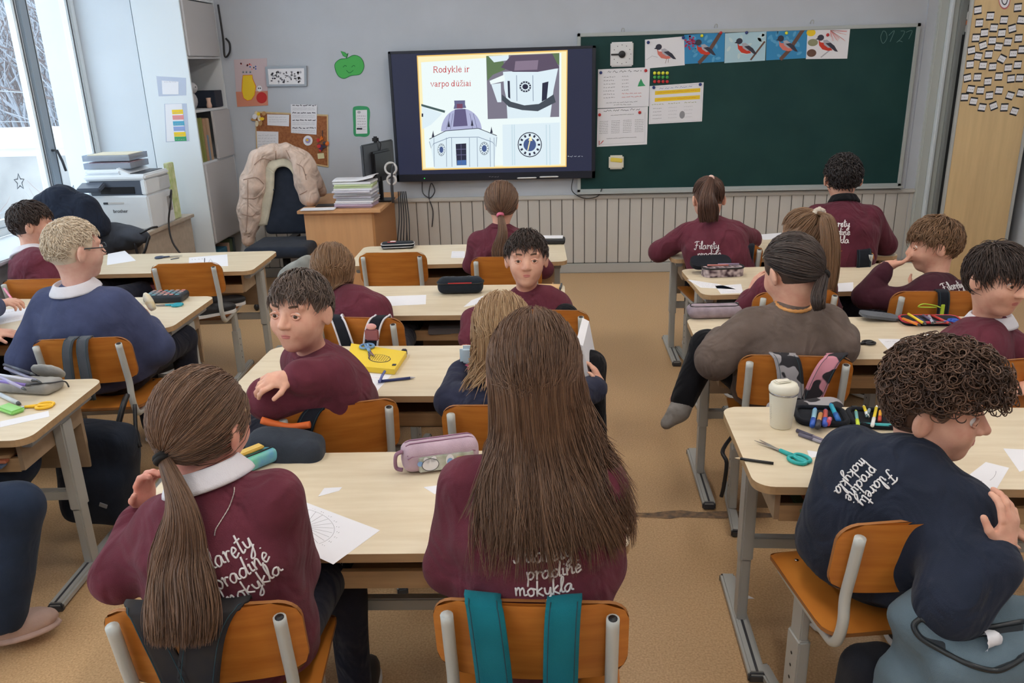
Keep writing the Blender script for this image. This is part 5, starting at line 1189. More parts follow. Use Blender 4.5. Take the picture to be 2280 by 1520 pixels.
f.sheet([(578, 208), (858, 202), (860, 340), (590, 342)], fr, .018); f.poly([(596, 224), (842, 218), (844, 326), (606, 328)], PAPER, 1)
R = random.Random(4)
for i in range(60): x, y = R.uniform(620, 826), R.uniform(240, 316); f.ell(x, y, R.uniform(3, 9), R.uniform(4, 9), [INK, LGREY, flat('mid_grey', (116, 116, 122))][i % 3], 2, 7)
f.b.build('framed_photo', label='silver framed black and white group photo on the wall', cat='framed photo')
f = LW(); AP = flat('paper_green', (84, 180, 96)); APD = flat('dark_green_line', (44, 120, 70))
ap = [p[:2] for p in spline([(1050, 195, 0), (1085, 158, 0), (1130, 152, 0), (1180, 130, 0), (1228, 150, 0), (1248, 205, 0), (1222, 258, 0), (1160, 268, 0), (1110, 288, 0), (1068, 262, 0)], 4, True)]
f.sheet(ap, AP, .002); f.line(ap, 4, APD, 1, True); lf = [(1090, 102), (1118, 112), (1136, 128), (1130, 146), (1106, 134)]; f.sheet(lf, AP, .002, 1); f.line(lf, 3, APD, 2, True); f.line([(1140, 116), (1128, 152)], 5, APD, 2)
f.line([p[:2] for p in spline([(1128, 232, 0), (1150, 250, 0), (1176, 232, 0)], 5)], 4, APD, 2)
for x in (1118, 1176): f.line([p[:2] for p in spline([(x-12, 212, 0), (x, 200, 0), (x+12, 206, 0)], 4)], 4, APD, 2)
f.b.build('paper_apple', label='smiling green paper apple on the wall left of the screen', cat='decoration')
f = LW(); o = [p[:2] for p in spline([(1172, 500, 0), (1185, 478, 0), (1230, 474, 0), (1275, 482, 0), (1288, 520, 0), (1282, 600, 0), (1286, 660, 0), (1262, 682, 0), (1220, 680, 0), (1180, 672, 0), (1176, 600, 0)], 4, True)]
f.sheet(o, GREENI, .002); f.poly([(1192, 502), (1268, 500), (1270, 660), (1194, 662)], PAPER, 1)
for i in range(6): f.scrawl(1204, 545+18*i, 55, -7, INK, 2, 90+i, 2)
f.rect(1198, 622, 1236, 634, INK, 2); f.ell(1214, 516, 12, 9, LGREY, 2)
f.b.build('reward_chart', label='tall white list in a wavy green border left of the screen', cat='poster')
CORK = mat('cork', (170, 112, 76), .9, .1, var=.25, vscale=60, col2=(140, 88, 58))
f = LW(YW-.004); b = f.b
f.sheet([(512, 512), (1000, 538), (1004, 884), (524, 800)], CORK, .004)
cork = empty('cork_board', tuple(aty(650, 300, YW)), label='brown cork board with pinned papers behind the draped coat', cat='cork board'); put(b, 'cork_panel', cork)
f = LW(YW-.004); f.line([(512, 515), (1000, 538), (1004, 884), (524, 800)], 13, TANW, 6, True); put(f.b, 'frame', cork)
f = LW(YW-.008); f.sheet([(752, 462), (930, 468), (926, 668), (754, 656)], PAPER)
for i, y in enumerate((468, 518, 568, 620)): f.scrawl(764, y+6, 155, -9, INK, 1, 100+i, 5); f.scrawl(764, y+22, 150, -5, LGREY, 1, 110+i, 2); f.scrawl(764, y+33, 150, -5, LGREY, 1, 120+i, 2)
f.b.build('calendar', label='white calendar sheet with four black header rows on the cork board', cat='calendar')
f = LW(YW-.007); f.sheet([(592, 530), (742, 534), (740, 612), (594, 604)], PAPER); [f.scrawl(604, 552+16*i, 120, -6, LGREY, 1, 130+i, 2) for i in range(3)]; f.b.build('pinned_note', label='wide white note hanging from a string at the cork board top', cat='paper')
f = LW(YW-.007); f.sheet([(516, 644), (668, 648), (668, 790), (524, 784)], PAPER); [f.scrawl(530, 676+20*i, 120, -9, LGREY, 1, 140+i, 2) for i in range(5)]; f.b.build('pinned_note', label='square handwritten white note, lower left of the cork board', cat='paper')
f = LW(YW-.007); f.ell(868, 708, 32, 34, PAPER, 0); f.ell(868, 708, 18, 18, flat('lilac_print', (170, 150, 190)), 1); f.ell(864, 704, 8, 8, YEL, 2); solid(f.b.build('round_sticker', label='round white badge pinned on the cork board', cat='badge'), .002)
f = LW(YW-.012); R = random.Random(8)
for i in range(14): f.ell(R.uniform(936, 1005), R.uniform(680, 775), R.uniform(8, 16), R.uniform(8, 14), [RED, ORANGE, INK, flat('purple_dark', (80, 60, 90))][i % 4], i*.4, 9)
f.line([(966, 640), (966, 690)], 4, INK, 2); solid(f.b.build('paper_garland', label='small red and black hanging ornament at the cork board right edge', cat='ornament'), .003)
f = LW(YW-.008); f.sheet([(932, 796), (976, 792), (980, 828), (936, 832)], flat('cream_note', (220, 212, 170))); f.b.build('sticky_note', label='small cream sticky note at the cork board bottom right', cat='note')
f = LW(YW-.01); R = random.Random(9)
for i in range(10): f.ell(R.uniform(500, 580), R.uniform(520, 610), R.uniform(9, 20), R.uniform(9, 22), [flat('feather_cream', (226, 214, 186)), flat('feather_tan', (186, 144, 96)), PAPER, YEL][i % 4], i*.5, 10)
solid(f.b.build('feather_ornament', label='cream and tan feather ornament at the cork board top left corner', cat='ornament'), .003)
# ---- wall board end in the corner: shelf unit (opens to the right)
SXF, SYF = -2.787, 6.44
su = empty('shelf_unit', (-2.98, 6.78, 0), label='tall white shelf unit in the corner with closed and open compartments', cat='shelf unit')
SW = mat('shelf_white', (216, 220, 224), .5); SG_ = mat('shelf_grey_door', (186, 184, 186), .5)
put(MB().span((XL+.012, SYF, 0), (SXF, SYF+.018, ZC-.02), mat('side_panel_white', (220, 228, 234), .45), .002), 'side_panel', su)
put(MB().span((XL+.012, SYF+.018, 0), (XL+.03, YW-.01, ZC-.02), mat('dark_back_panel', (60, 66, 84), .6)), 'back_panel', su)
put(MB().span((XL+.03, YW-.028, 0), (SXF, YW-.01, ZC-.02), SW, .002), 'side_panel', su)
for z in (.06, .45, .70, 1.09, 1.49, 1.89, 2.32, 2.72): put(MB().span((XL+.03, SYF+.018, z-.009), (SXF-.002, YW-.028, z+.009), SW, .002), 'shelf', su)
for z0, z1, y0, y1 in ((1.90, 2.30, SYF+.02, 7.05), (1.10, 1.48, 6.74, YW-.03), (.455, .695, SYF+.02, 7.02), (.72, 1.08, SYF+.02, 7.06)):
    if z0 == .72: z0, z1 = .455, 1.085
    elif z0 == .455: continue
    dr = put(MB().span((SXF-.002, y0, z0), (SXF+.018, y1, z1), SG_, .003), 'door', su)
B_ = lambda c, d, col, n: MB().box(c, d, mat(n, col, .6), None, .003)
for i, (y, w, h, col, nm) in enumerate([(6.50, .05, .34, (122, 128, 62), 'olive'), (6.555, .05, .34, (128, 132, 70), 'dull green'), (6.61, .04, .33, (176, 140, 112), 'tan'), (6.65, .03, .2, (120, 140, 160), 'low blue grey'), (6.69, .05, .33, (180, 150, 124), 'beige')]):
    B_((-2.93, y, 1.099+h/2), (.26, w*.92, h), col, 'binder_%d' % i).build('binder', label='%s binder upright in the middle compartment of the shelf unit' % nm, cat='binder', group='binders on the shelf unit')
for i, (y, w, h, col, nm) in enumerate([(6.62, .16, .26, (70, 130, 160), 'blue picture'), (6.74, .03, .28, (190, 160, 140), 'tan'), (6.8, .05, .3, (92, 108, 80), 'dark green'), (6.86, .04, .3, (70, 84, 90), 'slate')]):
    B_((-2.9, y, .069+h/2+.05), (.22, w*.9, h), col, 'low_book_%d' % i).build('binder', label='%s book low in the shelf unit beside the coat' % nm, cat='book', group='books low on the shelf unit')
b = MB(); c = Vector((-2.86, 6.56, 1.50)); hm = mat('grey_plush', (170, 168, 172), .9, bump=.002, bscale=120)
b.ell(c+Vector((0, 0, .07)), (.055, .05, .07), hm); b.ell(c+Vector((.02, 0, .165)), (.048, .045, .045), hm); b.ell(c+Vector((0, -.022, .27)), (.012, .016, .075), hm); b.ell(c+Vector((0, .02, .26)), (.012, .016, .07), hm); b.ell(c+Vector((.06, -.016, .172)), (.006,)*3, BLACK, None, 8)
b.build('plush_rabbit', label='grey plush rabbit with long ears on the shelf unit', cat='plush toy')
B_((-2.9, 6.98, 1.57), (.2, .16, .13), (34, 42, 58), 'navy_box').build('storage_box', label='small dark navy box on the shelf unit beside the vase picture', cat='box')
b = MB(); b.lathe([(.02, 0), (.022, .02), (.016, .05), (.02, .08)], mat('pink_figurine', (214, 178, 160), .5), 12, Matrix.Translation((-2.84, 6.86, 1.5))); b.build('figurine', label='small pinkish figurine beside the navy box on the shelf unit', cat='figurine')
b = MB(); b.tube(spline([(-2.74, 7.08, 2.3), (-2.735, 7.08, 2.05), (-2.74, 7.08, 1.9), (-2.7, 7.09, 1.93), (-2.69, 7.09, 2.0), (-2.72, 7.1, 2.04)], 6), .008, BLACK, 6); b.build('cable', label='black cable looping down beside the shelf unit top', cat='cable')
# papers taped to its side
Sd = lambda: OnWall(SYF-.001, 0, 0, 2.6667)
f = Sd(); f.sheet([(928, 452), (1104, 462), (1106, 566), (942, 572)], mat('plastic_sleeve', (206, 216, 236), .2, trans=.25)); f.poly([(960, 478), (1060, 484), (1060, 560), (965, 560)], PAPER, 1); f.scrawl(975, 490, 70, -8, LGREY, 2, 3, 2); f.b.build('taped_sleeve', label='clear sleeve with paper taped on the shelf unit side, upper', cat='paper')
f = Sd(); f.sheet([(975, 616), (1108, 614), (1124, 838), (985, 844)], mat('plastic_sleeve', (206, 216, 236), .2, trans=.25)); f.poly([(980, 618), (1080, 616), (1100, 836), (990, 840)], PAPER, 1)
for i, (y, c) in enumerate(((652, YEL), (685, PINKI), (720, TEALI), (752, flat('periwinkle', (150, 170, 220))), (785, YEL), (812, GREENI))): f.poly([(1020+i*3, y), (1085+i*4, y-2), (1088+i*4, y+24), (1023+i*3, y+26)], c, 2); f.scrawl(1028+i*3, y+18, 50, -7, LGREY, 3, i, 2)
f.b.build('timetable', label='sleeve with coloured timetable strips on the shelf unit side, lower', cat='paper')
# ---- tan bookcase at the right
bc = empty('bookcase', (3.28, 6.8, 0), label='tall pale bookcase at the right whose end panel carries word cards', cat='bookcase')
put(MB().span((3.02, 6.5, 0), (3.515, 6.522, ZC-.02), TANW, .002), 'end_panel', bc); put(MB().span((3.0, 6.497, 0), (3.02, 6.525, ZC-.02), GREYMETAL, .003), 'edge_strip', bc); put(MB().span((3.515, 6.495, 0), (3.54, 6.53, ZC-.02), GREYMETAL, .003), 'edge_strip', bc)
DK = mat('bookcase_inner_shade', (30, 30, 32), .8); put(MB().span((3.5, 6.522, 0), (3.515, 7.1, ZC-.02), DK), 'back_panel', bc); put(MB().span((3.24, 7.085, 0), (3.5, 7.1, ZC-.02), DK), 'end_panel', bc); put(MB().span((3.2, 6.522, 0), (3.214, 7.085, 1.9), DK), 'door', bc)  # gap's shade put into near-black colour; the door is an added dark sheet
for z in (.05, .42, .8, 1.2, 1.55, 1.9, 2.3): put(MB().span((3.215, 6.522, z), (3.5, 7.085, z+.018), DK), 'shelf', bc)
for i, (z, h, col, nm) in enumerate(((1.918, .05, (180, 176, 172), 'grey'), (1.97, .035, (200, 112, 62), 'orange'), (2.007, .06, (206, 204, 202), 'white'), (2.07, .05, (90, 88, 86), 'dull grey'))):
    MB().box((3.33, 6.8, z+h/2), (.24, .4, h*.96), mat('pile_%d' % i, col, .8), None, .004).build('paper_pile', label='%s pile of papers inside the bookcase gap' % nm, cat='paper pile', group='piles in the bookcase')
CD = [(1101, 113, 8), (1241, 181, 0), (1395, 226, -2), (1553, 85, 4), (1590, 225, -6), (1117, 259, 2), (1281, 314, -3), (1489, 322, 15), (1175, 371, 3), (1371, 373, 2), (1079, 427, 0), (1264, 459, 0), (1440, 473, -3), (1560, 432, 2), (1159, 512, 18), (1334, 528, -5), (1028, 568, 10), (1104, 635, -8), (1223, 615, 0), (1372, 664, -25), (1500, 605, 0), (1600, 560, 0), (1013, 726, 3), (1158, 737, -2), (1268, 752, 2), (1443, 766, 2), (1550, 732, 0), (983, 878, 12), (1096, 870, 0), (1214, 920, 2), (1337, 862, 0), (1475, 887, 5), (1573, 880, -2), (1020, 1007, -8), (1130, 1020, -2), (1340, 1020, -4), (1231, 1077, 4), (1464, 1078, -15), (1585, 1050, -10), (952, 1095, 0), (1052, 1143, -8), (1149, 1211, -8), (1278, 1195, 22), (1400, 1211, 0), (1513, 1255, -15)]
rows = ['first', 'second', 'third', 'fourth', 'fifth', 'sixth', 'seventh', 'eighth', 'ninth', 'tenth']
order = sorted(range(len(CD)), key=lambda i: CD[i][1]); names = {}
for r_ in range(0, len(order), 5):
    for c_, i in enumerate(sorted(order[r_:r_+5], key=lambda i: CD[i][0])): names[i] = (rows[r_//5], ('leftmost', 'second from left', 'third from left', 'fourth from left', 'rightmost')[c_])
for i, (x, y, a) in enumerate(CD):
    c = aty(1960+x/5.066, y/5.066, 6.4985); t = D2(a); U = Vector((math.cos(t), 0, math.sin(t))); V_ = Vector((-math.sin(t), 0, math.cos(t)))
    F = Flat(c, U, V_); F.body(.054, .06, .0015, BLACK, .003); F.rect(-.025, -.019, .025, .019, PAPER, 1); F.scrawl(-.017, -.004, .034, .009, INK, 2, i, .0022)
    nm = names[i]
    F.b.build('word_card', label='black edged word card on the bookcase, %s row from top, %s' % (nm[0], nm[1]), cat='card', group='word cards on the bookcase')
f = OnWall(6.498, 1960, 0, 5.066, None, .0015); f.ell(1400, -10, 66, 115, flat('badge_red', (190, 110, 116)), 0); f.ell(1400, -12, 58, 100, PAPER, 1); f.ell(1402, -10, 36, 68, INK, 2); f.ell(1402, -12, 26, 56, PAPER, 3); solid(f.b.build('oval_badge', label='oval red and white badge at the top of the bookcase end', cat='badge'), .001)
# ------------------------------------------------------------------ printer corner
TABW = mat('table_wood_grey', (186, 172, 156), .55, var=.08, vscale=6, vstretch=(.8, 4, 4))
t = empty('printer_table', (-3.24, 5.85, 0), label='low wooden table under the printer by the window', cat='table')
put(MB().span((-3.59, 5.5, .69), (-2.88, 6.36, .715), TABW, .003), 'tabletop', t)
put(MB().span((-3.57, 5.53, 0), (-3.55, 6.34, .69), TABW), 'side_panel', t); put(MB().span((-2.93, 5.53, 0), (-2.905, 6.34, .69), TABW), 'side_panel', t); put(MB().span((-3.55, 5.53, .02), (-2.93, 5.55, .69), mat('table_front', (160, 146, 132), .6)), 'front_panel', t)
pr = empty('printer', (-3.11, 5.9, .715), label='white laser printer with dark output slot on the table by the window', cat='printer')
PRW = plastic('printer_white', (226, 232, 238), .4); PRS = plastic('printer_side', (206, 206, 206), .45); PRD = plastic('printer_grey_dark', (84, 92, 106), .35)
x0, x1, y0, y1, z0 = -3.33, -2.89, 5.68, 6.06, .715
b = MB(); b.span((x0, y0, z0), (x1, y1, z0+.25), PRW, .012); b.span((x0, y0+.02, z0+.25), (x0+.03, y1, z0+.36), PRW, .008); b.span((x1-.04, y0, z0+.25), (x1, y1, z0+.36), PRW, .008); b.span((x0, y0+.2, z0+.25), (x1, y1, z0+.36), PRW, .008)
put(b, 'body', pr)
b = MB(); b.span((x0-.005, y0-.005, z0+.355), (x1+.004, y1, z0+.395), PRW, .012); b.span((x0, y0+.02, z0+.395), (x0+.26, y1, z0+.43), PRW, .012); b.box((x0+.27, y0+.2, z0+.405), (.1, .34, .03), PRW, Matrix.Rotation(.5, 4, 'Y'), .005); b.span((x0+.29, y0+.05, z0+.394), (x1-.03, y1-.03, z0+.399), DARKGREY); put(b, 'scanner_lid', pr)
b = MB(); b.span((x0+.028, y0+.01, z0+.25), (x1-.038, y0+.03, z0+.355), PRD, .003); b.span((x0+.1, y0+.005, z0+.262), (x1-.09, y0+.012, z0+.31), BLACK, .002); put(b, 'output_slot', pr)
put(MB().box((x0+.06, y0-.035, z0+.315), (.17, .1, .035), PRD, Matrix.Rotation(.35, 4, 'X'), .008), 'control_panel', pr)
b = MB(); b.span((x0+.11, y0-.003, z0+.19), (x0+.26, y0+.004, z0+.205), PRS, .002); b.span((x0+.11, y0-.004, z0+.19), (x0+.145, y0+.0, z0+.205), DARKGREY, .001); put(b, 'tray_handle', pr)
b = MB(); b.span((x1-.001, y1-.1, z0+.09), (x1+.002, y1-.03, z0+.2), mat('vent_grey', (160, 160, 162), .6)); put(b, 'vent', pr)
cu = bpy.data.curves.new('brand_text', 'FONT'); cu.body = 'brother'; cu.size = .034; cu.extrude = .0004; cu.materials.append(DARKGREY)
o = bpy.data.objects.new('brand_text', cu); COL.objects.link(o); bpy.context.view_layer.update(); me_ = bpy.data.meshes.new_from_object(o.evaluated_get(bpy.context.evaluated_depsgraph_get())); bpy.data.objects.remove(o); o = bpy.data.objects.new('brand_text', me_); COL.objects.link(o); o.parent = pr; o.rotation_euler = (PI/2, 0, 0); o.location = Vector((x0+.17, y0-.0015, z0+.13))-pr.location
for i, z in enumerate((.0, .055)):
    b = MB(); zz = z0+.432+z; a = Matrix.Rotation(.05*i, 4, 'Z'); cx, cy = x0+.15, y0+.2
    for d, p_ in (((.34, .27, .004), (0, 0, 0)), ((.34, .004, .04), (0, -.135, .02)), ((.34, .004, .04), (0, .135, .02)), ((.004, .27, .04), (-.17, 0, .02)), ((.004, .27, .04), (.17, 0, .02))): b.box((cx+p_[0], cy+p_[1], zz+p_[2]), d, mat('smoky_tray', (214, 220, 228), .2, trans=.72))
    r = b.build('letter_tray', label='%s clear letter tray stacked on the printer' % ('lower' if i == 0 else 'upper'), cat='letter tray', group='letter trays')
    b = MB(); R = random.Random(i)
    for k in range(9): b.box((cx+R.uniform(-.012, .012), cy+R.uniform(-.01, .01), zz+.006+k*.0042), (.3, .22, .0034), [PAPER, flat('lavender_paper', (200, 198, 226)), flat('rose_paper', (236, 200, 200)), flat('cream_paper', (230, 222, 200))][R.randrange(4) if k > 3 else 0], Matrix.Rotation(R.uniform(-.06, .06), 4, 'Z'))
    b.build('paper_pile', label='pile of papers in the %s letter tray on the printer' % ('lower' if i == 0 else 'upper'), cat='paper pile', group='papers in the letter trays')
MB().box((-2.925, 6.15, .93), (.035, .1, .42), mat('lime_box', (176, 196, 120), .7, var=.2, vscale=20, col2=(226, 230, 190)), None, .004).build('folder_stack', label='lime green folders standing behind the printer', cat='folder')
cable('cable', [(-2.88, 6.0, .9), (-2.84, 5.95, .96), (-2.82, 5.88, .9), (-2.85, 5.85, .74), (-2.82, 5.8, .6), (-2.72, 5.75, .45), (-2.7, 5.75, .2)], .007, (34, 34, 38), 'black printer cable running over the table corner')
# black jacket and grey backpack by the window
JK = fabric('black_quilted', (38, 44, 58), .03)
F = Field((-3.6, 4.95, .75), (-2.8, 6.0, 1.3), .013); pj = [aty(95, 455, 5.25), aty(140, 448, 5.3), aty(185, 470, 5.3), aty(218, 500, 5.3)]
for i in range(3): F.cone(pj[i], pj[i+1], (.07, .1, .1)[i], (.1, .1, .085)[i], .05)
F.cone(aty(215, 500, 5.3), aty(215, 545, 5.3), .07, .08, .04); F.cone(aty(140, 480, 5.3), aty(190, 520, 5.35), .12, .1, .05)
V, Fc = F.mesh(2); V = V+normals(V, Fc)*(folds(V, 31, 30)*.008)[:, None]; tag(big_mesh('jacket', V, Fc, [JK]), 'black padded jacket slumped by the window behind the dark haired boy', 'jacket')
F = Field((-3.4, 4.9, .6), (-2.6, 6.0, 1.1), .011); c = aty(270, 525, 5.42)
F.ell(c+Vector((-.02, 0, .0)), np.array(Matrix.Rotation(.25, 3, 'Y')), (.17, .13, .09), .02); F.ell(c+Vector((.1, -.03, .015)), np.array(Matrix.Rotation(.3, 3, 'Y')), (.12, .1, .05), .03); F.ell(c+Vector((-.1, -.06, -.06)), np.eye(3), (.09, .08, .1), .03)
V, Fc = F.mesh(2); V = V+normals(V, Fc)*(folds(V, 32, 26)*.006)[:, None]; bp = big_mesh('backpack', V, Fc, [fabric('charcoal_nylon', (70, 74, 84), .015)]); tag(bp, 'dark grey backpack lying on the table in front of the printer', 'backpack')
b = MB(); b.tube(spline([aty(312, 520, 5.35), aty(335, 508, 5.35), aty(350, 505, 5.4)], 5), .008, BLACK, 6); b.tube(spline([aty(300, 540, 5.33), aty(310, 575, 5.33), aty(322, 560, 5.33), aty(332, 525, 5.36)], 5), .009, BLACK, 6); b.build('strap', bp)
# ------------------------------------------------------------------ teacher's desk
TD = empty('teacher_desk', (-1.66, 6.65, 0), label='orange beech teacher desk end-on in front of the wall', cat='desk')
TDW = mat('orange_beech', (214, 164, 118), .5, .3, var=.06, vscale=5, vstretch=(5, 5, .5), bump=.0002, bscale=30, bstretch=(8, 8, .6)); TDE = mat('beech_edge_dark', (176, 124, 78), .55)
put(MB().span((-1.99, 6.18, .725), (-1.34, 7.08, .75), TDW, .003), 'desktop', TD); put(MB().span((-1.95, 6.22, 0), (-1.42, 6.242, .725), TDW, .001), 'end_panel', TD); put(MB().span((-1.95, 7.03, 0), (-1.42, 7.05, .725), TDW), 'end_panel', TD); put(MB().span((-1.42, 6.22, .0), (-1.4, 7.05, .725), TDE), 'front_panel', TD)
b = MB(); R = random.Random(7); c = atz(800, 447, .75)
mats_ = [mat('clear_pocket', (214, 212, 224), .25, .6), PAPER, mat('pale_green_pocket', (206, 220, 176), .35), mat('lilac_pocket', (196, 176, 200), .35), mat('grey_pocket', (170, 170, 176), .35)]
z = .751; n_ = 0
for k in range(13):
    h = R.uniform(.011, .02); col = mats_[[3, 3, 0, 1, 4, 0, 4, 1, 0, 1, 2, 2, 1][k]]
    MB().box((-1.56+R.uniform(-.012, .012), 6.38+R.uniform(-.015, .015), z+h/2), (.30, .23, h*.92), col, Matrix.Rotation(R.uniform(-.06, .06), 4, 'Z'), .003).build('document_folder', label='folder in the tall stack on the teacher desk, %s' % (['lowest', 'second lowest', 'third lowest', 'fourth from below', 'fifth from below', 'sixth from below', 'middle one', 'sixth from above', 'fifth from above', 'fourth from above', 'third from above', 'second from above', 'topmost'][k]), cat='folder', group='folders stacked on the teacher desk'); z += h
b = MB(); b.grid(lambda u, v: Vector((-1.72+.32*u, 6.28+.22*v, z+.004+.035*max(0, u-.55)**1.2*2+.01*math.sin(3*v))), 14, 8, PAPER); o = solid(b.build('paper', label='curling white papers on top of the folder stack', cat='paper'), .006, 1)
MB().box((-1.83, 6.22, .756), (.26, .1, .008), PAPER, Matrix.Rotation(.05, 4, 'Z'), .002).build('paper', label='white sheets overhanging the teacher desk front edge', cat='paper')
MB().box((-1.79, 6.42, .752), (.22, .14, .004), BLACK, Matrix.Rotation(.1, 4, 'Z'), .002).build('mouse_mat', label='black mouse mat on the teacher desk', cat='mouse mat')
b = MB(); b.ell((-1.72, 6.42, .768), (.03, .045, .016), plastic('red_mouse', (190, 40, 60), .3)); b.build('computer_mouse', label='small red and grey mouse on the black mat', cat='mouse')
mo = empty('monitor', (-1.42, 6.62, .75), label='black monitor seen edge-on behind the folder stack', cat='monitor')
mp = Matrix.Rotation(1.28, 4, 'Z')
put(MB().box((-1.42, 6.62, 1.06), (.5, .03, .31), DARKGREY, mp, .008), 'display', mo); put(MB().box((-1.40, 6.62, 1.05), (.3, .05, .2), BLACK, mp, .015), 'back_cover', mo); b = MB(); b.span((-1.43, 6.6, .76), (-1.40, 6.64, .95), BLACK, .004); b.box((-1.42, 6.62, .756), (.2, .18, .012), BLACK, None, .004); put(b, 'stand', mo)
b = MB(); q = Vector((-1.43, 6.62, 1.235)); b.box(q, (.05, .04, .05), BLACK, None, .012); b.tube(spline([q, q+Vector((.04, 0, -.03)), q+Vector((.03, 0, -.1)), q+Vector((.05, 0, -.2))], 5), .004, BLACK, 6); b.build('webcam', label='small black webcam on top of the monitor', cat='webcam')
b = MB()
for z_, r_ in ((1.02, .045), (.93, .035)): b.tube([(-1.3+r_*math.cos(a), 6.5, z_+r_*math.sin(a)) for a in [2*PI*i/24 for i in range(24)]], .009, mat('white_tape_roll', (214, 214, 216), .5), 8, False, True)
b.tube(spline([(-1.3, 6.5, .75), (-1.3, 6.5, .9), (-1.28, 6.5, 1.06)], 4), .012, DARKGREY, 8); b.build('tape_rings', label='white rings hanging on the dark stand beside the monitor', cat='tape')
b = MB(); b.lathe([(.035, 0), (.038, .1)], BLACK, 16, Matrix.Translation((-1.62, 6.95, .75)))
r = b.build('pen_cup', label='black desk organiser at the far end of the teacher desk', cat='pen cup')
for i, (dx, dy, c_) in enumerate(((-.012, .0, 'dark'), (.012, .01, 'orange'), (0, -.012, 'green'))): MB().tube([(-1.62+dx, 6.95+dy, .76), (-1.62+dx*2.5, 6.95+dy*2, .9)], .004, {'dark': BLACK, 'orange': ORANGE, 'green': GREENI}[c_], 6).build('pen', label='%s pen standing in the black desk organiser' % c_, cat='pen', group='pens in the organiser')
for i in range(5): cable('cable', [(-1.3+.015*i, 6.75, .8), (-1.28+.02*i, 6.6, .6), (-1.3+.025*i, 6.55, .35), (-1.26+.015*i, 6.6, .05)], .005, (44, 46, 52), 'dark cable in the bundle hanging at the teacher desk right side')['group'] = 'cables at the teacher desk'
F = Field((-1.4, 6.35, -.01), (-1.1, 6.75, .25), .01); F.ell((-1.26, 6.55, .08), np.eye(3), (.09, .1, .085), .02); V, Fc = F.mesh(2); V = V+normals(V, Fc)*(folds(V, 40, 40)*.01)[:, None]; tag(big_mesh('cloth_bag', V, Fc, [JK]), 'crumpled black bag on the floor below the cables', 'bag')
# ---- office chair with a beige coat
oc = empty('office_chair', (-2.12, 6.2, 0), 0, 'black office chair with the beige coat over its back', 'office chair')
OCB = fabric('black_upholstery', (46, 52, 64), .004)
F = Field((-.35, -.35, .38), (.35, .4, 1.25), .014); F.slab((0, -.02, .47), np.eye(3), (.25, .24, .045), .04, .02)
V, Fc = F.mesh(2); big_mesh('seat', V, Fc, [OCB], oc)
F = Field((-.35, -.35, .38), (.35, .5, 1.35), .014); F.slab((0, .23, .80), np.array(Matrix.Rotation(-.12, 3, 'X')), (.21, .04, .27), .035, .03); F.slab((0, .27, 1.11), np.array(Matrix.Rotation(-.12, 3, 'X')), (.11, .035, .09), .034, .03)
V, Fc = F.mesh(2); big_mesh('backrest', V, Fc, [OCB], oc)
b = MB(); b.tube([(0, 0, .08), (0, 0, .43)], .03, BLACK, 12); b.box((0, .2, .5), (.06, .25, .02), BLACK); b.build('column', oc)
b = MB()
for i in range(5): a = 2*PI*i/5; b.tube([(0, 0, .1), (.28*math.cos(a), .28*math.sin(a), .065)], [.025, .018], BLACK, 8)
b.build('star_base', oc)
for i in range(5): a = 2*PI*i/5; MB().ell((.28*math.cos(a), .28*math.sin(a), .028), (.022, .022, .028), BLACK).build('caster', oc)
COAT = fabric('beige_quilted_coat', (222, 198, 184), .04); LIN = fabric('cream_lining', (206, 198, 178), .01)
F = Field((-2.75, 5.8, .25), (-1.5, 6.95, 1.4), .014)
def CP_(x, y, Y=6.42): return aty(400+x/4.222, 220+y/4.222, Y)
hood = [CP_(735, 560), CP_(800, 520), CP_(900, 495), CP_(1000, 490), CP_(1100, 530), CP_(1180, 590)]
for i in range(5): F.cone(hood[i], hood[i+1], .055, .06, .03)
for i, (a, c, r0, r1) in enumerate(((CP_(740, 590), CP_(700, 800), .085, .105), (CP_(700, 800), CP_(670, 1050), .105, .1), (CP_(670, 1050), CP_(640, 1330, 6.38), .1, .05), (CP_(1160, 600), CP_(1180, 780), .085, .085), (CP_(1180, 780), CP_(1220, 920), .085, .085), (CP_(1210, 640), CP_(1330, 870, 6.6), .07, .05))): F.cone(a, c, r0, r1, .03)
V, Fc = F.mesh(2); V = V+normals(V, Fc)*(folds(V, 41, 34)*.009)[:, None]; ct = big_mesh('coat', V, Fc, [COAT]); tag(ct, 'beige padded coat with cream lining draped over the office chair', 'coat')
cbv = BVHTree.FromPolygons([Vector(v) for v in V], [tuple(f) for f in Fc])
for ln in ([(600, 760), (720, 740), (790, 800)], [(590, 930), (700, 935), (760, 900)], [(585, 1080), (680, 1100), (720, 1060)], [(700, 620), (780, 560), (880, 590)], [(1000, 480), (1040, 560)], [(900, 490), (905, 580)], [(1100, 610), (1160, 650), (1190, 760)], [(1130, 900), (1200, 860)], [(640, 760), (640, 1000), (625, 1250)]):
    pp = [cbv.ray_cast(Vector((0, 0, CH)), Vector(_ray(400+q[0]/4.222, 220+q[1]/4.222)).normalized()) for q in spline([(x, y, 0) for x, y in ln], 6)]; pp = [h[0]+h[1]*.001 for h in pp if h[0] is not None]
    if len(pp) > 3: MB().tube(pp, .0035, mat('coat_seam', (168, 142, 128), .9), 5).build('seam', ct)
b = MB(); L_ = [(760, 600), (720, 1000), (700, 1220)]; M_ = [(890, 690), (880, 880), (820, 1210)]
def lin_(u, v): a = Vector(spline([CP_(*q, 6.40) for q in L_], 8)[int(v*15)]); c = Vector(spline([CP_(*q, 6.37) for q in M_], 8)[int(v*15)]); return a.lerp(c, u)
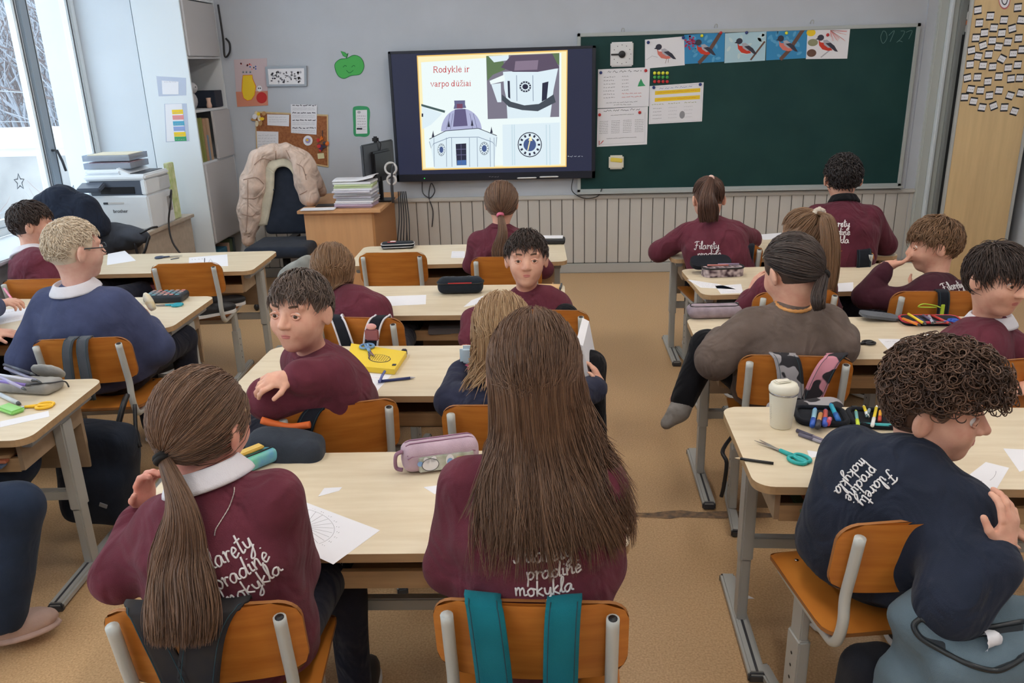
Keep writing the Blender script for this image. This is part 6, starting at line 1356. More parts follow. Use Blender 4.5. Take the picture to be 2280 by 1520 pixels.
b.grid(lin_, 5, 16, LIN); b.grid(lambda u, v: Vector(spline([CP_(780, 620, 6.4), CP_(900, 560, 6.4), CP_(1010, 560, 6.4), CP_(1100, 640, 6.4), CP_(1130, 820, 6.4)], 4)[int(u*16)]).lerp(Vector(spline([CP_(880, 720, 6.38), CP_(920, 650, 6.38), CP_(1000, 640, 6.38), CP_(1060, 700, 6.38), CP_(1110, 850, 6.38)], 4)[int(u*16)]), v), 17, 5, LIN)
solid(b.build('lining', ct), .012)
for x, y in ((680, 675), (715, 718), (735, 765), (885, 855), (1185, 715)): MB().ell(CP_(x, y, 6.35), (.007, .004, .007), DARKGREY, None, 8).build('button', ct)
# ------------------------------------------------------------------ things on the desks
ZT = DH+.0006
def paper(px, lab, draw=None, grp=None, z=ZT, t=.0004, A=1.4):
    c = [atz(*q, z) for q in px]; q = Quad(c, A, Vector((0, 0, 1))); q.lift = .0003
    f = c; n = len(f); bk = [v-Vector((0, 0, t)) for v in f]
    q.b.add(f+bk, [tuple(range(n-1, -1, -1)), tuple(range(n, 2*n))]+[(i, (i+1) % n, n+(i+1) % n, n+i) for i in range(n)], PAPER)
    if draw: draw(q)
    return q.b.build('paper', label=lab, cat='paper', group=grp)
def rays(q):
    for i in range(13):
        a = PI*(i/12)-.5; q.line([(.45, .45), (.45+.5*math.cos(a)*.95, .45+.42*math.sin(a))], .004, INK, 1)
    q.line([(.45+.5*math.cos(PI*i/24-.5), .45+.42*math.sin(PI*i/24-.5)) for i in range(25)], .004, INK, 1)
    for i in range(12): a = PI*i/12-.4; q.scrawl(.43+.56*math.cos(a), .43+.48*math.sin(a), .05, .035, INK, 1, i, .004)
def lines(n=3, m=INK):
    def f(q):
        for i in range(n): q.scrawl(.15, .75-.6*i/max(1, n-1) if n > 1 else .5, 1., .06, m, 1, i+n, .008)
    return f
paper([(655, 1108), (846, 1180), (742, 1256), (600, 1190)], 'large white paper with a fan of drawn rays and numerals, nearest middle desk', rays)
paper([(722, 1086), (762, 1084), (755, 1092), (708, 1105)], 'small pointed white paper scrap alone on the nearest middle desk', None, None)
paper([(943, 1084), (1005, 1076), (985, 1088), (968, 1100)], 'white paper scrap below the pink pencil case', None, None)
paper([(815, 830), (872, 834), (838, 872), (805, 872)], 'white note under the pen beside the yellow notebook', lines(2, PINKI))
paper([(815, 661), (949, 656), (948, 677), (830, 683)], 'long white strip with handwriting on the second middle desk', lines(1, BLUEI), None, A=6)
paper([(1050, 668), (1085, 655), (1095, 672), (1032, 683)], 'pointed white paper beside the black pencil case')
paper([(1006, 559), (1035, 559), (1035, 574), (1004, 574)], 'small white slip at the first middle desk left of the pink hair tie', lines(2, BLUEI))
paper([(240, 565), (278, 558), (303, 580), (238, 590)], 'white sheet beside the blond boy on the window desk')
paper([(421, 573), (506, 566), (508, 592), (420, 593)], 'white printed sheet behind the empty chair by the window', lambda q: (q.rect(.55, .2, .58, .8, INK, 1), q.scrawl(.1, .7, .4, .08, INK, 1, 1, .01), q.line([(.7, .3), (.78, .7), (.86, .3), (.7, .3)], .012, INK, 1)))
paper([(0, 938), (108, 914), (110, 927), (0, 951)], 'white strip with a dark end on the left edge desk', lambda q: q.rect(A_*0+6.6, 0, 6.8, 1, INK, 1), None, A=7) if False else paper([(0, 938), (108, 914), (110, 927), (0, 951)], 'long white paper strip on the left edge desk', None, None, A=7)
paper([(0, 690), (60, 684), (50, 712), (0, 722)], 'white sheet under the hands at the left edge', lines(2))
paper([(1955, 754), (2048, 755), (2058, 778), (1982, 783)], 'white triangular sheet between the taupe sweater and the red pencil case', lines(2))
paper([(2052, 752), (2066, 740), (2106, 752), (2098, 765)], 'folded white paper beside the red pencil case')
paper([(1530, 622), (1600, 632), (1640, 644), (1560, 640)], 'densely written paper under the dotted pencil case', lines(4))
paper([(1592, 636), (1650, 632), (1655, 652), (1605, 654)], 'white sheet at the edge of the dotted pencil case desk', lines(2, BLUEI))
paper([(1842, 632), (1900, 628), (1900, 648), (1842, 650)], 'white slip left of the chin-resting boy')
paper([(1690, 522), (1740, 518), (1745, 530), (1700, 534)], 'white sheet on the desk below the chalkboard')
paper([(1826, 1003), (1848, 968), (1905, 975), (1876, 1040)], 'white paper with black drawn lines beside the grey pens', lambda q: (q.line([(.05, .95), (.05, .05)], .02, INK, 1), q.line([(.1, .3), (1.2, .34)], .012, INK, 1), q.line([(.1, .25), (.9, .1)], .012, INK, 1)))
paper([(1797, 1002), (1840, 1008), (1838, 1011), (1803, 1020)], 'tiny white paper scrap beside the teal scissors')
paper([(2195, 1028), (2247, 1041), (2216, 1093), (2138, 1072)], 'white paper with an arc drawn, in front of the curly haired boy', lambda q: (q.line([(.7+.3*math.cos(a), .5+.3*math.sin(a)) for a in [i*.15-.6 for i in range(11)]], .012, INK, 1), q.scrawl(.4, .2, .3, .05, INK, 1, 4, .01)))
paper([(2234, 998), (2280, 1000), (2300, 1040), (2270, 1050)], 'white paper cut by the right frame edge')
paper([(1642, 1313), (1680, 1332), (1645, 1333), (1643, 1325)], 'white triangular scrap on the floor under the right desk', None, None, z=.0008)
# scissors
def scissors(px, Y0, ang, hcol, hname, lab, L=.13, z=ZT, sc=1., open_=.12):
    c = atz(*px, z); r = empty('scissors', c, ang, lab, 'scissors'); hm = plastic(hname, hcol, .4)
    for q in (-1, 1):
        b = MB(); rot = Matrix.Rotation(q*open_, 4, 'Z')
        b.prism([(-.005, 0), (.005, 0), (.0045, .05*sc), (.0, .085*sc), (-.003, .05*sc)], .003+.002*q, .0048+.002*q, CHROME, rot); b.build('blade', r)
        b = MB(); b.tube([rot @ Vector((-q*.016*sc+.015*sc*math.cos(a), -.052*sc+.023*sc*math.sin(a), .0055)) for a in [2*PI*i/20 for i in range(20)]], .0048*sc, hm, 8, False, True); b.tube([rot @ Vector((-q*.006*sc, -.03*sc, .0055)), rot @ Vector((0, .008*sc, .0055))], [.0055*sc, .0045*sc], hm, 8); b.build('handle', r)
    MB().lathe([(.004, .0), (.004, .009), (.002, .0095)], CHROME, 10).build('rivet', r); return r
scissors((1742, 1008), 0, .62, (40, 170, 170), 'teal_plastic', 'teal handled scissors lying open on the cream cup desk', sc=1.15)
scissors((375, 573), 0, -1.25, (60, 74, 100), 'dark_blue_plastic', 'dark blue scissors on the desk by the window')
scissors((372, 681), 0, 1.6, (40, 160, 180), 'turquoise_plastic', 'turquoise handled scissors beside the checkered pencil case')
scissors((62, 908), 0, 1.75, (240, 190, 40), 'yellow_plastic', 'yellow handled scissors on the left edge desk', sc=1.1)
scissors((1912, 768), 0, 1.9, (30, 30, 34), 'black_plastic_handle', 'black handled scissors by the taupe sleeve', sc=.9)
# pens and pencils
def pen(p0, p1, r, col, lab, z=ZT, tip=(60, 60, 60), cap=None, grp=None, dz=0.):
    a, c = atz(*p0, z), atz(*p1, z); a.z += r; c.z += r+dz; d = c-a; nm = 'pen_%d_%d_%d' % col
    rt = MB().tube([a, a+d*.86], r, plastic(nm, col, .35), 8).build('pen', label=lab, cat='pen', group=grp)
    MB().tube([a+d*.86, a+d*.93, c], [r*.95, r*.7, r*.15], plastic('pen_%d_%d_%d' % tip, tip, .4), 8).build('tip', rt)
    if cap: MB().tube([a-d*.01, a+d*.34], r*1.15, plastic('pen_%d_%d_%d' % cap, cap, .35), 8).build('cap', rt)
    return rt
pen((1722, 1034), (1636, 1022), .0042, (38, 38, 42), 'black pencil with pale tip overhanging the cream cup desk edge', tip=(214, 190, 160))
pen((1775, 962), (1880, 1002), .0055, (120, 112, 130), 'clear grey pen beside the black pencil case, upper one', cap=(80, 76, 96), grp='two grey pens'); pen((1780, 970), (1872, 1004), .0055, (150, 146, 160), 'clear grey pen beside the black pencil case, lower one', cap=(100, 96, 116), grp='two grey pens')
pen((842, 852), (925, 843), .0055, (44, 56, 110), 'dark blue pen lying beside the yellow notebook', tip=(170, 170, 180))
MB().tube([atz(845, 850, .685), atz(850, 838, .69), atz(857, 826, .70)], .005, mat('clear_blue', (120, 130, 190), .2, trans=.3), 8).build('pen_clip', label='clear blue pen cap standing off the dark blue pen', cat='pen cap')
pen((380, 578), (400, 575), .003, (90, 96, 110), 'small dark pencil by the window scissors')
pen((1195, 652), (1240, 654), .004, (210, 120, 110), 'pale red pencil behind the boy facing the camera')
# soft pencil cases
def soft_case(name, lab, cx, cy, rz, L, Wd, H, mt, zipm=None, z=ZT, cat='pencil case', rnd=.02):
    r = empty(name, (cx, cy, z), rz, lab, cat); F = Field((-L/2-.02, -Wd/2-.02, -.01), (L/2+.02, Wd/2+.02, H+.03), .006)
    F.slab((0, 0, H/2), np.eye(3), (L/2, Wd/2, H/2), min(rnd, H/2-.001), 0); V, Fc = F.mesh(2); V = V+normals(V, Fc)*(folds(V, int(abs(cx)*100) % 50, 40)*.0015)[:, None]
    big_mesh('body', V, Fc, [mt], r)
    if zipm:
        o = rrect(L*.9, Wd*.55, Wd*.25, 6); MB().tube([(x, y, H-.0005) for x, y in o], .0024, zipm, 6, False, True).build('zip', r)
        MB().box((L*.43, Wd*.2, H+.002), (.02, .006, .003), CHROME, None, .001).build('zip_pull', r)
    return r
LILAC = fabric('lilac_corduroy', (196, 172, 188), .004)
c = atz(975, 1055, ZT); r = soft_case('pencil_case', 'pink lilac pencil case with clear sticker pocket on the nearest middle desk', c.x, c.y+.055, .3, .225, .085, .085, LILAC, None, rnd=.03)
for y, z_ in ((-.012, .086), (.012, .086), (-.036, .066), (-.04, .058)): MB().tube([(-.098, y, z_-.006), (-.085, y, z_), (.085, y, z_), (.098, y, z_-.006)], .0022, mat('mauve_zip', (150, 112, 136), .5), 6).build('zip', r)
MB().box((.012, -.0425, .031), (.16, .006, .048), mat('clear_vinyl', (206, 210, 206), .12, .6, var=.3, vscale=30, col2=(160, 168, 150)), None, .003).build('clear_pocket', r)
fr_ = lambda: Flat((.0, -.0462, .03), (1, 0, 0), (0, 0, 1))
F = fr_(); F.ell(-.035, .0, .024, .019, PAPER, 1); F.ell(-.045, .014, .008, .011, PAPER, 1, 12, .5); F.ell(-.025, .016, .008, .01, PAPER, 1, 12, -.5); F.line([(-.035+.024*math.cos(a), .019*math.sin(a)) for a in [2*PI*i/20 for i in range(20)]], .0016, INK, 2, True); F.ell(.022, .006, .012, .018, PAPER, 1); F.ell(.022, .001, .009, .012, flat('pale_blue_sticker', (140, 176, 224)), 2); F.rect(.042, -.006, .066, .014, flat('gold_sticker', (220, 196, 130)), 1); F.ell(-.064, .006, .008, .008, flat('pale_blue_sticker', (140, 176, 224)), 1)
F.b.build('stickers', r)
b = MB(); b.tube(spline([(-.108, -.02, .07), (-.128, -.02, .06), (-.13, -.015, .02), (-.112, -.02, .012)], 5), .006, mat('mauve_zip', (150, 112, 136), .5), 6); b.build('carry_loop', r)
c = atz(562, 1040, ZT); r = soft_case('pencil_case', 'open green and blue iridescent pencil case behind the low ponytail', c.x, c.y, .9, .19, .075, .05, mat('holo_green', (110, 200, 150), .25, .6, var=.5, vscale=18, col2=(90, 150, 200)), BLACK)
MB().box((-.01, 0, .056), (.1, .03, .01), mat('yellow_pencils', (214, 180, 90), .5), None, .003).build('pencils', r)
c = atz(1025, 655, ZT); r = soft_case('pencil_case', 'long black pencil case with red zip line on the second middle desk', c.x, c.y+.03, .03, .235, .085, .085, fabric('black_case', (44, 50, 60), .003), None, rnd=.035)
MB().tube([(x, y, .058) for x, y in rrect(.238, .088, .036, 6)], .003, plastic('black_zip', (24, 26, 30)), 6, False, True).build('zip', r); MB().box((.0, -.044, .062), (.12, .004, .004), RED).build('red_stripe', r)
F = Flat((0, 0, .0865), (1, 0, 0), (0, 1, 0)); F.scrawl(-.08, -.01, .15, .022, LGREY, 1, 4, .002); F.b.build('top_print', r)
c = atz(885, 553, ZT); r = soft_case('pencil_case', 'flat black pencil case with white piping on the first middle desk', c.x, c.y+.02, .12, .21, .09, .04, fabric('black_case2', (40, 44, 50), .003), None, rnd=.018)
for z_ in (.012, .03): MB().tube([(x, y, z_) for x, y in rrect(.212, .092, .03, 6)], .002, PAPER, 6, False, True).build('piping', r)
F = Flat((-.03, 0, .041), (1, 0, 0), (0, 1, 0)); F.ell(0, .01, .02, .016, PAPER, 1); F.rect(-.035, -.02, .02, .0, RED, 1); F.b.build('top_print', r)
c = atz(1238, 545, ZT); r = soft_case('pencil_case', 'black box with a white sheet on its lid, first middle desk', c.x-.02, c.y+.06, -.05, .16, .1, .035, plastic('black_box', (34, 36, 42)), None, rnd=.01)
MB().box((0, .005, .038), (.13, .085, .004), PAPER).build('lid_sheet', r)
c = atz(372, 668, ZT); r = soft_case('pencil_case', 'black pencil case with coloured squares in a checkered grid by the window', c.x, c.y, .05, .2, .12, .04, plastic('case_black', (38, 42, 50)), None, rnd=.012)
b = MB(); R = random.Random(4)
for i in range(6):
    for j in range(4): b.box((-.075+.03*i, -.042+.028*j, .0405), (.02, .018, .003), flat(['chk_pink', 'chk_teal', 'chk_grey', 'chk_rose'][(i+j) % 4], [(206, 140, 136), (120, 166, 176), (150, 152, 160), (196, 160, 150)][(i+j) % 4]), None, .003)
b.build('square_pattern', r)
# a wrapped snack in the blond boy's hand
b = MB(); a_, c_ = aty(322, 652, 3.56), aty(342, 690, 3.54); b.tube([a_, a_.lerp(c_, .15), a_.lerp(c_, .5), a_.lerp(c_, .85), c_], [.006, .016, .02, .018, .012], mat('cream_wrapper', (222, 206, 160), .3, var=.3, vscale=40, col2=(236, 232, 220)), 10); b.build('wrapped_snack', label='cream wrapped snack held by the blond boy in glasses', cat='snack')
# yellow notebook with scissors
c = [atz(700+0, 0, 1)] if False else None
nb = [(782, 764), (905, 782), (878, 822), (770, 812)]; q = Quad([atz(*p_, ZT+.022) for p_ in nb], 1.4, Vector((0, 0, 1)))
YN = mat('yellow_cover', (236, 204, 62), .4); q.lift = .0006; q.base(YN, .021); q.ell(.85, .45, .3, .2, INK, 1); q.ell(.85, .45, .28, .18, YN, 2)
for i in range(8): q.line([(.62+.06*i, .32), (.66+.06*i, .6)], .012, INK, 3)
r = q.b.build('notebook', label='yellow folder notebook with elastic corners on the third middle desk', cat='notebook')
b = MB()
for p_ in ((900, 784), (878, 818)): b.box(atz(*p_, ZT+.012), (.022, .022, .026), INK, None, .004)
b.build('elastic_corner', r)
scissors((822, 783), 0, 3.5, (110, 150, 190), 'light_blue_plastic', 'blue grey scissors lying on the yellow notebook', z=ZT+.024, sc=1.1)
# blonde's bottle/pouch
b = MB(); a_ = aty(1040, 790, 2.66); b.box(a_, (.05, .03, .07), mat('pale_blue_plastic', (200, 220, 232), .3), None, .012); r = b.build('glue_bottle', label='pale blue bottle with pink base beside the blonde hair', cat='bottle'); MB().box(a_+Vector((0, 0, -.045)), (.075, .045, .025), mat('pink_fluff', (240, 120, 160), .8), None, .01).build('pink_base', r)
b = MB(); q = [aty(*p_, 2.66) for p_ in ((1282, 762), (1298, 770), (1316, 862), (1302, 866))]; o2 = [v+Vector((.03, .22, .02)) for v in q]; b.add(q+o2, [(0, 1, 2, 3), (7, 6, 5, 4), (0, 4, 5, 1), (1, 5, 6, 2), (2, 6, 7, 3), (3, 7, 4, 0)], PAPER); b.build('drawing_pad', label='white drawing pad held upright beside the long brown hair', cat='pad')
# open book on the second desk
b = MB(); c = atz(1222, 641, ZT); b.box((c.x, c.y, ZT+.006), (.12, .08, .012), mat('kraft_page', (214, 174, 126), .7), Matrix.Rotation(-.1, 4, 'Z'), .002); r = b.build('notepad', label='kraft notepad with dark spine at the second middle desk right end', cat='notepad'); MB().box((c.x+.062, c.y-.006, ZT+.008), (.008, .09, .016), DARKGREY, Matrix.Rotation(-.1, 4, 'Z')).build('spine', r)
# cream cup
c = atz(1738, 948, ZT); CUPM = mat('cream_enamel', (226, 222, 208), .5, .4, bump=.0004, bscale=200)
cup = empty('travel_cup', (c.x, c.y, ZT), 0, 'cream travel cup with lid on the right row nearest desk', 'cup')
MB().lathe([(.031, 0), (.033, .003), (.0425, .112), (.0425, .114)], CUPM, 36).build('body', cup); MB().lathe([(.0432, .113), (.0436, .117), (.0432, .12)], CHROME, 36).build('steel_rim', cup)
b = MB(); b.lathe([(.0445, .12), (.0455, .124), (.0455, .133), (.042, .138), (.040, .144), (.030, .146), (.0, .146)], CUPM, 36); b.build('lid', cup); MB().box((-.004, .006, .149), (.05, .026, .008), CUPM, Matrix.Rotation(.3, 4, 'Z'), .004).build('slider', cup); MB().box((.016, .026, .143), (.018, .014, .008), DARKGREY, Matrix.Rotation(-.6, 4, 'Z'), .002).build('drink_opening', cup)
F = Flat((-.0372, -.0135, .06), (.35, -.94, 0), (-.07, 0, 1))
for i in range(9): F.scrawl(-.004, -.03+.006*i, .007, .003, INK, 1, i, .0008)
F.b.build('lettering', cup)
# open black case with markers
bk = fabric('black_case3', (34, 36, 44), .003); c = atz(1835, 935, ZT); r = empty('pencil_case', (c.x, c.y, ZT), -.12, 'open black pencil case full of markers beside the cream cup', 'pencil case')
for dx, n_ in ((-.01, 'left_half'), (.155, 'right_half')):
    b = MB(); o = rrect(.15, .125, .03, 5); b.prism(o, 0, .008, bk, Matrix.Translation((dx, .01, 0))); b.tube([(x+dx, y+.01, .012) for x, y in o], .009, bk, 8, False, True); b.build(n_, r)
MB().tube(spline([(.09, -.05, .014), (.16, -.055, .016), (.22, -.05, .014)], 5), .006, plastic('teal_zip', (60, 170, 176)), 6).build('zip', r)
mk = [((1815, 912), (1808, 952), (150, 200, 226), (40, 90, 190), 'light blue marker with dark blue cap'), ((1828, 922), (1820, 955), (206, 150, 90), (60, 60, 70), 'orange brown marker'), ((1838, 915), (1836, 950), (196, 90, 80), (60, 90, 190), 'dull red marker with blue cap'), ((1848, 935), (1842, 948), (220, 120, 140), (200, 70, 90), 'short pink marker'), ((1848, 902), (1866, 940), (40, 170, 200), (30, 100, 180), 'fat turquoise marker'), ((1905, 915), (1910, 950), (120, 190, 190), (200, 220, 60), 'mint and lime pen'), ((1922, 905), (1932, 930), (240, 214, 60), (236, 236, 236), 'yellow fineliner, left one'), ((1952, 905), (1942, 950), (240, 214, 60), (236, 236, 236), 'yellow fineliner, middle one'), ((1960, 915), (1958, 940), (236, 170, 50), (190, 70, 50), 'orange yellow fineliner'), ((1936, 912), (1930, 930), (150, 170, 180), (90, 120, 130), 'grey green pen')]
for p0, p1, c0, c1, nm in mk: pen(p1, p0, .0075 if 'pen' not in nm and 'fine' not in nm else .005, c0, nm+' in the open black case', z=ZT+.016, cap=c1, tip=c1, grp='markers in the open black case')
# red open case on R3
c = atz(2070, 718, ZT); r = empty('pencil_case', (c.x, c.y, ZT), -.04, 'open pencil case with red rim and grey lid flap on the right row desk', 'pencil case')
b = MB(); o = rrect(.24, .1, .03, 5); b.prism(o, 0, .02, bk); b.build('body', r); MB().tube([(x, y, .016) for x, y in o], .006, plastic('red_rim', (196, 50, 72)), 8, False, True).build('red_rim', r)
b = MB(); o = rrect(.16, .085, .03, 5); b.prism(o, 0, .012, fabric('grey_flap', (104, 108, 116), .003), Matrix.Translation((-.2, .045, .012)) @ Matrix.Rotation(.12, 4, 'Y')); b.build('lid', r); F = Flat((-.2, .045, .0262), (1, 0, .12), (0, 1, 0)); F.scrawl(-.05, -.012, .09, .012, INK, 1, 8, .0022); F.b.build('lid_print', r)
for i, (p0, p1, col, nm) in enumerate((((2010, 712), (2050, 728), (236, 140, 50), 'orange'), ((2022, 702), (2062, 726), (240, 210, 60), 'yellow'), ((2040, 708), (2062, 724), (50, 60, 120), 'navy'), ((2055, 705), (2085, 722), (110, 100, 130), 'grey violet'), ((2075, 705), (2120, 726), (196, 60, 60), 'red'), ((2068, 706), (2078, 724), (180, 180, 196), 'pale grey'))): pen(p0, p1, .006, col, '%s pen in the red rimmed open case' % nm, z=ZT+.02, grp='pens in the red rimmed case')
scissors((2105, 718), 0, 1.9, (50, 90, 190), 'royal_blue_plastic', 'blue scissors in the red rimmed open case', z=ZT+.024, sc=.8)
# dotted case on R2
c = atz(1608, 612, ZT); r = empty('pencil_case', (c.x, c.y, ZT), .1, 'open dotted pencil case with black lid on the right second desk', 'pencil case')
DOT = mat('dotted_fabric', (196, 180, 184), .8, var=.8, vscale=55, col2=(70, 50, 60), detail=0)
b = MB(); o = rrect(.22, .095, .04, 6); b.prism(o, 0, .045, DOT, None, DOT); b.build('body', r); MB().tube([(x, y, .046) for x, y in o], .005, BLACK, 8, False, True).build('zip', r)
b = MB(); b.prism(o, -.012, .012, bk, Matrix.Translation((-.045, .075, .055)) @ Matrix.Rotation(.45, 4, 'X')); b.build('lid', r)
for i, (x, col, nm) in enumerate(((-.03, (196, 120, 110), 'rosy'), (.03, (150, 130, 160), 'mauve'))): MB().tube([(c.x+x-.05, c.y+.01+.02*i, ZT+.052), (c.x+x+.06, c.y+.0+.02*i, ZT+.054)], .005, plastic('pn_%d' % i, col), 8).build('pen', label='%s pen in the dotted pencil case' % nm, cat='pen', group='pens in the dotted case')
# lilac pouches and books at R3 left end
c = atz(1590, 690, ZT+.03); r = soft_case('pencil_case', 'dusty lilac pencil pouch with inked drawing left of the taupe sweater', c.x, c.y, .05, .24, .1, .055, mat('dusty_lilac', (168, 152, 164), .8, var=.2, vscale=20), BLACK, rnd=.026)
b = MB(); xl = 1.2259-.65+.05
for i, (z_, col, nm) in enumerate(((.553, (206, 180, 140), 'tan'), (.565, (110, 180, 170), 'green'), (.577, (206, 130, 90), 'orange'), (.589, (226, 226, 230), 'white'))):
    x_, y_ = DESKS['R2'][0]-.44, DESKS['R2'][1]-.1; MB().box((x_, y_-.02*i, z_+.004), (.24, .3, .01), mat('book_cover_%d' % i, col, .6), Matrix.Rotation(.1+.06*i, 4, 'Z'), .002).build('exercise_book', label='%s exercise book on the shelf of the dotted case desk' % nm, cat='book', group='books under the dotted case desk')
for i, (z_, col, nm) in enumerate(((.552, (120, 150, 110), 'green'), (.568, (226, 130, 60), 'orange'), (.584, (170, 70, 70), 'red'), (.6, (90, 110, 130), 'slate'))):
    x_, y_ = DESKS['R4'][0]-.36, DESKS['R4'][1]-.03; MB().box((x_+.02*i, y_, z_+.007), (.3, .32, .014), mat('shelf_book_%d' % i, col, .6), Matrix.Rotation(.03*i, 4, 'Z'), .002).build('textbook', label='%s textbook on the shelf under the cream cup desk' % nm, cat='book', group='books under the cream cup desk')
for i, (z_, col, nm) in enumerate(((.552, (110, 130, 160), 'blue'), (.566, (206, 130, 100), 'salmon'), (.58, (186, 150, 110), 'tan'))):
    x_, y_ = DESKS['L3'][0]+.4, DESKS['L3'][1]-.05; MB().box((x_, y_, z_+.006), (.26, .3, .012), mat('left_book_%d' % i, col, .6), Matrix.Rotation(.08*i, 4, 'Z'), .002).build('textbook', label='%s book on the shelf under the left edge desk' % nm, cat='book', group='books under the left edge desk')
for k, nm, c0 in (('C4', 'nearest middle', (150, 160, 170)), ('C2', 'second middle', (120, 120, 126)), ('L1', 'printer side', (120, 60, 70))):
    x_, y_ = DESKS[k][0]+(-.25 if k == 'C4' else .15), DESKS[k][1]-.06; MB().box((x_, y_, .572), (.34, .28, .03), mat('shelf_pile_'+k, c0, .5), Matrix.Rotation(.08, 4, 'Z'), .004).build('folder', label='folder lying on the shelf under the %s desk' % nm, cat='folder')
# grey pouch with pens at the left edge
c = atz(62, 868, ZT); r = empty('pencil_pouch', (c.x, c.y, ZT), -.15, 'open grey zip pouch spilling pens on the left edge desk', 'pencil case'); GP = fabric('grey_sequin', (170, 168, 164), .006)
F = Field((-.2, -.1, -.01), (.2, .12, .12), .006); F.slab((0, 0, .022), np.eye(3), (.13, .05, .022), .02, 0); F.ell((.04, .07, .05), np.array(Matrix.Rotation(.6, 3, 'X')), (.075, .012, .045), .01); V, Fc = F.mesh(2); V = V+normals(V, Fc)*(folds(V, 12, 50)*.003)[:, None]; big_mesh('body', V, Fc, [GP], r)
MB().tube(spline([(.06, -.05, .045), (.13, -.02, .044), (.14, .03, .03), (.135, .05, .0)], 5), .003, DARKGREY, 6).build('zip', r)
for i, (p0, p1, col, nm) in enumerate((((12, 822), (95, 856), (150, 150, 176), 'grey'), ((0, 838), (85, 852), (206, 206, 220), 'white'), ((0, 852), (70, 862), (130, 110, 190), 'violet'), ((0, 842), (60, 872), (176, 170, 206), 'lavender'), ((10, 815), (80, 838), (60, 64, 80), 'dark'))): pen(p0, p1, .006, col, '%s pen spilling from the grey pouch' % nm, z=ZT+.05+.004*i, grp='pens in the grey pouch')
pen((0, 882), (48, 905), .008, (206, 214, 222), 'fat clear marker on the left edge desk')
b = MB(); q = atz(25, 915, ZT); b.box((q.x, q.y, ZT+.008), (.1, .05, .016), mat('lime_plastic', (150, 214, 120), .3), Matrix.Rotation(-.5, 4, 'Z'), .006); b.build('sharpener_case', label='lime green plastic case on the left edge desk', cat='case')
# pink pen in the hands at the left
pen((10, 645), (36, 668), .006, (236, 130, 160), 'pink pen held at the left frame edge', z=.73, dz=-.04)
# shoes on the empty chair
for i, (px, a, l) in enumerate((((478, 700), -.9, 'nearer'), ((500, 682), -1.0, 'farther'))):
    c = atz(*px, SEATZ+.012); r = empty('sneaker', (c.x, c.y, SEATZ+.012), a, '%s black sneaker with white sole on the empty window side chair' % l, 'shoe', 'sneakers on the chair')
    F = Field((-.07, -.16, -.01), (.07, .16, .13), .007); F.ell((0, .04, .03), np.eye(3), (.042, .09, .035), .02); F.ell((0, -.06, .045), np.eye(3), (.04, .055, .05), .03); F.cut((0, 0, .0), (0, 0, -1)); V, Fc = F.mesh(2); big_mesh('upper', V, Fc, [SHOEM], r); MB().prism(rrect(.085, .25, .042, 6), 0, .016, SOLE, Matrix.Translation((0, .0, 0))).build('sole', r)
# ------------------------------------------------------------------ straps and bags on chairs
def strap(ch, x, w, mt, lab, name='backpack_strap', skew=0., drop=.26, front=.12, edge=None, th=.006, cat='strap', grp=None):
    o = CHAIRS[ch]; r = empty(name, o.location, o.rotation_euler.z, lab, cat, grp); zt = BTOP+.004; b = MB()
    prof = [(BACKY+.035, zt-front), (BACKY+.03, zt-.03), (BACKY+.018, zt), (BACKY+.0, zt+.002), (BACKY-.012-.028*0, zt-.006), (BACKY-.028, zt-.05), (BACKY-.03, zt-.14), (BACKY-.03, zt-drop)]
    pr_ = spline([(0, y, z) for y, z in prof], 4); n = len(pr_)
    def fn(u, v):
        q = pr_[min(n-1, int(v*(n-1)+.5))]; t = max(0, (v-.45))
        xx = x+(u-.5)*w+skew*t; cur = -.028*(1-(xx/.2)**2)-(0 if q[1] > BACKY-.005 else .0)
        return Vector((xx, q[1]+cur*.92-(.006 if v > .5 else -.008), q[2]))
    b.grid(fn, 6, n, mt); ob = solid(b.build('strap_band', r), th, 1)
    if edge:
        for u in (0., 1.): MB().tube([fn(u, i/(n-1)) for i in range(n)], .0045, edge, 6).build('piping', r)
    else:
        for u in (.12, .88): MB().tube([fn(u, i/(n-1))+Vector((0, -.007, 0)) for i in range(n//2-1, n)], .0011, mat('stitch_dark', (40, 70, 80), .8), 4).build('stitching', r)
    return r
TEAL = fabric('teal_webbing', (28, 116, 130), .003, .06); BLKW = fabric('black_webbing', (38, 40, 48), .003); GRYW = fabric('grey_webbing', (92, 96, 104), .003)
strap('C4R', -.095, .075, TEAL, 'teal strap over the nearest middle chair back, left of two', skew=.05, grp='teal straps'); strap('C4R', .07, .07, TEAL, 'teal strap over the nearest middle chair back, right of two', skew=-.02, grp='teal straps')
PATT = mat('black_pattern_strap', (40, 40, 46), .85, var=.9, vscale=26, col2=(52, 48, 48), detail=1)
strap('C4L', -.12, .06, PATT, 'black patterned strap on the ponytail chair, left of two', skew=.16, grp='black patterned straps'); strap('C4L', .06, .085, PATT, 'black patterned strap on the ponytail chair, right of two', skew=-.16, grp='black patterned straps')
strap('C2L', -.1, .06, BLKW, 'black strap with white piping, left of two on the second middle chair', skew=.16, edge=SHIRT, grp='white piped straps'); strap('C2L', .11, .06, BLKW, 'black strap with white piping, right of two on the second middle chair', skew=-.12, edge=SHIRT, grp='white piped straps')
CAMO = mat('camo_fabric', (38, 36, 42), .85, var=1, vscale=17, col2=(156, 152, 156), detail=1, sharp=1); CAMP = mat('camo_pink_fabric', (44, 40, 46), .85, var=1, vscale=15, col2=(206, 140, 156), detail=1, sharp=1)
strap('R3L', -.05, .09, CAMO, 'black and grey camouflage strap, left of two behind the cream cup', skew=.08, grp='camouflage straps'); strap('R3L', .14, .075, CAMP, 'pink flecked camouflage strap, right of two beside the curly hair', skew=-.2, grp='camouflage straps')
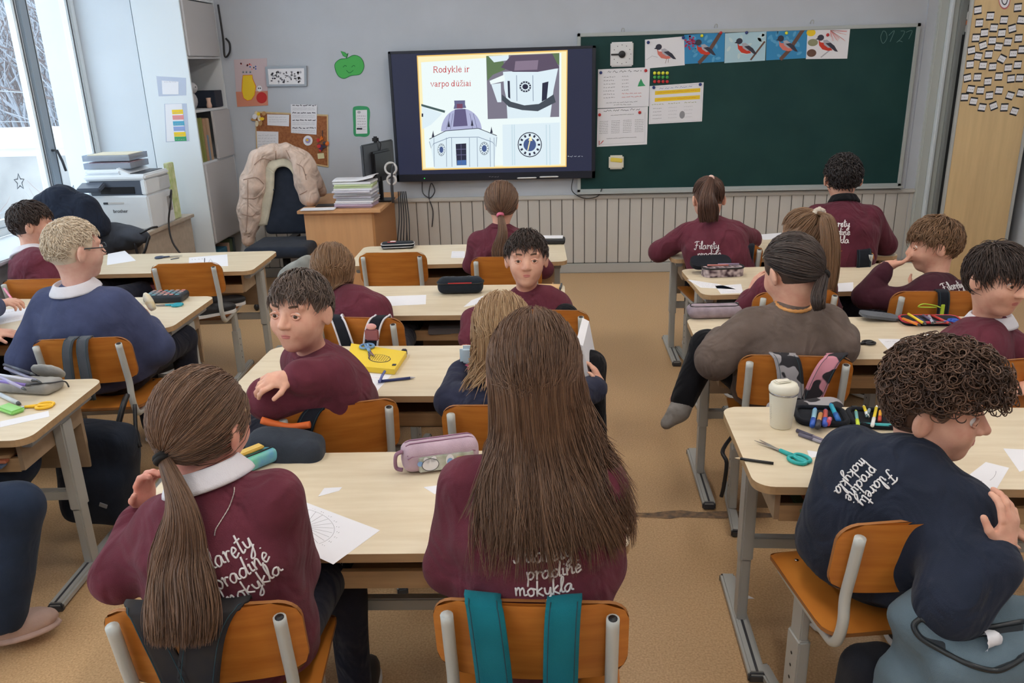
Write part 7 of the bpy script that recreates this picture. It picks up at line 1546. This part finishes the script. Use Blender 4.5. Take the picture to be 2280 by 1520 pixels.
strap('R2R', .01, .05, BLKW, 'dark strap carrying the green loop on the right second chair'); strap('R1L', -.02, .055, BLKW, 'black strap on the chair below the chalkboard, left of two', grp='black straps at the chalkboard'); strap('R1L', .12, .05, BLKW, 'black strap on the chair below the chalkboard, right of two', skew=-.06, grp='black straps at the chalkboard')
strap('L2R', -.02, .04, GRYW, 'grey strap on the chair of the blond boy, left of two', skew=-.06, grp='grey straps'); strap('L2R', .03, .045, GRYW, 'grey strap on the chair of the blond boy, right of two', skew=-.02, grp='grey straps')
strap('R1R', .13, .08, BLKW, 'dark strap on the chair of the boy kneeling up')
strap('C3L', -.05, .06, BLKW, 'dark strap beside the orange band on the folded arms chair', skew=-.2)
b = MB(); q = CHAIRS['R2R'].location; GL_ = plastic('lime_loop', (176, 206, 60), .5); a_ = aty(2095, 685, 3.53); b.tube(spline([a_, a_+Vector((-.03, -.004, .012)), a_+Vector((-.08, -.006, .02)), a_+Vector((-.1, -.006, .008)), a_+Vector((-.07, -.004, .004)), a_+Vector((-.02, 0, .002))], 5), .003, GL_, 6); b.box(a_+Vector((.008, 0, -.01)), (.016, .006, .05), GL_, None, .002); b.build('key_loop', label='lime green loop tag hanging on the right second chair', cat='tag')
b = MB(); a_ = [aty(*p_, 2.27) for p_ in ((582, 935), (640, 950), (690, 945))]; b.tube(spline(a_, 6), .012, plastic('orange_band', (226, 110, 50), .6), 8); b.build('handle_band', label='orange band handle under the folded arms', cat='handle')
b = MB(); a_ = aty(828, 745, 3.16); b.box(a_, (.06, .012, .05), mat('rose_tag', (150, 90, 96), .8), Matrix.Rotation(-.1, 4, 'Z'), .008); b.ell(a_+Vector((0, 0, .035)), (.022, .008, .014), mat('pink_tag', (226, 170, 170), .8)); b.build('bag_tag', label='rose coloured bag tag between the white piped straps', cat='tag')
def bag(name, lab, prims, mt, fold=.008, seed=1, h=.012, cat='backpack', fq=22):
    lo = np.min([np.array(p[0])-max(p[2]) for p in prims], 0)-.05; hi = np.max([np.array(p[0])+max(p[2]) for p in prims], 0)+.05; F = Field(lo, hi, h)
    for c, M_, r_ in prims: F.slab(c, M_, r_, min(r_)*.7, .04)
    V, Fc = F.mesh(3); V = V+normals(V, Fc)*(folds(V, seed, fq)*fold)[:, None]; return tag(big_mesh(name, V, Fc, [mt]), lab, cat)
I3 = np.eye(3); RZ = lambda a: np.array(Matrix.Rotation(a, 3, 'Z')); RY = lambda a: np.array(Matrix.Rotation(a, 3, 'Y')); RX = lambda a: np.array(Matrix.Rotation(a, 3, 'X'))
bg_ = bag('backpack', 'black backpack hanging low behind the chair of the blond boy', [(aty(222, 1040, 2.86), RY(.12), (.15, .08, .19)), (aty(215, 1100, 2.8), RY(.12), (.13, .07, .12))], fabric('black_backpack', (36, 42, 54), .012), seed=51)
b = MB(); b.tube(spline([aty(262, 950, 2.9), aty(275, 900, 2.95), aty(283, 880, 3.0)], 5), .012, BLACK, 6); b.tube(spline([aty(300, 900, 2.95), aty(303, 960, 2.9), aty(312, 995, 2.88)], 5), .008, BLACK, 6); b.build('strap', bg_)
MB().box(aty(230, 1125, 2.7), (.03, .004, .016), mat('grey_tag', (130, 134, 140), .5), Matrix.Rotation(.4, 4, 'Y')).build('logo_patch', bg_)
bag('backpack', 'dark grey backpack hanging on the chair with folded arms', [(aty(640, 1035, 2.2), RY(.1), (.12, .06, .11))], fabric('anthracite_bag', (58, 64, 74), .015), seed=52)
bag('backpack', 'light grey bag leaning beside the light brown hair at the second middle desk', [(aty(668, 612, 3.75), RY(-.5), (.1, .06, .07))], fabric('grey_bag', (150, 152, 148), .01), seed=53)
bag('backpack', 'dark patterned backpack under the camouflage straps', [(aty(1790, 935, 2.57), I3, (.13, .05, .07))], CAMO, seed=54)
bag('backpack', 'teal backpack hanging below the two teal straps', [((-.06, 1.235, .40), RZ(-.02), (.15, .06, .16))], fabric('dark_teal_bag', (30, 66, 72), .01), seed=55)
bag('backpack', 'black patterned backpack hanging under the ponytail', [((-.72, 1.205, .40), RZ(.1), (.15, .06, .16))], PATT, seed=56)
BLUEG = fabric('blue_grey_canvas', (104, 122, 134), .012, .06)
c0 = Vector((1.03, 1.545, .42))
gb = bag('backpack', 'big blue grey bag with open black zip at the bottom right corner', [((1.02, 1.56, .40), RZ(.2) @ RY(-.12), (.21, .10, .19)), ((.9, 1.6, .56), RZ(.3) @ RY(-.6), (.12, .05, .09)), ((1.2, 1.52, .34), RZ(.2), (.2, .12, .2)), ((.86, 1.6, .27), RZ(.35), (.13, .07, .2)), ((.88, 1.62, .5), RZ(.35) @ RY(-.45), (.1, .05, .14))], BLUEG, .01, 57, .011, fq=14)
bv = BVHTree.FromPolygons([v.co for v in gb.data.vertices], [tuple(p_.vertices) for p_ in gb.data.polygons])
def onbag(px):
    d = Vector(_ray(*px)).normalized(); h_, n_, _, _ = bv.ray_cast(Vector((0, 0, CH)), d); return h_+n_*.003 if h_ is not None else None
zl = [(2050, 1378), (2035, 1392), (2050, 1418), (2100, 1450), (2160, 1480), (2215, 1492), (2250, 1480), (2278, 1462)]; zl2 = [(2050, 1378), (2080, 1388), (2130, 1400), (2200, 1398), (2278, 1385)]
for ln in (zl, zl2):
    pp = [onbag(q) for q in ln]; pp = [q for q in pp if q is not None]
    if len(pp) > 2: MB().tube(spline(pp, 5), .006, plastic('rubber_zip', (30, 36, 42), .35), 8).build('zip', gb)
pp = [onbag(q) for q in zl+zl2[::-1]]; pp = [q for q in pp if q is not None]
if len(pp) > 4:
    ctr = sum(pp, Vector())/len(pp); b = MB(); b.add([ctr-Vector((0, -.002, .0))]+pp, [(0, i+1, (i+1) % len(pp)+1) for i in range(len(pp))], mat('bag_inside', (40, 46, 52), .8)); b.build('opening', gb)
MB().span((.52, 1.75, .0), (.56, 1.76, .0), BLACK) if False else None
b = MB(); q = aty(1800, 1500, 1.7)
bag('backpack', 'black lower part of a bag between chair leg and blue grey bag', [((.76, 1.66, .22), RZ(.15), (.07, .06, .2))], BLKW, seed=58)
# black strap under the taupe chair seat
MB().tube(spline([CHAIRS['R3L'].location+Vector((-.165, -.05, SEATZ-.02)), aty(1610, 1000, 2.8), aty(1618, 1030, 2.75), aty(1612, 1080, 2.75), aty(1606, 1105, 2.75)], 5), .008, BLACK, 6).build('strap', label='black strap dangling beside the cream cup desk leg', cat='strap')
b = MB(); b.box((-.2, 3.12, .3), (.02, .02, .02), BLACK) if False else None

F = Field((.9, 1.2, .3), (1.5, 1.8, .9), .008); hp_ = [onbag(q) for q in ((2140, 1452), (2175, 1448), (2205, 1432))]
if all(h is not None for h in hp_):
    for h in hp_: F.ell(h+Vector((0, .004, .006)), np.eye(3), (.026, .02, .022), .01)
    V, Fc = F.mesh(1); V = V+normals(V, Fc)*(folds(V, 61, 90)*.006)[:, None]; tag(big_mesh('tissue', V, Fc, [PAPER]), 'crumpled white tissue in the opening of the blue grey bag', 'tissue')
